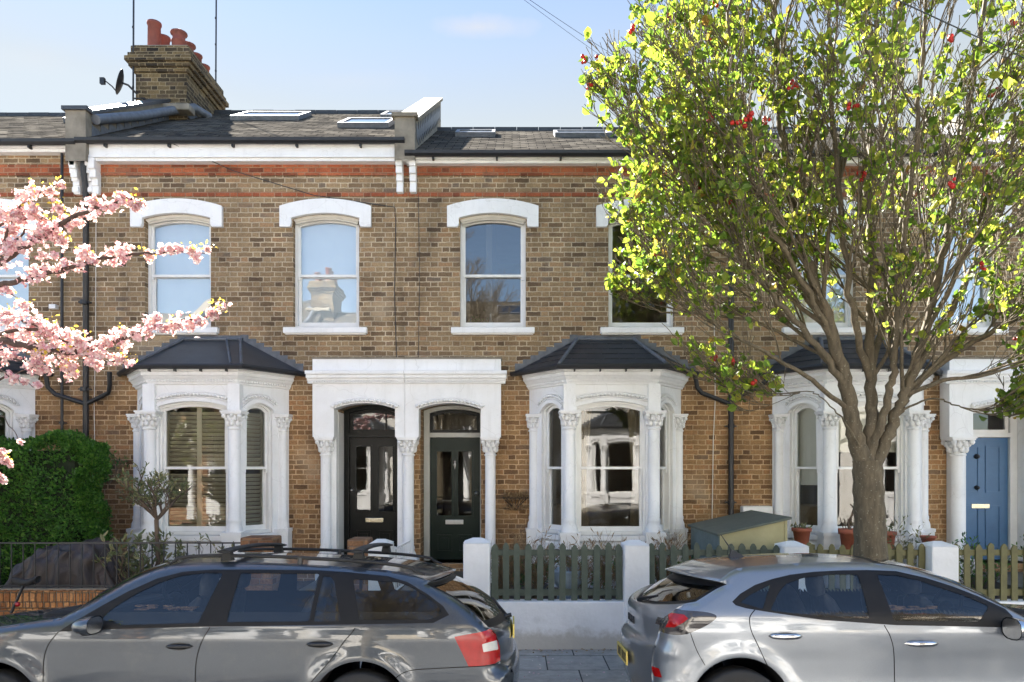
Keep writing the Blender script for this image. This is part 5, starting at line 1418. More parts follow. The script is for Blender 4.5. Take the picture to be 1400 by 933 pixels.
# ------------------------------------------------------------------ cherry tree, trunk outside the frame on the left
def cherry():
    t = thing('cherry_tree', 'cherry tree in full pink blossom reaching into the view from the left edge', 'tree', (-6.6, 7.75, 0))
    rnd = random.Random(5); mb = MB(); fl = []; yl = []
    base = Vector((-6.6, 7.75, 0)); fork = Vector((-6.45, 7.6, 2.2))
    mb.tube([base+Vector((0, 0, -.15)), base+Vector((.02, -.02, .8)), fork], [.15, .12, .11], 14)
    def P(px, py, Y): return Vector((mx(px, Y), Y, mz(py, Y)))
    def cur(pts, n=7):
        out = []
        for i in range(len(pts)-1):
            p0, p1, p2, p3 = pts[max(0, i-1)], pts[i], pts[i+1], pts[min(len(pts)-1, i+2)]
            for k in range(n):
                s = k/n; out.append(.5*((2*p1)+(-p0+p2)*s+(2*p0-5*p1+4*p2-p3)*s*s+(-p0+3*p1-3*p2+p3)*s**3))
        out.append(pts[-1]); return out
    # (points, start radius, blossom spread, blossoms per metre, from which fraction)
    L = [
     ([(-180, 480, 7.1), (-60, 400, 6.7), (0, 360, 6.5), (50, 325, 6.4), (100, 298, 6.3), (150, 280, 6.2), (180, 268, 6.2)], .045, .075, 300, .3),
     ([(-60, 400, 6.7), (0, 390, 6.5), (50, 378, 6.4), (100, 366, 6.3), (150, 352, 6.25), (210, 347, 6.2), (284, 343, 6.1)], .03, .06, 250, .25),
     ([(-180, 520, 7.0), (-40, 470, 6.6), (40, 472, 6.45), (100, 482, 6.35), (150, 470, 6.3), (200, 450, 6.2), (250, 440, 6.15), (302, 428, 6.1)], .04, .085, 330, .25),
     ([(-40, 470, 6.6), (30, 450, 6.5), (80, 462, 6.4), (130, 492, 6.3), (180, 490, 6.25)], .02, .075, 330, .1),
     ([(-30, 400, 6.6), (0, 340, 6.5), (20, 300, 6.5), (40, 270, 6.45), (82, 255, 6.4)], .02, .07, 280, .2),
     ([(-30, 330, 6.6), (20, 300, 6.5), (60, 300, 6.4), (95, 290, 6.35)], .014, .085, 320, .1),
     ([(0, 350, 6.5), (30, 320, 6.45), (60, 310, 6.4), (80, 330, 6.35)], .012, .08, 280, .1),
     ([(50, 378, 6.4), (62, 362, 6.35), (75, 350, 6.3)], .008, .05, 300, .1),
     ([(85, 368, 6.3), (110, 350, 6.3), (120, 338, 6.25)], .008, .055, 300, .1),
     ([(-60, 560, 6.5), (0, 518, 6.4), (40, 505, 6.3), (60, 490, 6.3)], .014, .035, 120, .4),
     ([(0, 505, 6.3), (25, 520, 6.25), (50, 530, 6.2)], .008, .055, 320, .45),
     ([(-40, 570, 6.1), (0, 568, 6.0), (25, 600, 6.0), (32, 603, 6.0)], .006, .02, 90, .8),
     ([(-60, 640, 5.9), (-10, 620, 5.85), (8, 632, 5.8)], .008, .045, 420, .4),
     ([(-60, 660, 5.9), (-10, 655, 5.85), (2, 652, 5.8)], .008, .03, 350, .4),
     ([(-30, 390, 6.6), (10, 400, 6.5), (35, 420, 6.4)], .010, .05, 200, .1),
     ([(-60, 440, 6.7), (0, 430, 6.5), (60, 450, 6.4), (110, 470, 6.3)], .015, .08, 330, .1),
     ([(-60, 500, 6.7), (0, 490, 6.5), (60, 500, 6.4), (100, 510, 6.35)], .015, .06, 330, .1),
     ([(-60, 260, 6.8), (0, 285, 6.5), (30, 292, 6.45)], .012, .07, 330, .1),
    ]
    mb.tube(cur([fork, Vector((-6.0, 7.3, 2.9)), P(-180, 480, 7.1)]), .07, 10); mb.tube(cur([fork, Vector((-6.1, 7.3, 2.7)), P(-180, 520, 7.0)]), .06, 10)
    mb.tube(cur([fork, Vector((-5.8, 7.0, 2.45)), P(-60, 640, 5.9)]), .03, 8); mb.tube(cur([fork, Vector((-5.9, 7.2, 2.6)), P(-60, 560, 6.5)]), .04, 8)
    mb.tube(cur([fork, Vector((-6.1, 7.3, 3.4)), P(-60, 260, 6.8)]), .05, 8)
    # more crown outside the frame to the left, so the tree is whole
    for k in range(22):
        a = rnd.uniform(1.7, 5.2); e = fork + Vector((math.cos(a)*rnd.uniform(.6, 2.2), math.sin(a)*rnd.uniform(.4, 1.3), rnd.uniform(.8, 3.2)))
        if e.x > -5.1*e.y/7.0: continue
        c = cur([fork, fork.lerp(e, .5) + Vector((0, 0, .4)), e]); mb.tube(c, [.05*(1-.7*i/(len(c)-1)) for i in range(len(c))], 6)
        for i in range(len(c)//3, len(c)):
            for _ in range(12): fl.append(c[i] + Vector((rnd.gauss(0, .09), rnd.gauss(0, .09), rnd.gauss(0, .09))))
    for pts, r, sp, dn, f0 in L:
        c = cur([P(*p) for p in pts]); m = len(c)
        c = [q + Vector((rnd.gauss(0, .008), rnd.gauss(0, .008), rnd.gauss(0, .008))) for q in c]
        mb.tube(c, [max(.003, r*(1-.85*i/(m-1))) for i in range(m)], 7)
        # clumps along the branch
        tot = sum((c[i+1]-c[i]).length for i in range(m-1)); ncl = max(2, int(tot*(1-f0)/.075))
        for k in range(ncl):
            s = f0 + (1-f0)*(k+rnd.random())/ncl; i = min(m-2, int(s*(m-1))); b = c[i].lerp(c[i+1], s*(m-1)-i)
            rr = sp*.85*rnd.uniform(.4, 1.15)*(1.1-.45*s); b = b + Vector((rnd.gauss(0, sp*.35), rnd.gauss(0, sp*.5), rnd.gauss(0, sp*.45)))
            for _ in range(int(dn*.075*rnd.uniform(.3, 1.2))):
                fl.append(b + Vector((rnd.gauss(0, rr*.72), rnd.gauss(0, rr*.72), rnd.gauss(0, rr*.6))))
            if rnd.random() < .12 or (k >= ncl-2 and tot > 1.0): 
                for _ in range(9): yl.append(b + Vector((rnd.gauss(0, .03), rnd.gauss(0, .03), .04+rnd.gauss(0, .03))))
    build(mb, 'trunk', MT['cherrybark'], t, uv=False)
    # flowers: five cupped petals each
    FL = np.array([tuple(p) for p in fl]); n = len(FL); print('CHERRY flowers', n)
    N = np.random.normal(size=(n, 3)); N /= np.linalg.norm(N, axis=1)[:, None]
    A = np.cross(N, np.random.normal(size=(n, 3))); A /= np.linalg.norm(A, axis=1)[:, None]; B = np.cross(N, A)
    vs = []; fs = []; size = .021*(1+.3*(np.random.rand(n)-.5))
    V = np.zeros((n, 5, 5, 3))
    for k in range(5):
        a = 2*math.pi*k/5
        D = A*math.cos(a)+B*math.sin(a); E = -A*math.sin(a)+B*math.cos(a); s = size[:, None]
        V[:, k, 0] = FL; V[:, k, 1] = FL + D*s*.6 + E*s*.48 + N*s*.25; V[:, k, 2] = FL + D*s*1.15 + E*s*.3 + N*s*.55; V[:, k, 3] = FL + D*s*1.15 - E*s*.3 + N*s*.55; V[:, k, 4] = FL + D*s*.6 - E*s*.48 + N*s*.25
    V = V.reshape(-1, 3); fs = [(i*5, i*5+1, i*5+2, i*5+3, i*5+4) for i in range(n*5)]
    mesh_obj('blossom', V, fs, MT['blossom'], t, uv=False)
    v, f = leaf_cloud(np.array([tuple(p) for p in yl]), .032, aspect=.5); mesh_obj('young_leaves', v, f, MT['youngleaf'], t, uv=False)
    return t
CHERRY = cherry()
# ------------------------------------------------------------------ parked cars
def hermite(xs, ys):
    xs = np.array(xs, float); ys = np.array(ys, float); d = np.diff(ys)/np.diff(xs)
    m = np.zeros_like(ys); m[1:-1] = np.where(d[:-1]*d[1:] > 0, 2*d[:-1]*d[1:]/(d[:-1]+d[1:]+1e-12), 0); m[0] = d[0]; m[-1] = d[-1]
    def f(x):
        x = np.clip(x, xs[0], xs[-1]); i = np.clip(np.searchsorted(xs, x)-1, 0, len(xs)-2)
        h = xs[i+1]-xs[i]; t = (x-xs[i])/h
        return (2*t**3-3*t**2+1)*ys[i]+(t**3-2*t**2+t)*h*m[i]+(-2*t**3+3*t**2)*ys[i+1]+(t**3-t**2)*h*m[i+1]
    return f
TILT = R(4.0)
def paint(name, c, c2, metal=.55, rough=.32):
    m, nt, out = newmat(name); b = nd(nt, 'ShaderNodeBsdfPrincipled')
    fl = noise(nt, coords(nt), 900, 1)
    col = ramp(nt, fl, [(.35, c2), (.65, c)])
    dirt = noise(nt, coords(nt), 3, 5, .7)
    col = mixc(nt, ramp(nt, dirt, [(.5, 0), (.8, .10)]), col, (.30, .27, .22))
    nt.links.new(col, b.inputs['Base Color']); b.inputs['Metallic'].default_value = metal
    nt.links.new(ramp(nt, dirt, [(.4, rough), (.8, rough+.12)]), b.inputs['Roughness'])
    b.inputs['Coat Weight'].default_value = 1; b.inputs['Coat Roughness'].default_value = .03; b.inputs['Coat IOR'].default_value = 1.6
    nt.links.new(b.outputs[0], out.inputs[0]); return m
MT['paint_grey'] = paint('dark_grey_metallic_paint', (.050, .063, .083), (.034, .043, .057))
MT['paint_silver'] = paint('silver_metallic_paint', (.25, .275, .31), (.19, .21, .24), .6, .3)
MT['trim'] = pmat('black_window_trim', (.010, .010, .011), (.007, .007, .008), rough=.5, vs=10, spec=.25)
MT['liner'] = pmat('black_inner_liner', (.012, .012, .012), (.008, .008, .008), rough=.9)
MT['seat'] = pmat('dark_seat_cloth', (.05, .052, .058), (.035, .036, .04), rough=.85, vs=20)
MT['carglass'] = glass_mat('car_glass', (.88, .93, .95), .02)
MT['carglass_dark'] = glass_mat('dark_car_glass', (.12, .15, .15), .06)
MT['lampclear'] = pmat('clear_lamp_plastic', (.62, .62, .58), (.5, .5, .47), rough=.12, vs=20, coat=1)
MT['lampdark'] = pmat('smoked_lamp_plastic', (.06, .055, .055), (.035, .03, .03), rough=.1, vs=9, coat=1)
MT['plate_yellow'] = pmat('yellow_number_plate', (.72, .55, .10), (.66, .5, .09), rough=.35, vs=9)
MT['alloy'] = pmat('silver_alloy', (.5, .5, .52), (.42, .42, .44), rough=.3, metal=.9, vs=9)
MT['dashitems'] = pmat('brown_paper_and_leaves', (.34, .20, .10), (.12, .06, .035), rough=.8, vs=40)

class Car:
    def __init__(s, name, label, O, fwd, wtab, flare, arches, sil, zbelt, paintmat, taper):
        s.O = Vector(O); s.fwd = fwd; s.W0 = hermite(*wtab); s.flare = flare; s.arches = arches; s.zb = zbelt; s.paint = paintmat; s.taper = taper
        s.root = thing(name, label, 'car', tuple(O), 'cars parked along the kerb'); s.root.rotation_euler = (-TILT, 0, 0)
        s.c, s.sn = math.cos(TILT), math.sin(TILT)
        s.sil_c = sil(s)          # control points: (x, z, r, cvx, cvz, name)
        s.resample(); s.name = name
    def W(s, x, z):
        x = np.asarray(x, float); z = np.asarray(z, float)
        w = s.W0(z) * s.taper(x)
        for (ax, az, ar) in s.arches:
            d = np.sqrt((x-ax)**2 + (z-az)**2)
            w = w + s.flare*np.exp(-((d-ar-.02)/.07)**2)
        return w
    def px(s, px, py, r=0.):
        """photo pixel -> car side coordinates (x, z), meeting the near body side"""
        o = Vector((0, 0, CAMZ)) - s.O; d = Vector(((px-700)/F, 1, -(py-640)/F))
        R_ = lambda v: Vector((v.x, v.y*s.c - v.z*s.sn, v.y*s.sn + v.z*s.c))
        o, d = R_(o), R_(d); y = -.9; 
        for _ in range(12):
            t = (y - o.y)/d.y; q = o + d*t; y = -(float(s.W(q.x, q.z)) - r)
        return (q.x, q.z)
    def resample(s):
        C = s.sil_c; pts = []; R_ = []; CV = []; s.mark = {}
        n = len(C)
        for i in range(n):
            p0, p1, p2, p3 = C[(i-1) % n], C[i], C[(i+1) % n], C[(i+2) % n]
            if p1[5]: s.mark[p1[5]] = len(pts)
            P0, P1, P2, P3 = (np.array(q[:2]) for q in (p0, p1, p2, p3))
            sharp1 = p1[5].startswith('!') if p1[5] else False; sharp2 = p2[5].startswith('!') if p2[5] else False
            L = np.linalg.norm(P2-P1); k = max(2, int(L/.045))
            m1 = (P2-P0)/(np.linalg.norm(P2-P1)+np.linalg.norm(P1-P0)+1e-9)*L if not sharp1 else (P2-P1)
            m2 = (P3-P1)/(np.linalg.norm(P3-P2)+np.linalg.norm(P2-P1)+1e-9)*L if not sharp2 else (P2-P1)
            for j in range(k):
                t = j/k; pts.append((2*t**3-3*t**2+1)*P1+(t**3-2*t**2+t)*m1+(-2*t**3+3*t**2)*P2+(t**3-t**2)*m2)
                R_.append(p1[2]*(1-t)+p2[2]*t); CV.append((p1[3]*(1-t)+p2[3]*t, p1[4]*(1-t)+p2[4]*t))
        s.S = np.array(pts); s.SR = np.array(R_); s.SC = np.array(CV)
    def dist(s, x, z):
        P = np.stack([x, z], 1); A = s.S; B = np.roll(s.S, -1, 0); AB = B-A; L2 = (AB**2).sum(1)+1e-12
        D = np.full(len(P), 1e9); RR = np.zeros(len(P)); r2 = np.roll(s.SR, -1)
        for c0 in range(0, len(P), 2000):
            p = P[c0:c0+2000]; t = np.clip(((p[:, None]-A[None])*AB[None]).sum(2)/L2, 0, 1)
            q = A[None]+AB[None]*t[..., None]; d = np.linalg.norm(p[:, None]-q, axis=2); i = d.argmin(1); k = np.arange(len(p))
            D[c0:c0+2000] = d[k, i]; RR[c0:c0+2000] = s.SR[i]*(1-t[k, i])+r2[i]*t[k, i]
        return D, RR
    def Y(s, x, z):
        d, r = s.dist(x, z); r = np.maximum(r, 1e-3); q = 1-np.minimum(d, r)/r
        return s.W(x, z) - r*(1-np.sqrt(np.maximum(0, 1-q*q)))
    def sidenormal(s, x, z):
        e = .004; gx = (s.Y(x+e, z)-s.Y(x-e, z))/(2*e); gz = (s.Y(x, z+e)-s.Y(x, z-e))/(2*e)
        n = np.stack([-gx, np.ones_like(gx), -gz], 1); return n/np.linalg.norm(n, axis=1)[:, None]
    def triangulate(s, polys, holes):
        sil = s.S; V = [Vector(p) for p in sil]; n = len(V); E = [(i, (i+1) % n) for i in range(n)]
        for pl in polys + holes:
            # densify edges so curvature follows
            dn = []
            for i in range(len(pl)):
                a, b = np.array(pl[i]), np.array(pl[(i+1) % len(pl)]); k = max(1, int(np.linalg.norm(b-a)/.05))
                for j in range(k): dn.append(a+(b-a)*j/k)
            o = len(V); V += [Vector(p) for p in dn]; E += [(o+i, o+(i+1) % len(dn)) for i in range(len(dn))]
        # inset rows where the body rolls over
        t = np.roll(sil, -1, 0)-np.roll(sil, 1, 0); nrm = np.stack([-t[:, 1], t[:, 0]], 1); nrm /= np.linalg.norm(nrm, axis=1)[:, None]+1e-9
        area = .5*np.sum(sil[:, 0]*np.roll(sil[:, 1], -1)-np.roll(sil[:, 0], -1)*sil[:, 1])
        if area < 0: nrm = -nrm      # now points inward
        for fr_ in (.03, .09, .2, .36, .6, .95):
            Q = sil + nrm*(s.SR[:, None]*fr_); d, r = s.dist(Q[:, 0], Q[:, 1])
            ok = d > s.SR*fr_*.93
            V += [Vector(q) for q, k in zip(Q, ok) if k and s.inside(q)]
        x0, z0 = sil.min(0); x1, z1 = sil.max(0); g = .034
        X, Z = np.meshgrid(np.arange(x0, x1, g), np.arange(z0, z1, g)); G = np.stack([X.ravel(), Z.ravel()], 1)
        d, r = s.dist(G[:, 0], G[:, 1]); ok = d > .02
        V += [Vector(q) for q, k in zip(G, ok) if k and s.inside(q)]
        vo, eo, fo, *_ = delaunay_2d_cdt(V, E, [], 0, 1e-5, False)
        return np.array([tuple(v) for v in vo]), fo
    def inside(s, q): return pip(q, s.S)
    def loc(s, v): return [(p[0]+s.O.x, p[1]+s.O.y, p[2]+s.O.z) for p in v]
    def put(s, name, v, f, nrm, mat, parent=None, label=None):
        o = mesh_obj(name, s.loc(v), f, mat, parent or s.root, smooth=[True]*len(f), uv=False)
        if nrm is not None: o.data.normals_split_custom_set_from_vertices([tuple(n) for n in nrm])
        if label: o['label'] = label
        return o
    def sides(s, regions, holes, near_only=()):
        """regions: ordered list of (part name, polygon, material, inset, parent name)"""
        polys = [r[1] for r in regions]; V, Fs = s.triangulate(polys, holes)
        C = np.array([[V[i] for i in f] for f in Fs]).mean(1) if all(len(f) == 3 for f in Fs) else np.array([V[list(f)].mean(0) for f in Fs])
        def inpoly(poly):
            x, z = C[:, 0], C[:, 1]; c = np.zeros(len(C), bool); P = np.array(poly); j = len(P)-1
            for i in range(len(P)):
                xi, zi = P[i]; xj, zj = P[j]
                with np.errstate(divide='ignore', invalid='ignore'):
                    m = ((zi > z) != (zj > z)) & (x < (xj-xi)*(z-zi)/((zj-zi) if zj != zi else 1e-12)+xi)
                c ^= m; j = i
            return c
        key = np.full(len(C), -1); done = ~inpoly(s.S)
        for h in holes: done |= inpoly(h)
        for k, r in enumerate(regions):
            m = inpoly(r[1]) & ~done; key[m] = k; done |= m
        body = ~done
        key[body] = len(regions)
        yv = s.Y(V[:, 0], V[:, 1]); nv = s.sidenormal(V[:, 0], V[:, 1])
        regs = list(regions) + [('body', None, s.paint, 0, None)]
        s.sideparts = {}
        order = sorted(range(len(regs)), key=lambda k: (regs[k][4] is not None))
        Fa = [tuple(f) for f in Fs]
        for sd in (-1, 1):
            for k in order:
                r = regs[k]; idx = np.nonzero(key == k)[0]
                if len(idx) == 0: continue
                used = sorted({i for q in idx for i in Fa[q]}); mp = {u: j for j, u in enumerate(used)}
                v = [(V[u][0], sd*(yv[u]-r[3]), V[u][1]) for u in used]; nn = [(nv[u][0], sd*nv[u][1], nv[u][2]) for u in used]
                fs = []
                for q in idx:
                    a, b, c = (mp[i] for i in Fa[q][:3])
                    A, B, Cc = (np.array(v[i]) for i in (a, b, c)); g = np.cross(B-A, Cc-A)
                    fs.append((a, b, c) if np.dot(g, nn[a]) > 0 else (a, c, b))
                if r[0] == 'body': s.bodyacc.append((v, fs, nn)); continue
                par = s.sideparts.get((r[4], sd)) if r[4] else None
                o = s.put(r[0].split('|')[0], v, fs, nn, r[2], par)
                s.sideparts[(r[0], sd)] = o
            # dark inner shell below the glass line
            idx = [q for q in range(len(C)) if C[q][1] < s.zb-.02 and (key[q] >= 0 or pipgap(C[q], holes)) and not any((C[q][0]-a[0])**2+(C[q][1]-a[1])**2 < (a[2]+.02)**2 for a in s.arches) and s.inside(C[q])]
            used = sorted({i for q in idx for i in Fa[q]}); mp = {u: j for j, u in enumerate(used)}
            s.shell.append(([(V[u][0], sd*(yv[u]-.035), V[u][1]) for u in used], [tuple(mp[i] for i in Fa[q]) for q in idx]))
    def strip(s, sections, sky=None):
        """top/front/rear skin swept along the silhouette; sections: (name, i0, i1, edge fraction, material, frame material)"""
        S = s.S; n = len(S); ye = s.W(S[:, 0], S[:, 1])-s.SR
        fr = np.array([-1, -.985, -.95, -.9, -.84, -.74, -.6, -.45, -.3, -.15, 0, .15, .3, .45, .6, .74, .84, .9, .95, .985, 1])
        m = len(fr); G = np.zeros((n, m, 3))
        for j, q in enumerate(fr):
            b = 1-abs(q)**2.2
            G[:, j, 0] = S[:, 0]+s.SC[:, 0]*b; G[:, j, 1] = ye*q; G[:, j, 2] = S[:, 1]+s.SC[:, 1]*b
        du = np.roll(G, -1, 0)-np.roll(G, 1, 0); dv = np.gradient(G, axis=1); N = np.cross(du, dv); N /= np.linalg.norm(N, axis=2)[..., None]+1e-12
        cen = G.mean((0, 1)); 
        if (N*(G-cen)).sum() < 0: N = -N
        acc = {}
        for i in range(n):
            i2 = (i+1) % n
            for j in range(m-1):
                q = abs((fr[j]+fr[j+1])/2); nm = 'body'; mat = s.paint
                for (sn, a, b, edge, mt, fm) in sections:
                    ia, ib = sorted((s.mark[a], s.mark[b])) if edge < 0 else (s.mark[a], s.mark[b])
                    if edge < 0:
                        if ia <= i < ib and q > -edge: nm, mat = sn, mt; break
                        continue
                    if (ia <= i < ib) if ia < ib else (i >= ia or i < ib):
                        k0 = i-ia; k1 = ib-1-i
                        if q > edge or (fm and (k0 < 1 or k1 < 1)): nm, mat = (sn+'_surround', fm) if fm else ('body', s.paint)
                        else: nm, mat = sn, mt
                        break
                acc.setdefault(nm, (mat, []))[1].append((i, j, i2, j+1))
        for nm, (mat, cells) in acc.items():
            ids = {}; v = []; nn = []; fs = []
            def vid(i, j):
                if (i, j) not in ids: ids[(i, j)] = len(v); v.append(tuple(G[i, j])); nn.append(tuple(N[i, j]))
                return ids[(i, j)]
            for (i, j, i2, j2) in cells:
                f = [vid(i, j), vid(i2, j), vid(i2, j2), vid(i, j2)]
                g = np.cross(np.array(v[f[1]])-v[f[0]], np.array(v[f[3]])-v[f[0]])
                fs.append(tuple(f) if np.dot(g, nn[f[0]]) > 0 else tuple(f[::-1]))
            if nm == 'body': s.bodyacc.append((v, fs, nn))
            else: s.put(nm, v, fs, nn, mat)
        s.G = G
    def finish(s):
        v = []; f = []; nn = []
        for a, b, c in s.bodyacc: o = len(v); v += a; f += [tuple(o+i for i in q) for q in b]; nn += list(c)
        s.put('body', v, f, nn, s.paint)
        v = []; f = []
        for a, b in s.shell: o = len(v); v += a; f += [tuple(o+i for i in q) for q in b]
        s.put('inner_shell', v, f, None, MT['liner'])

def pipgap(c, holes): return any(pip(c, h) for h in holes)
def rounded(poly, r=.025, k=4):
    out = []; n = len(poly)
    for i in range(n):
        a, b, c = (np.array(poly[j]) for j in ((i-1) % n, i, (i+1) % n)); u = a-b; v = c-b; lu, lv = np.linalg.norm(u), np.linalg.norm(v)
        t = min(r, lu*.45, lv*.45); p, q = b+u/lu*t, b+v/lv*t
        for j in range(k+1): s = j/k; out.append(tuple((1-s)**2*p+2*s*(1-s)*b+s*s*q))
    return out
def ribbon(line, w=.006):
    L = [np.array(p) for p in line]; a = []; b = []
    for i in range(len(L)):
        t = L[min(i+1, len(L)-1)]-L[max(i-1, 0)]; t = t/np.linalg.norm(t); n = np.array([-t[1], t[0]])*w/2; a.append(tuple(L[i]+n)); b.append(tuple(L[i]-n))
    return a + b[::-1]
def smoothline(pts, k=5):
    P = [np.array(p) for p in pts]; out = []
    for i in range(len(P)-1):
        p0, p1, p2, p3 = P[max(0, i-1)], P[i], P[i+1], P[min(len(P)-1, i+2)]
        for j in range(k): t = j/k; out.append(tuple(.5*((2*p1)+(-p0+p2)*t+(2*p0-5*p1+4*p2-p3)*t*t+(-p0+3*p1-3*p2+p3)*t**3)))
    out.append(tuple(P[-1])); return out
def circ(x, z, r, n=48): return [(x+r*math.cos(6.2832*k/n), z+r*math.sin(6.2832*k/n)) for k in range(n)]

def fit_out(s, wheel_r, axle, seats, wheel_style):
    """wheels, arches, seats, dashboard"""
    O = s.O; f = s.fwd
    for ax in axle:
        for sd in (-1, 1):
            c = (O.x+ax, O.y+sd*.80, O.z+wheel_r)
            mb = MB(); w = .105; r = wheel_r
            mb.lathe([(r*.70, -w), (r*.80, -w*1.02), (r*.95, -w*.98), (r, -w*.8), (r*1.004, 0), (r, w*.8), (r*.95, w*.98), (r*.80, w*1.02), (r*.70, w)], c, 40, axis='y', caps=False)
            wh = build(mb, 'wheel', MT['rubber'], s.root, uv=False)
            mb = MB(); yo = sd*.07
            mb.lathe([(r*.70, -w), (r*.66, -w*.95), (r*.62, -w*.3), (r*.62, w*.3), (r*.66, w*.95), (r*.70, w)], c, 32, axis='y', caps=False); mb.lathe([(r*.62, -sd*.03), (.02, -sd*.035)], c, 32, axis='y', mi=1)
            for k in range(wheel_style):
                a = 6.2832*k/wheel_style
                for da in (-.12, .12):
                    mb.tube([(c[0]+r*.13*math.cos(a), c[1]+yo*1.1, c[2]+r*.13*math.sin(a)), (c[0]+r*.4*math.cos(a+da*.6), c[1]+yo*1.15, c[2]+r*.4*math.sin(a+da*.6)), (c[0]+r*.66*math.cos(a+da), c[1]+yo, c[2]+r*.66*math.sin(a+da))], [.03, .022, .02], 6)
            mb.lathe([(.055, yo-.02), (.055, yo+.015), (.02, yo+.02)], c, 16, axis='y')
            build(mb, 'rim', [MT['alloy'], MT['liner']], wh, uv=False)
            mb = MB(); n = 24; ar = s.arches[0][2]; vs = []
            ac = [a for a in s.arches if abs(a[0]-ax) < .1][0]
            for k in range(n+1):
                a = math.pi*1.25*k/n - math.pi*.125; x, z = ac[0]+ar*math.cos(a), ac[1]+ar*math.sin(a); y = float(s.Y(np.array([x]), np.array([z]))[0])
                vs += [(O.x+x, O.y+sd*(y-.004), O.z+z), (O.x+x, O.y+sd*.5, O.z+z)]
            mb.add(vs, [(2*k, 2*k+2, 2*k+3, 2*k+1) for k in range(n)], 0, True); 
            build(mb, 'arch_liner', MT['liner'], s.root, uv=False)
    mb = MB(); xm = O.x + (axle[0]+axle[1])/2
    mb.box(O.x+min(axle)-.5, O.x+max(axle)+.5, O.y-.5, O.y+.5, O.z+.2, O.z+.30); mb.box(O.x+min(axle)+.4, O.x+max(axle)-.4, O.y-.8, O.y+.8, O.z+.2, O.z+.30)
    build(mb, 'underbody', MT['liner'], s.root)
    for (x, z, y, hs) in seats:
        mb = MB(); X, Yc_, Z = O.x+x, O.y+y, O.z+z; d = -f
        n = 16; 
        # backrest as a shaped slab, leaning away from the front
        prof = [(0, .22, .07), (.12, .25, .09), (.3, .25, .08), (.45, .23, .065), (.56, .17, .05), (.60, .10, .03)]
        vs = []
        for h, hw, th in prof:
            for k in range(n):
                a = 6.2832*k/n; cy = math.copysign(abs(math.cos(a))**.6, math.cos(a)); cx = math.copysign(abs(math.sin(a))**.7, math.sin(a))
                vs.append((X + d*(h*.30) + cx*th, Yc_+cy*hw, Z+h))
        mb.add(vs, [(i*n+k, i*n+(k+1) % n, (i+1)*n+(k+1) % n, (i+1)*n+k) for i in range(len(prof)-1) for k in range(n)] + [tuple(range((len(prof)-1)*n, len(prof)*n))[::-1]], 0, True)
        mb.box(X-f*.02, X+f*.48, Yc_-.24, Yc_+.24, Z-.12, Z+.03)
        se = build(mb, 'seat', MT['seat'], s.root, uv=False)
        mb = MB(); hx = X + d*.215; hz = Z+.60+hs
        vs = []; pr = [(-.02, .06, .035), (.0, .115, .05), (.06, .13, .055), (.13, .12, .05), (.17, .08, .035), (.185, .03, .01)]
        for h, hw, th in pr:
            for k in range(n):
                a = 6.2832*k/n; cy = math.copysign(abs(math.cos(a))**.7, math.cos(a)); vs.append((hx+math.sin(a)*th+d*h*.1, Yc_+cy*hw, hz+h))
        mb.add(vs, [(i*n+k, i*n+(k+1) % n, (i+1)*n+(k+1) % n, (i+1)*n+k) for i in range(len(pr)-1) for k in range(n)], 0, True)
        for q in (-.05, .05): mb.tube([(hx-d*.01, Yc_+q, Z+.55), (hx, Yc_+q, hz)], .007, 6)
        build(mb, 'headrest', MT['seat'], se, uv=False)
    fx = (max(axle) if f > 0 else min(axle)); X = O.x + fx - f*.62
    mb = MB(); mb.box(X-.0, X+f*.42, O.y-.70, O.y+.70, O.z+.62, O.z+s.zb-.035); build(mb, 'dashboard', MT['liner'], s.root, bevel=.05)
    sy = O.y - f*.36 if False else O.y + (.36 if f < 0 else -.36)
    c = Vector((X-f*.14, sy, O.z+s.zb-.04)); ax_ = Vector((-f*.9, 0, .42)).normalized(); q = ax_.to_track_quat('Z', 'Y').to_matrix()
    mb = MB(); mb.tube([c + q @ Vector((.185*math.cos(6.2832*k/28), .185*math.sin(6.2832*k/28), 0)) for k in range(29)], .016, 8, caps=False)
    for a in (0, 3.14, -1.57): mb.tube([c - ax_*.02, c + q @ Vector((.18*math.cos(a), .18*math.sin(a), 0))], .018, 6)
    mb.ball(tuple(c - ax_*.01), .06, 10); mb.tube([c - ax_*.02, c - ax_*.2], .03, 8)
    build(mb, 'steering_wheel', MT['liner'], s.root, uv=False)
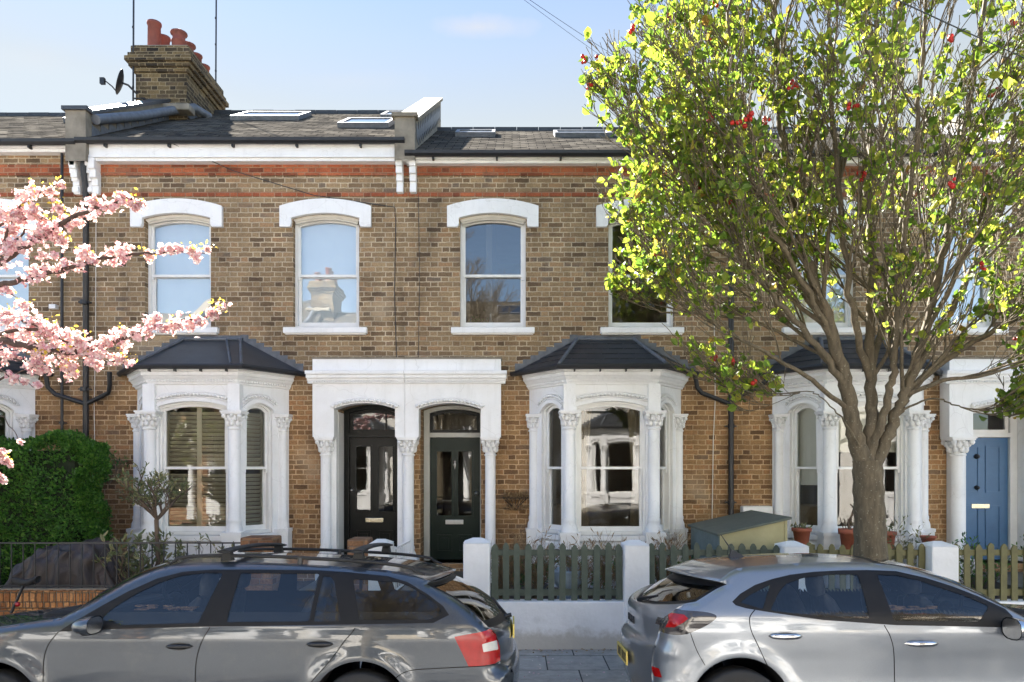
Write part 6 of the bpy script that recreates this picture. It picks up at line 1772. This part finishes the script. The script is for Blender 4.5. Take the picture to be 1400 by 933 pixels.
def handle(s, cx, cz, door, L=.20, mat='blackplastic', H=.034):
    for sd in (-1, 1):
        y = float(s.Y(np.array([cx]), np.array([cz]))[0]); n = 12; vs = []; m = 11; par = s.sideparts.get((door, sd))
        for i in range(m):
            t = i/(m-1); x = cx-L/2+L*t; e = (1-abs(2*t-1)**3.5); hh = H*.5*max(.12, e**.6); yo = .012+.024*e
            for k in range(n):
                a = 6.2832*k/n; vs.append((s.O.x+x, s.O.y+sd*(y+yo-.012+.015*math.cos(a)*e), s.O.z+cz+hh*math.sin(a)))
        mb = MB(); mb.add(vs, [(i*n+k, i*n+(k+1) % n, (i+1)*n+(k+1) % n, (i+1)*n+k) for i in range(m-1) for k in range(n)] + [tuple(range(n)), tuple(range((m-1)*n, m*n))[::-1]], 0, True)
        # recess cup behind the grip
        cup = MB(); vs = []; k2 = 20
        for rr, dy in ((1.0, .0015), (.75, .002), (.4, .002), (.01, .002)):
            for k in range(k2):
                a = 6.2832*k/k2; vs.append((s.O.x+cx+.075*rr*math.cos(a), s.O.y+sd*(y+dy), s.O.z+cz+.028*rr*math.sin(a)))
        h = build(mb, 'handle', MT[mat], par, uv=False)
        cup.add(vs, [(i*k2+k, i*k2+(k+1) % k2, (i+1)*k2+(k+1) % k2, (i+1)*k2+k) for i in range(3) for k in range(k2)]); build(cup, 'handle_recess', MT['blackplastic'], par, uv=False)
def mirror(s, x, z, mat, W_=.20, H_=.13):
    """door mirror: tapered shell on a short arm; glass faces the rear"""
    f = s.fwd
    for sd in (-1, 1):
        y0 = float(s.Y(np.array([x]), np.array([z]))[0]); n = 16; vs = []; m = 8
        cx, cy, cz = s.O.x+x, s.O.y+sd*(y0+.13), s.O.z+z+.03
        for i in range(m):
            t = i/(m-1); e = math.sqrt(max(0.004, 1-t**2.2)); 
            for k in range(n):
                a = 6.2832*k/n; c_, s_ = math.cos(a), math.sin(a); ca = math.copysign(abs(c_)**.75, c_); sa = math.copysign(abs(s_)**.75, s_)
                vs.append((cx-f*.03+f*.17*t, cy+ca*.11*e+sd*-.02*t, cz+sa*H_*.5*e-.01*t))
        mb = MB(); mb.add(vs, [(i*n+k, i*n+(k+1) % n, (i+1)*n+(k+1) % n, (i+1)*n+k) for i in range(m-1) for k in range(n)], 0, True)
        mr = build(mb, 'door_mirror', mat, s.root, uv=False)
        mb = MB(); mb.tube([(cx+f*.05, s.O.y+sd*(y0-.03), cz-.055), (cx+f*.05, cy, cz-.05), (cx+f*.05, cy+sd*.03, cz-.03)], [.035, .028, .02], 8); build(mb, 'mirror_arm', MT['blackplastic'], mr, uv=False)
        mb = MB(); mb.add([(cx-f*.028, cy+math.copysign(abs(math.cos(6.2832*k/n))**.75, math.cos(6.2832*k/n))*.10, cz+math.copysign(abs(math.sin(6.2832*k/n))**.75, math.sin(6.2832*k/n))*H_*.45) for k in range(n)], [tuple(range(n))])
        build(mb, 'mirror_glass', MT['steel'], mr, uv=False)

# ---- grey estate, nose to the left
def sil_grey(s):
    p = s.px; A = []
    def a(q, r, cv=(0, 0), nm=None): A.append((q[0], q[1], r, cv[0], cv[1], nm))
    a((-4.50-s.O.x, .22), .06, (-.05, 0)); a((-4.69-s.O.x, .36), .16, (-.10, 0)); a((-4.71-s.O.x, .58), .22, (-.12, 0)); a((-4.64-s.O.x, .76), .24, (-.12, .02)); a((-4.42-s.O.x, .875), .18, (-.10, .05))
    q = p(0, 857, .05); a(q, .06, (-.02, .045), 'hood0')
    q = p(84, 845, .05); a(q, .05, (-.10, .035), '!cowl')
    for xy in ((130, 822), (175, 796), (215, 779)): a(p(*xy, .04), .045, (-.20+.05*(xy[0]-130)/45, .05))
    a(p(250, 771, .04), .05, (-.05, .05), 'wstop')
    a(p(300, 769, .05), .055, (0, .045)); a(p(370, 770, .05), .055, (0, .045)); a(p(450, 774, .05), .055, (0, .045)); a(p(520, 779, .05), .055, (.0, .045), 'rooft')
    a(p(563, 786, .05), .05, (.05, .035)); a(p(589, 795, .05), .04, (.13, .03), '!spoil')
    a(p(583, 799, .05), .04, (.12, .01), '!glass0')
    a(p(620, 818, .05), .05, (.12, .0)); a(p(650, 841, .06), .06, (.12, -.01)); a(p(668, 858, .08), .08, (.12, -.03), '!glass1')
    a(p(678, 868, .10), .12, (.12, -.01)); a(p(683, 885, .12), .15, (.10, 0), 'gate0'); a(p(684, 908, .12), .15, (.10, 0), '!bump0')
    a((-.005-s.O.x, p(700, 913, .1)[1]), .15, (.05, 0), '!bump1'); a((.015-s.O.x, .60), .17, (.05, 0)); a((.0-s.O.x, .42), .16, (.05, 0)); a((-.08-s.O.x, .26), .08, (.0, 0))
    a((-.6-s.O.x, .22), .05); a((-2.4-s.O.x, .20), .04); a((-3.9-s.O.x, .20), .05)
    return A
G = Car('estate_car', 'dark grey estate car with roof bars parked nose to the left', (-2.35, 6.2, -.06), -1,
        ([.15, .35, .5, .65, .80, .90, .97, 1.01, 1.05, 1.12, 1.25, 1.40, 1.55], [.84, .875, .892, .898, .90, .903, .90, .888, .872, .845, .790, .715, .62]), .012,
        [(mx(490, 5.3)+2.35, .37, .365), (mx(-18, 5.3)+2.35, .37, .365)], sil_grey, 1.10, MT['paint_grey'], lambda x: 1-.05*np.clip((-x-1.2)/1.2, 0, 1)**2-.015*np.clip((x-1.4)/1., 0, 1)**2)
p = G.px
G.bodyacc = []; G.shell = []
cc = lambda L: [p(a, b) for a, b in L]
fdg = rounded(cc([(138, 847), (165, 855), (271, 852), (305, 784), (276, 784), (245, 788), (218, 797), (190, 810), (160, 828), (145, 839)]), .018)
rdg = rounded(cc([(309, 851), (422, 850), (437, 785), (329, 784)]), .02)
qtg = rounded(cc([(428, 850), (466, 850), (457, 795), (452, 789), (442, 788)]), .015)
rqg = rounded(cc([(491, 848), (587, 848), (606, 839), (598, 828), (580, 814), (563, 804), (546, 797), (483, 792)]), .022)
trim = cc([(80, 864), (165, 860), (285, 857), (485, 854), (592, 852), (614, 841), (606, 829), (585, 813), (557, 796), (530, 788), (480, 783), (435, 780), (360, 779), (290, 779), (250, 782), (215, 791), (175, 809), (138, 829), (105, 848)])
s1 = smoothline(cc([(80, 864), (66, 882), (60, 902), (59, 930), (61, 960), (66, 1000)])); s1b = s1 + [(s1[-1][0], .30)]
s2 = smoothline(cc([(317, 779), (302, 815), (290, 852), (277, 875), (269, 900), (267, 933), (270, 1000)])); s2b = s2 + [(s2[-1][0], .30)]
s3 = smoothline(cc([(468, 781), (478, 815), (487, 853), (470, 878), (450, 905), (428, 930), (405, 960), (392, 1000)])); s3b = s3 + [(s3[-1][0], .30)]
s4 = smoothline(cc([(540, 928), (552, 920), (568, 916), (600, 914), (640, 912), (684, 910)]))
doorF = s1b + s2b[::-1]; doorR = s2b + s3b[::-1]
lamp = rounded(cc([(621, 871), (676, 861), (690, 885), (689, 908), (641, 912)]), .008, 2)
lampw = rounded(cc([(659, 881), (679, 878), (681, 891), (661, 892)]), .006, 2)
flamp = rounded([(-4.70-G.O.x, .66), (-4.15-G.O.x, .78), (-4.2-G.O.x, .86), (-4.62-G.O.x, .80)], .02)
regs = [('window|fd', fdg, MT['carglass'], .006, None), ('window|rd', rdg, MT['carglass'], .006, None), ('window|qt', qtg, MT['carglass'], .006, None), ('window|rq', rqg, MT['carglass'], .006, None),
        ('window_surround', trim, MT['trim'], .001, None), ('reversing_lamp', lampw, MT['lampclear'], -.002, None), ('tail_lamp', lamp, MT['redlamp'], -.002, None), ('headlamp', flamp, MT['lampclear'], 0, None),
        ('door|f', doorF, G.paint, 0, None), ('door|r', doorR, G.paint, 0, None)]
holes = [ribbon(s1, .007), ribbon(s2[11:], .007), ribbon(s3[11:], .007), ribbon(s4, .006), ribbon(smoothline([(-4.9-G.O.x, .60), (-4.3-G.O.x, .66), (-4.16-G.O.x, .68)]), .006)] + [circ(*a) for a in G.arches]
G.sides(regs, holes)
G.strip([('windscreen', '!cowl', 'wstop', .90, MT['carglass'], MT['trim']), ('rear_window', '!glass0', '!glass1', .93, MT['carglass_dark'], MT['trim'])])
G.finish()
fit_out(G, .325, [G.arches[0][0], G.arches[1][0]], [(-.32, .55, -.37, .02), (-.32, .55, .37, .02), (.62, .58, -.42, -.01), (.62, .58, .42, -.01), (.62, .58, 0, -.05)], 5)
h = p(245, 884); handle(G, h[0], h[1], 'door|f'); h = p(437, 881); handle(G, h[0], h[1], 'door|r')
h = p(138, 857); mirror(G, h[0], h[1], G.paint)
def grey_extra():
    s = G; O = s.O
    S_ = s.S; ia, ib = s.mark['wstop'], s.mark['!spoil']
    for sd in (-1, 1):
        pts = []
        for i in range(ia-1, ib-1, 2): pts.append((S_[i][0], sd*(s.W(S_[i][0], S_[i][1])-.055), S_[i][1]+.05))
        a, b = pts[0], pts[-1]
        pts = [(a[0]-.06, a[1], a[2]-.048), (a[0]-.01, a[1], a[2]-.015)] + pts + [(b[0]+.02, b[1], b[2]-.02), (b[0]+.10, b[1], b[2]-.05)]
        mb = MB(); mb.tube(s.loc(pts), [.008]+[.014]*(len(pts)-2)+[.008], 8); r = build(mb, 'roof_rail', MT['rubber'], s.root, uv=False)
        for q in (len(pts)//2,):
            mb = MB(); m = pts[q]; mb.tube(s.loc([(m[0], m[1], m[2]), (m[0], m[1], m[2]-.055)]), .02, 8); build(mb, 'rail_foot', MT['black_metal'], r, uv=False)
    for pxx in (310, 490):
        x, z = p(pxx, 768, .05); zz = z+.085; hw = .62
        mb = MB(); n = 14; vs = []
        for y in np.linspace(-hw-.09, hw+.09, 15):
            th = .017 if abs(y) < hw+.05 else .012; cz = zz + .018*(1-(y/hw)**2)
            for k in range(n): a = 6.2832*k/n; vs.append((O.x+x+.052*math.cos(a), O.y+y, O.z+cz+th*math.sin(a)))
        mb.add(vs, [(i*n+k, i*n+(k+1) % n, (i+1)*n+(k+1) % n, (i+1)*n+k) for i in range(14) for k in range(n)] + [tuple(range(n)), tuple(range(14*n, 15*n))[::-1]], 0, True)
        bar = build(mb, 'roof_bar', MT['rubber'], s.root, uv=False)
        for sd in (-1, 1):
            mb = MB(); X, Y_, Z = O.x+x, O.y+sd*hw, O.z+z
            mb.add([(X-.045, Y_-.035, Z+.005), (X+.045, Y_-.035, Z+.005), (X+.045, Y_+.035, Z+.005), (X-.045, Y_+.035, Z+.005), (X-.03, Y_-.03, Z+.09), (X+.03, Y_-.03, Z+.09), (X+.03, Y_+.03, Z+.09), (X-.03, Y_+.03, Z+.09)], [(3, 2, 1, 0), (4, 5, 6, 7), (0, 1, 5, 4), (1, 2, 6, 5), (2, 3, 7, 6), (3, 0, 4, 7)])
            build(mb, 'bar_foot', MT['rubber'], bar, bevel=.008, uv=False)
    # rear wiper, plate, tailgate recess lip
    g1 = s.G[s.mark['!glass1'], 10]; 
    mb = MB(); mb.tube(s.loc([(g1[0]+.01, .0, g1[2]+.02), (g1[0]-.06, .22, g1[2]+.07), (g1[0]-.12, .40, g1[2]+.12)]), .009, 6); mb.tube(s.loc([(g1[0]-.02, 0, g1[2]+.0), (g1[0]+.05, 0, g1[2]+.02)]), .018, 8); build(mb, 'rear_wiper', MT['blackplastic'], s.root, uv=False)
    gx = s.G[s.mark['gate0'], 10][0]
    mb = MB(); mb.box(O.x+gx+.0, O.x+gx+.014, O.y-.26, O.y+.26, O.z+.80, O.z+.91); build(mb, 'number_plate', MT['plate_yellow'], s.root)
    # things lying on the dashboard ledge
    x, z = p(205, 856); mb = MB()
    for k in range(26):
        X = O.x+x+random.uniform(-.22, .22); Y_ = O.y-.62+random.uniform(-.04, .05); Z = O.z+s.zb-.03+random.uniform(0, .03)
        mb.box(X-.035, X+.035, Y_-.02, Y_+.02, Z, Z+.008)
    build(mb, 'dashboard_clutter', MT['dashitems'], s.root, uv=False)
grey_extra()

# ---- silver crossover, tail to the left
def sil_silver(s):
    p = s.px; A = []; X0 = s.O.x
    def a(q, r, cv=(0, 0), nm=None): A.append((q[0], q[1], r, cv[0], cv[1], nm))
    a((1.16-X0, .27), .08, (-.05, 0)); a((1.08-X0, .42), .18, (-.08, 0)); a((1.07-X0, .58), .22, (-.11, 0)); a((1.075-X0, .72), .23, (-.13, 0)); a((1.085-X0, .80), .22, (-.13, 0)); a((1.10-X0, .835), .22, (-.08, 0))
    a((1.115-X0, .88), .22, (-.09, 0)); a((1.13-X0, .965), .21, (-.11, 0), 'lampa'); a((1.15-X0, 1.02), .18, (-.13, .005), 'lampb'); a((1.20-X0, 1.065), .13, (-.17, .0), 'gate1')
    a((1.29-X0, 1.13), .09, (-.24, -.045)); 
    q = p(951, 823, .06); a(q, .06, (-.29, -.10), '!glass1')
    q = p(975, 806, .05); a((q[0]+.02, q[1]), .05, (-.25, -.03)); q = p(988, 799, .05); a((q[0]+.03, q[1]-.0), .045, (-.20, .01), '!glass0')
    q = p(984, 797, .05); a((q[0]-.015, q[1]+.01), .03, (-.22, .03), '!tip')
    q = p(990, 789, .05); a((q[0]-.0, q[1]+.004), .04, (-.18, .03)); a(p(1006, 778, .05), .05, (-.06, .03), 'sp0')
    a(p(1050, 773, .05), .06, (0, .035)); a(p(1100, 770, .05), .06, (0, .035)); a(p(1150, 769, .05), .06, (0, .035)); a(p(1195, 770.5, .05), .06, (.03, .035), 'wstop')
    a(p(1235, 776, .04), .05, (.09, .045)); a(p(1275, 788, .04), .045, (.13, .05)); a(p(1310, 801, .04), .045, (.16, .05)); a(p(1360, 824, .04), .045, (.2, .045))
    a(p(1402, 846, .05), .05, (.17, .03), '!cowl')
    q = p(1402, 846, .05); a((q[0]+.45, q[1]-.06), .08, (.06, .05)); a((4.78-X0, .93), .16, (.10, .05)); a((5.05-X0, .80), .22, (.12, .02)); a((5.13-X0, .6), .22, (.12, 0)); a((5.12-X0, .36), .16, (.08, 0)); a((4.95-X0, .24), .06)
    a((4.2-X0, .22), .05); a((3.0-X0, .22), .04); a((1.9-X0, .22), .05)
    return A[::-1]
def taperS(x): return 1-.05*np.clip((x-1.2)/1., 0, 1)**2-.01*np.clip((-x-1.0)/.8, 0, 1)
Sv = Car('crossover_car', 'silver crossover hatchback parked with its tail to the left', (3.08, 6.2, -.06), 1,
        ([.15, .32, .45, .58, .72, .85, .95, 1.02, 1.08, 1.15, 1.28, 1.42, 1.55], [.855, .885, .878, .868, .876, .892, .900, .894, .878, .848, .785, .70, .61]), .026,
        [(mx(1016, 5.3)-3.08, .385, .375), (mx(1016, 5.3)-3.08+2.59, .385, .375)], sil_silver, 1.10, MT['paint_silver'], taperS)
p = Sv.px; Sv.bodyacc = []; Sv.shell = []
cc = lambda L: [p(a, b) for a, b in L]
g1_ = rounded(cc([(1053, 835), (1065, 810), (1075, 798), (1100, 790), (1137, 786), (1173, 786), (1189, 846), (1125, 844)]), .022)
g2_ = rounded(cc([(1199, 786), (1225, 787), (1257, 794), (1287, 804), (1325, 817), (1352, 829), (1340, 850), (1222, 849)]), .02)
g3_ = rounded(cc([(1012, 824), (1025, 814), (1040, 806), (1053, 800), (1043, 833)]), .012)
trm = cc([(1001, 823), (1012, 812), (1032, 800), (1055, 792), (1080, 786), (1112, 782), (1150, 780), (1185, 779.5), (1225, 781), (1265, 790), (1300, 801), (1337, 815), (1376, 833), (1390, 850), (1372, 858), (1300, 856.5), (1225, 855), (1125, 848), (1050, 837), (1020, 832), (1006, 828)])
d1 = smoothline(cc([(1032, 834), (1025, 845), (1027, 862), (1036, 882), (1048, 908), (1062, 935), (1085, 965), (1095, 1000)])); d1 = d1 + [(d1[-1][0], .32)]
d2 = smoothline(cc([(1184, 780), (1197, 815), (1207, 850), (1217, 870), (1222, 892), (1223, 933), (1223, 1000)])); d2 = d2 + [(d2[-1][0], .32)]
d3 = smoothline(cc([(1388, 850), (1404, 880), (1410, 930), (1408, 1000)])); d3 = d3 + [(d3[-1][0], .32)]
bs = smoothline(cc([(944, 866), (952, 888), (964, 910)])); b2 = smoothline(cc([(892, 880), (899, 893), (892, 905)])) 
dR = d1 + d2[::-1]; dF = d2 + d3[::-1]
lp = rounded(smoothline(cc([(884, 845), (894, 838), (915, 835.5), (945, 835.5), (968, 837.5), (980, 843), (970, 853), (950, 863), (932, 869), (912, 869), (897, 863), (887, 855), (884, 845)]), 3)[:-1], .004, 1)
lr = cc([(920, 841), (936, 841), (941, 846), (934, 852), (924, 859), (914, 861), (918, 850)])
lc = cc([(903, 850), (915, 848), (912, 857), (904, 856)])
lw = cc([(922, 852), (938, 862), (922, 864)])
rf = rounded(cc([(898, 919), (905, 918), (908, 930), (900, 931)]), .006, 2)
hl = rounded([(5.1-Sv.O.x, .72), (4.6-Sv.O.x, .86), (4.62-Sv.O.x, .95), (5.0-Sv.O.x, .88)], .02)
regs = [('window|rd', g1_, MT['carglass'], .006, None), ('window|fd', g2_, MT['carglass'], .006, None), ('window|qt', g3_, MT['carglass'], .006, None), ('window_surround', trm, MT['trim'], .001, None),
        ('reversing_lamp', lc, MT['alloy'], -.003, None), ('red_lens', lr, MT['redlamp'], -.003, None), ('tail_lamp', lp, MT['lampdark'], -.003, None), ('reflector', rf, MT['redlamp'], -.003, None), ('headlamp', hl, MT['lampclear'], 0, None),
        ('door|r', dR, Sv.paint, 0, None), ('door|f', dF, Sv.paint, 0, None)]
ar_lip = []
holes = [ribbon(d1, .007), ribbon(d2[11:], .007), ribbon(d3[3:], .007), ribbon(bs, .006)] + [circ(*a) for a in Sv.arches]
Sv.sides(regs, holes)
Sv.strip([('tail_lamp', 'lampa', 'lampb', -.88, MT['lampdark'], None), ('spoiler_underside_shade', '!tip', '!glass0', 1.01, MT['trim'], None), ('windscreen', '!cowl', 'wstop', .90, MT['carglass'], MT['trim']), ('rear_window', '!glass0', '!glass1', .93, MT['carglass_dark'], MT['trim'])])  # spoiler underside coloured black to stand for the shade beneath it
Sv.finish()
fit_out(Sv, .335, [Sv.arches[0][0], Sv.arches[1][0]], [(.36, .56, -.37, .03), (.36, .56, .37, .03), (-.42, .58, -.40, 0), (-.42, .58, .40, 0)], 5)
h = p(1074, 870); handle(Sv, h[0], h[1], 'door|r', .25, 'chrome', .045) if 'chrome' in MT else None
h = p(1260, 880); handle(Sv, h[0], h[1], 'door|f', .25, 'chrome', .045) if 'chrome' in MT else None
h = p(1372, 862); mirror(Sv, h[0], h[1], MT['chrome'], H_=.16)
def silver_extra():
    s = Sv; O = s.O
    # shark-fin base with whip aerial
    x = mx(1012, 6.2)-O.x; i = np.argmin(np.abs(s.G[:, 10, 0]-x)+np.where(s.G[:, 10, 2] > 1.2, 0, 9)); z = s.G[i, 10, 2]
    mb = MB(); mb.add(s.loc([(x-.07, -.03, z-.01), (x+.09, -.02, z-.01), (x+.09, .02, z-.01), (x-.07, .03, z-.01), (x-.05, -.012, z+.055), (x-.02, -.01, z+.055), (x-.02, .01, z+.055), (x-.05, .012, z+.055)]), [(3, 2, 1, 0), (4, 5, 6, 7), (0, 1, 5, 4), (1, 2, 6, 5), (2, 3, 7, 6), (3, 0, 4, 7)])
    mb.tube(s.loc([(x-.03, 0, z+.04), (x-.13, 0, z+.19)]), [.007, .004], 6); build(mb, 'roof_aerial', MT['blackplastic'], s.root, bevel=.006, uv=False)
    # rear wiper
    a = s.G[s.mark['!glass1'], 10]; b = s.G[s.mark['!glass1'], 13]
    mb = MB(); mb.tube(s.loc([(a[0]+.0, -.0, a[2]+.02), (a[0]-.01, -.06, a[2]+.045), (a[0]+.09, -.35, a[2]+.10)]), [.022, .018, .008], 8); build(mb, 'rear_wiper', MT['blackplastic'], s.root, uv=False)
    # plate on the bumper
    k = np.argmin(np.abs(s.G[:, 10, 2]-.62)+np.where(s.G[:, 10, 0] < -1, 0, 9)); gx = s.G[k, 10, 0]
    mb = MB(); mb.box(O.x+gx-.02, O.x+gx-.006, O.y-.26, O.y+.26, O.z+.58, O.z+.69); npl = build(mb, 'number_plate', MT['plate_yellow'], s.root)
    mb = MB()
    for q, (w0, st) in enumerate(((.22, 0), (.16, 1), (.10, 0), (.04, 1), (-.06, 0), (-.12, 1), (-.18, 0))):
        y = O.y-w0; mb.box(O.x+gx-.022, O.x+gx-.019, y-.018, y-.008, O.z+.60, O.z+.67); mb.box(O.x+gx-.022, O.x+gx-.019, y+.008, y+.018, O.z+.60, O.z+.67); mb.box(O.x+gx-.0225, O.x+gx-.0195, y-.018, y+.018, O.z+(.632 if st else .66), O.z+(.642 if st else .67))
    build(mb, 'plate_characters', MT['blackplastic'], npl, uv=False)
    # raised letters across the tailgate
    cu = bpy.data.curves.new('letters', 'FONT'); cu.body = 'PUMA'; cu.size = .085; cu.extrude = .004; cu.space_character = 1.6; cu.align_x = 'CENTER'
    tmp = bpy.data.objects.new('tmp', cu); COL.objects.link(tmp); bpy.context.view_layer.update()
    me = bpy.data.meshes.new_from_object(tmp.evaluated_get(bpy.context.evaluated_depsgraph_get())); bpy.data.objects.remove(tmp); me.name = 'tailgate_lettering'; me.materials.clear(); me.materials.append(MT['blackplastic'])
    k = np.argmin(np.abs(s.G[:, 10, 2]-.93)+np.where(s.G[:, 10, 0] < -1, 0, 9)); gx = s.G[k, 10, 0]
    for v in me.vertices:
        y = -v.co.x; v.co = Vector((gx-.006-v.co.z+.09*(abs(y)/.68)**2.2, y, .90+v.co.y))
    o = bpy.data.objects.new('tailgate_lettering', me); COL.objects.link(o); o.parent = s.root
    x, z = p(1250, 852); mb = MB()
    for k in range(22):
        X = O.x+x+random.uniform(-.2, .3); Y_ = O.y-.64+random.uniform(-.04, .05); Z = O.z+s.zb-.03+random.uniform(0, .03)
        mb.box(X-.035, X+.035, Y_-.02, Y_+.02, Z, Z+.008)
    build(mb, 'dashboard_clutter', MT['dashitems'], s.root, uv=False)
silver_extra()
# ------------------------------------------------------------------ the far side of the street, seen only in the reflections
def turn(root, x, y, label, name=None):
    c = copy_tree(root); c.rotation_euler = (0, 0, math.pi); c.location = (x, y, 0); c['label'] = label
    if name: c.name = name
    return c
opp = [(HC[0], -15.2), (HB_[0], -10.3), (HC[0], -5.4), (HB_[0], -.5), (HC[0], 4.4), (HB_[0], 9.3), (HC[0], 14.2)]
words = ['first', 'second', 'third', 'fourth', 'fifth', 'sixth', 'seventh']
for k, (h, x) in enumerate(opp):
    c = turn(h, x, -5.4, 'sunlit brick house across the street, %s from the left, visible only in reflections' % words[k])
    c['group'] = 'houses across the street'
    for ch in c.children:
        if ch.name.startswith('wall'):
            ch.material_slots[0].link = 'OBJECT'; ch.material_slots[0].material = MT['oppbrick' if k in (1,) else ('stucco' if k % 2 == 0 else 'stucco2')]
for k, x in enumerate((-2.6, -9.5, 7.5)):
    c = copy_tree(TREE); c.location = (x, -3.2, 0); c.rotation_euler = (0, 0, 1.3+k*2.1); c.scale = (1.15, 1.15, 1.15) if k == 0 else (.85, .85, .85)
    c['label'] = 'leafy street tree on the opposite pavement, %s, mirrored in the windows' % ('nearest', 'far left', 'right')[k]; c['group'] = 'trees across the street'
    for ch in list(c.children):
        if ch.name.startswith(('foliage', 'berry')) and k != 1:
            bpy.data.objects.remove(ch)

# ------------------------------------------------------------------ fallen petals and leaf litter
def litter():
    n = 420; x = np.random.normal(-2.5, 3.0, n); y = np.random.uniform(7.2, 8.62, n); z = np.full(n, .006); k = y < 7.28; z[k] = .012
    v, f = leaf_cloud(np.stack([x, y, z], 1), .022, dirs=np.concatenate([np.random.normal(size=(n, 2)), np.zeros((n, 1))], 1)*6, aspect=.8, fold=.05)
    v[:, 2] = np.clip(v[:, 2], .005, .02)
    o = mesh_obj('fallen_petals', v, f, MT['blossom'], uv=False); tag(o, 'scatter of pale fallen petals on the pavement', 'petals', kind='stuff')
    n = 300; x = np.random.uniform(-1, 6, n); y = 8.66 - np.abs(np.random.normal(0, .12, n)); z = np.full(n, .006)
    v, f = leaf_cloud(np.stack([x, y, z], 1), .03, dirs=np.concatenate([np.random.normal(size=(n, 2)), np.zeros((n, 1))], 1)*6, aspect=.6, fold=.1); v[:, 2] = np.clip(v[:, 2], .005, .03)
    v[:, 1] = np.minimum(v[:, 1], 8.655)
    o = mesh_obj('leaf_litter', v, f, MT['dryleaf'], uv=False); tag(o, 'dry leaf litter along the foot of the white garden wall', 'leaf litter', kind='stuff')
litter()
# ------------------------------------------------------------------ light, sky, camera
EL, AZ = R(41.5), R(-32)      # sun behind the terrace, to the left
S = Vector((math.sin(AZ)*math.cos(EL), math.cos(AZ)*math.cos(EL), math.sin(EL)))
sl = bpy.data.lights.new('sun', 'SUN'); sl.energy = 5.0; sl.angle = R(.55); sl.color = (1, .95, .88)
so = bpy.data.objects.new('sun', sl); COL.objects.link(so); so.rotation_euler = (-S).to_track_quat('-Z', 'Y').to_euler(); so.location = S*60
w = bpy.data.worlds.new('World'); scene.world = w; w.use_nodes = True; nt = w.node_tree; nt.nodes.clear()
sky = nt.nodes.new('ShaderNodeTexSky'); sky.sky_type = 'NISHITA'; sky.sun_disc = False
sky.sun_elevation = EL; sky.sun_rotation = AZ; sky.air_density = 1.0; sky.dust_density = .05; sky.ozone_density = 2.6; sky.altitude = 50
bg = nt.nodes.new('ShaderNodeBackground'); bg.inputs[1].default_value = .05
wo = nt.nodes.new('ShaderNodeOutputWorld')
# small fair-weather clouds high over the roofs, drawn by direction
tc = nt.nodes.new('ShaderNodeTexCoord').outputs['Generated']
sp = nd(nt, 'ShaderNodeSeparateXYZ'); nt.links.new(tc, sp.inputs[0])
def puff(cx, cz, wx, wz, amp, sc):
    # direction ratios x/y and z/y
    ax = M(nt, 'DIVIDE', sp.outputs[0], M(nt, 'MAXIMUM', sp.outputs[1], .05)); az = M(nt, 'DIVIDE', sp.outputs[2], M(nt, 'MAXIMUM', sp.outputs[1], .05))
    dx = M(nt, 'DIVIDE', M(nt, 'SUBTRACT', ax, cx), wx); dz = M(nt, 'DIVIDE', M(nt, 'SUBTRACT', az, cz), wz)
    d = M(nt, 'SQRT', M(nt, 'ADD', M(nt, 'MULTIPLY', dx, dx), M(nt, 'MULTIPLY', dz, dz)))
    n = noise(nt, tc, sc, 6, .6)
    v = M(nt, 'SUBTRACT', M(nt, 'ADD', M(nt, 'SUBTRACT', 1, d), M(nt, 'MULTIPLY', M(nt, 'SUBTRACT', n, .5), 1.8)), .1)
    v = M(nt, 'MINIMUM', M(nt, 'MAXIMUM', v, 0), 1)
    return M(nt, 'MULTIPLY', v, amp)
c1 = puff(-.045, .603, .085, .020, .62, 14); c2 = puff(-.655, .56, .09, .03, .22, 10); c3 = puff(-.22, .53, .12, .02, .18, 10)
cf = M(nt, 'MAXIMUM', M(nt, 'MAXIMUM', c1, c2), c3)
hdir = ramp(nt, sp.outputs[1], [(.0, .28), (.5, 1.0)])      # the haze glows on the sun's side and is thin on the other
hz = mixc(nt, M(nt, 'MULTIPLY', hdir, ramp(nt, sp.outputs[2], [(.0, .90), (.43, .84), (.58, .62), (1, .5)])), sky.outputs[0], ramp(nt, sp.outputs[2], [(.42, (1.55, 1.52, 1.22)), (.50, (1.15, 1.2, 1.1)), (.57, (.72, .82, .96))]))      # thin high haze pales the blue
skc = mixc(nt, cf, hz, (1.9, 1.9, 1.95))
nt.links.new(skc, bg.inputs[0]); nt.links.new(bg.outputs[0], wo.inputs[0])
cam = bpy.data.cameras.new('camera'); co = bpy.data.objects.new('camera', cam); COL.objects.link(co)
co.location = (0, 0, CAMZ); co.rotation_euler = (R(90), 0, 0)
cam.sensor_width = 36; cam.lens = 36*1000/1400; cam.shift_y = (640-466.5)/1400; cam.clip_end = 2000; cam.clip_start = .05
scene.camera = co
scene.view_settings.view_transform = 'Standard'; scene.view_settings.look = 'None'; scene.view_settings.gamma = 1
scene.view_settings.exposure = 3.18
scene.cycles.max_bounces = 10; scene.cycles.transparent_max_bounces = 24; scene.cycles.diffuse_bounces = 4; scene.cycles.glossy_bounces = 4
scene.cycles.use_denoising = True
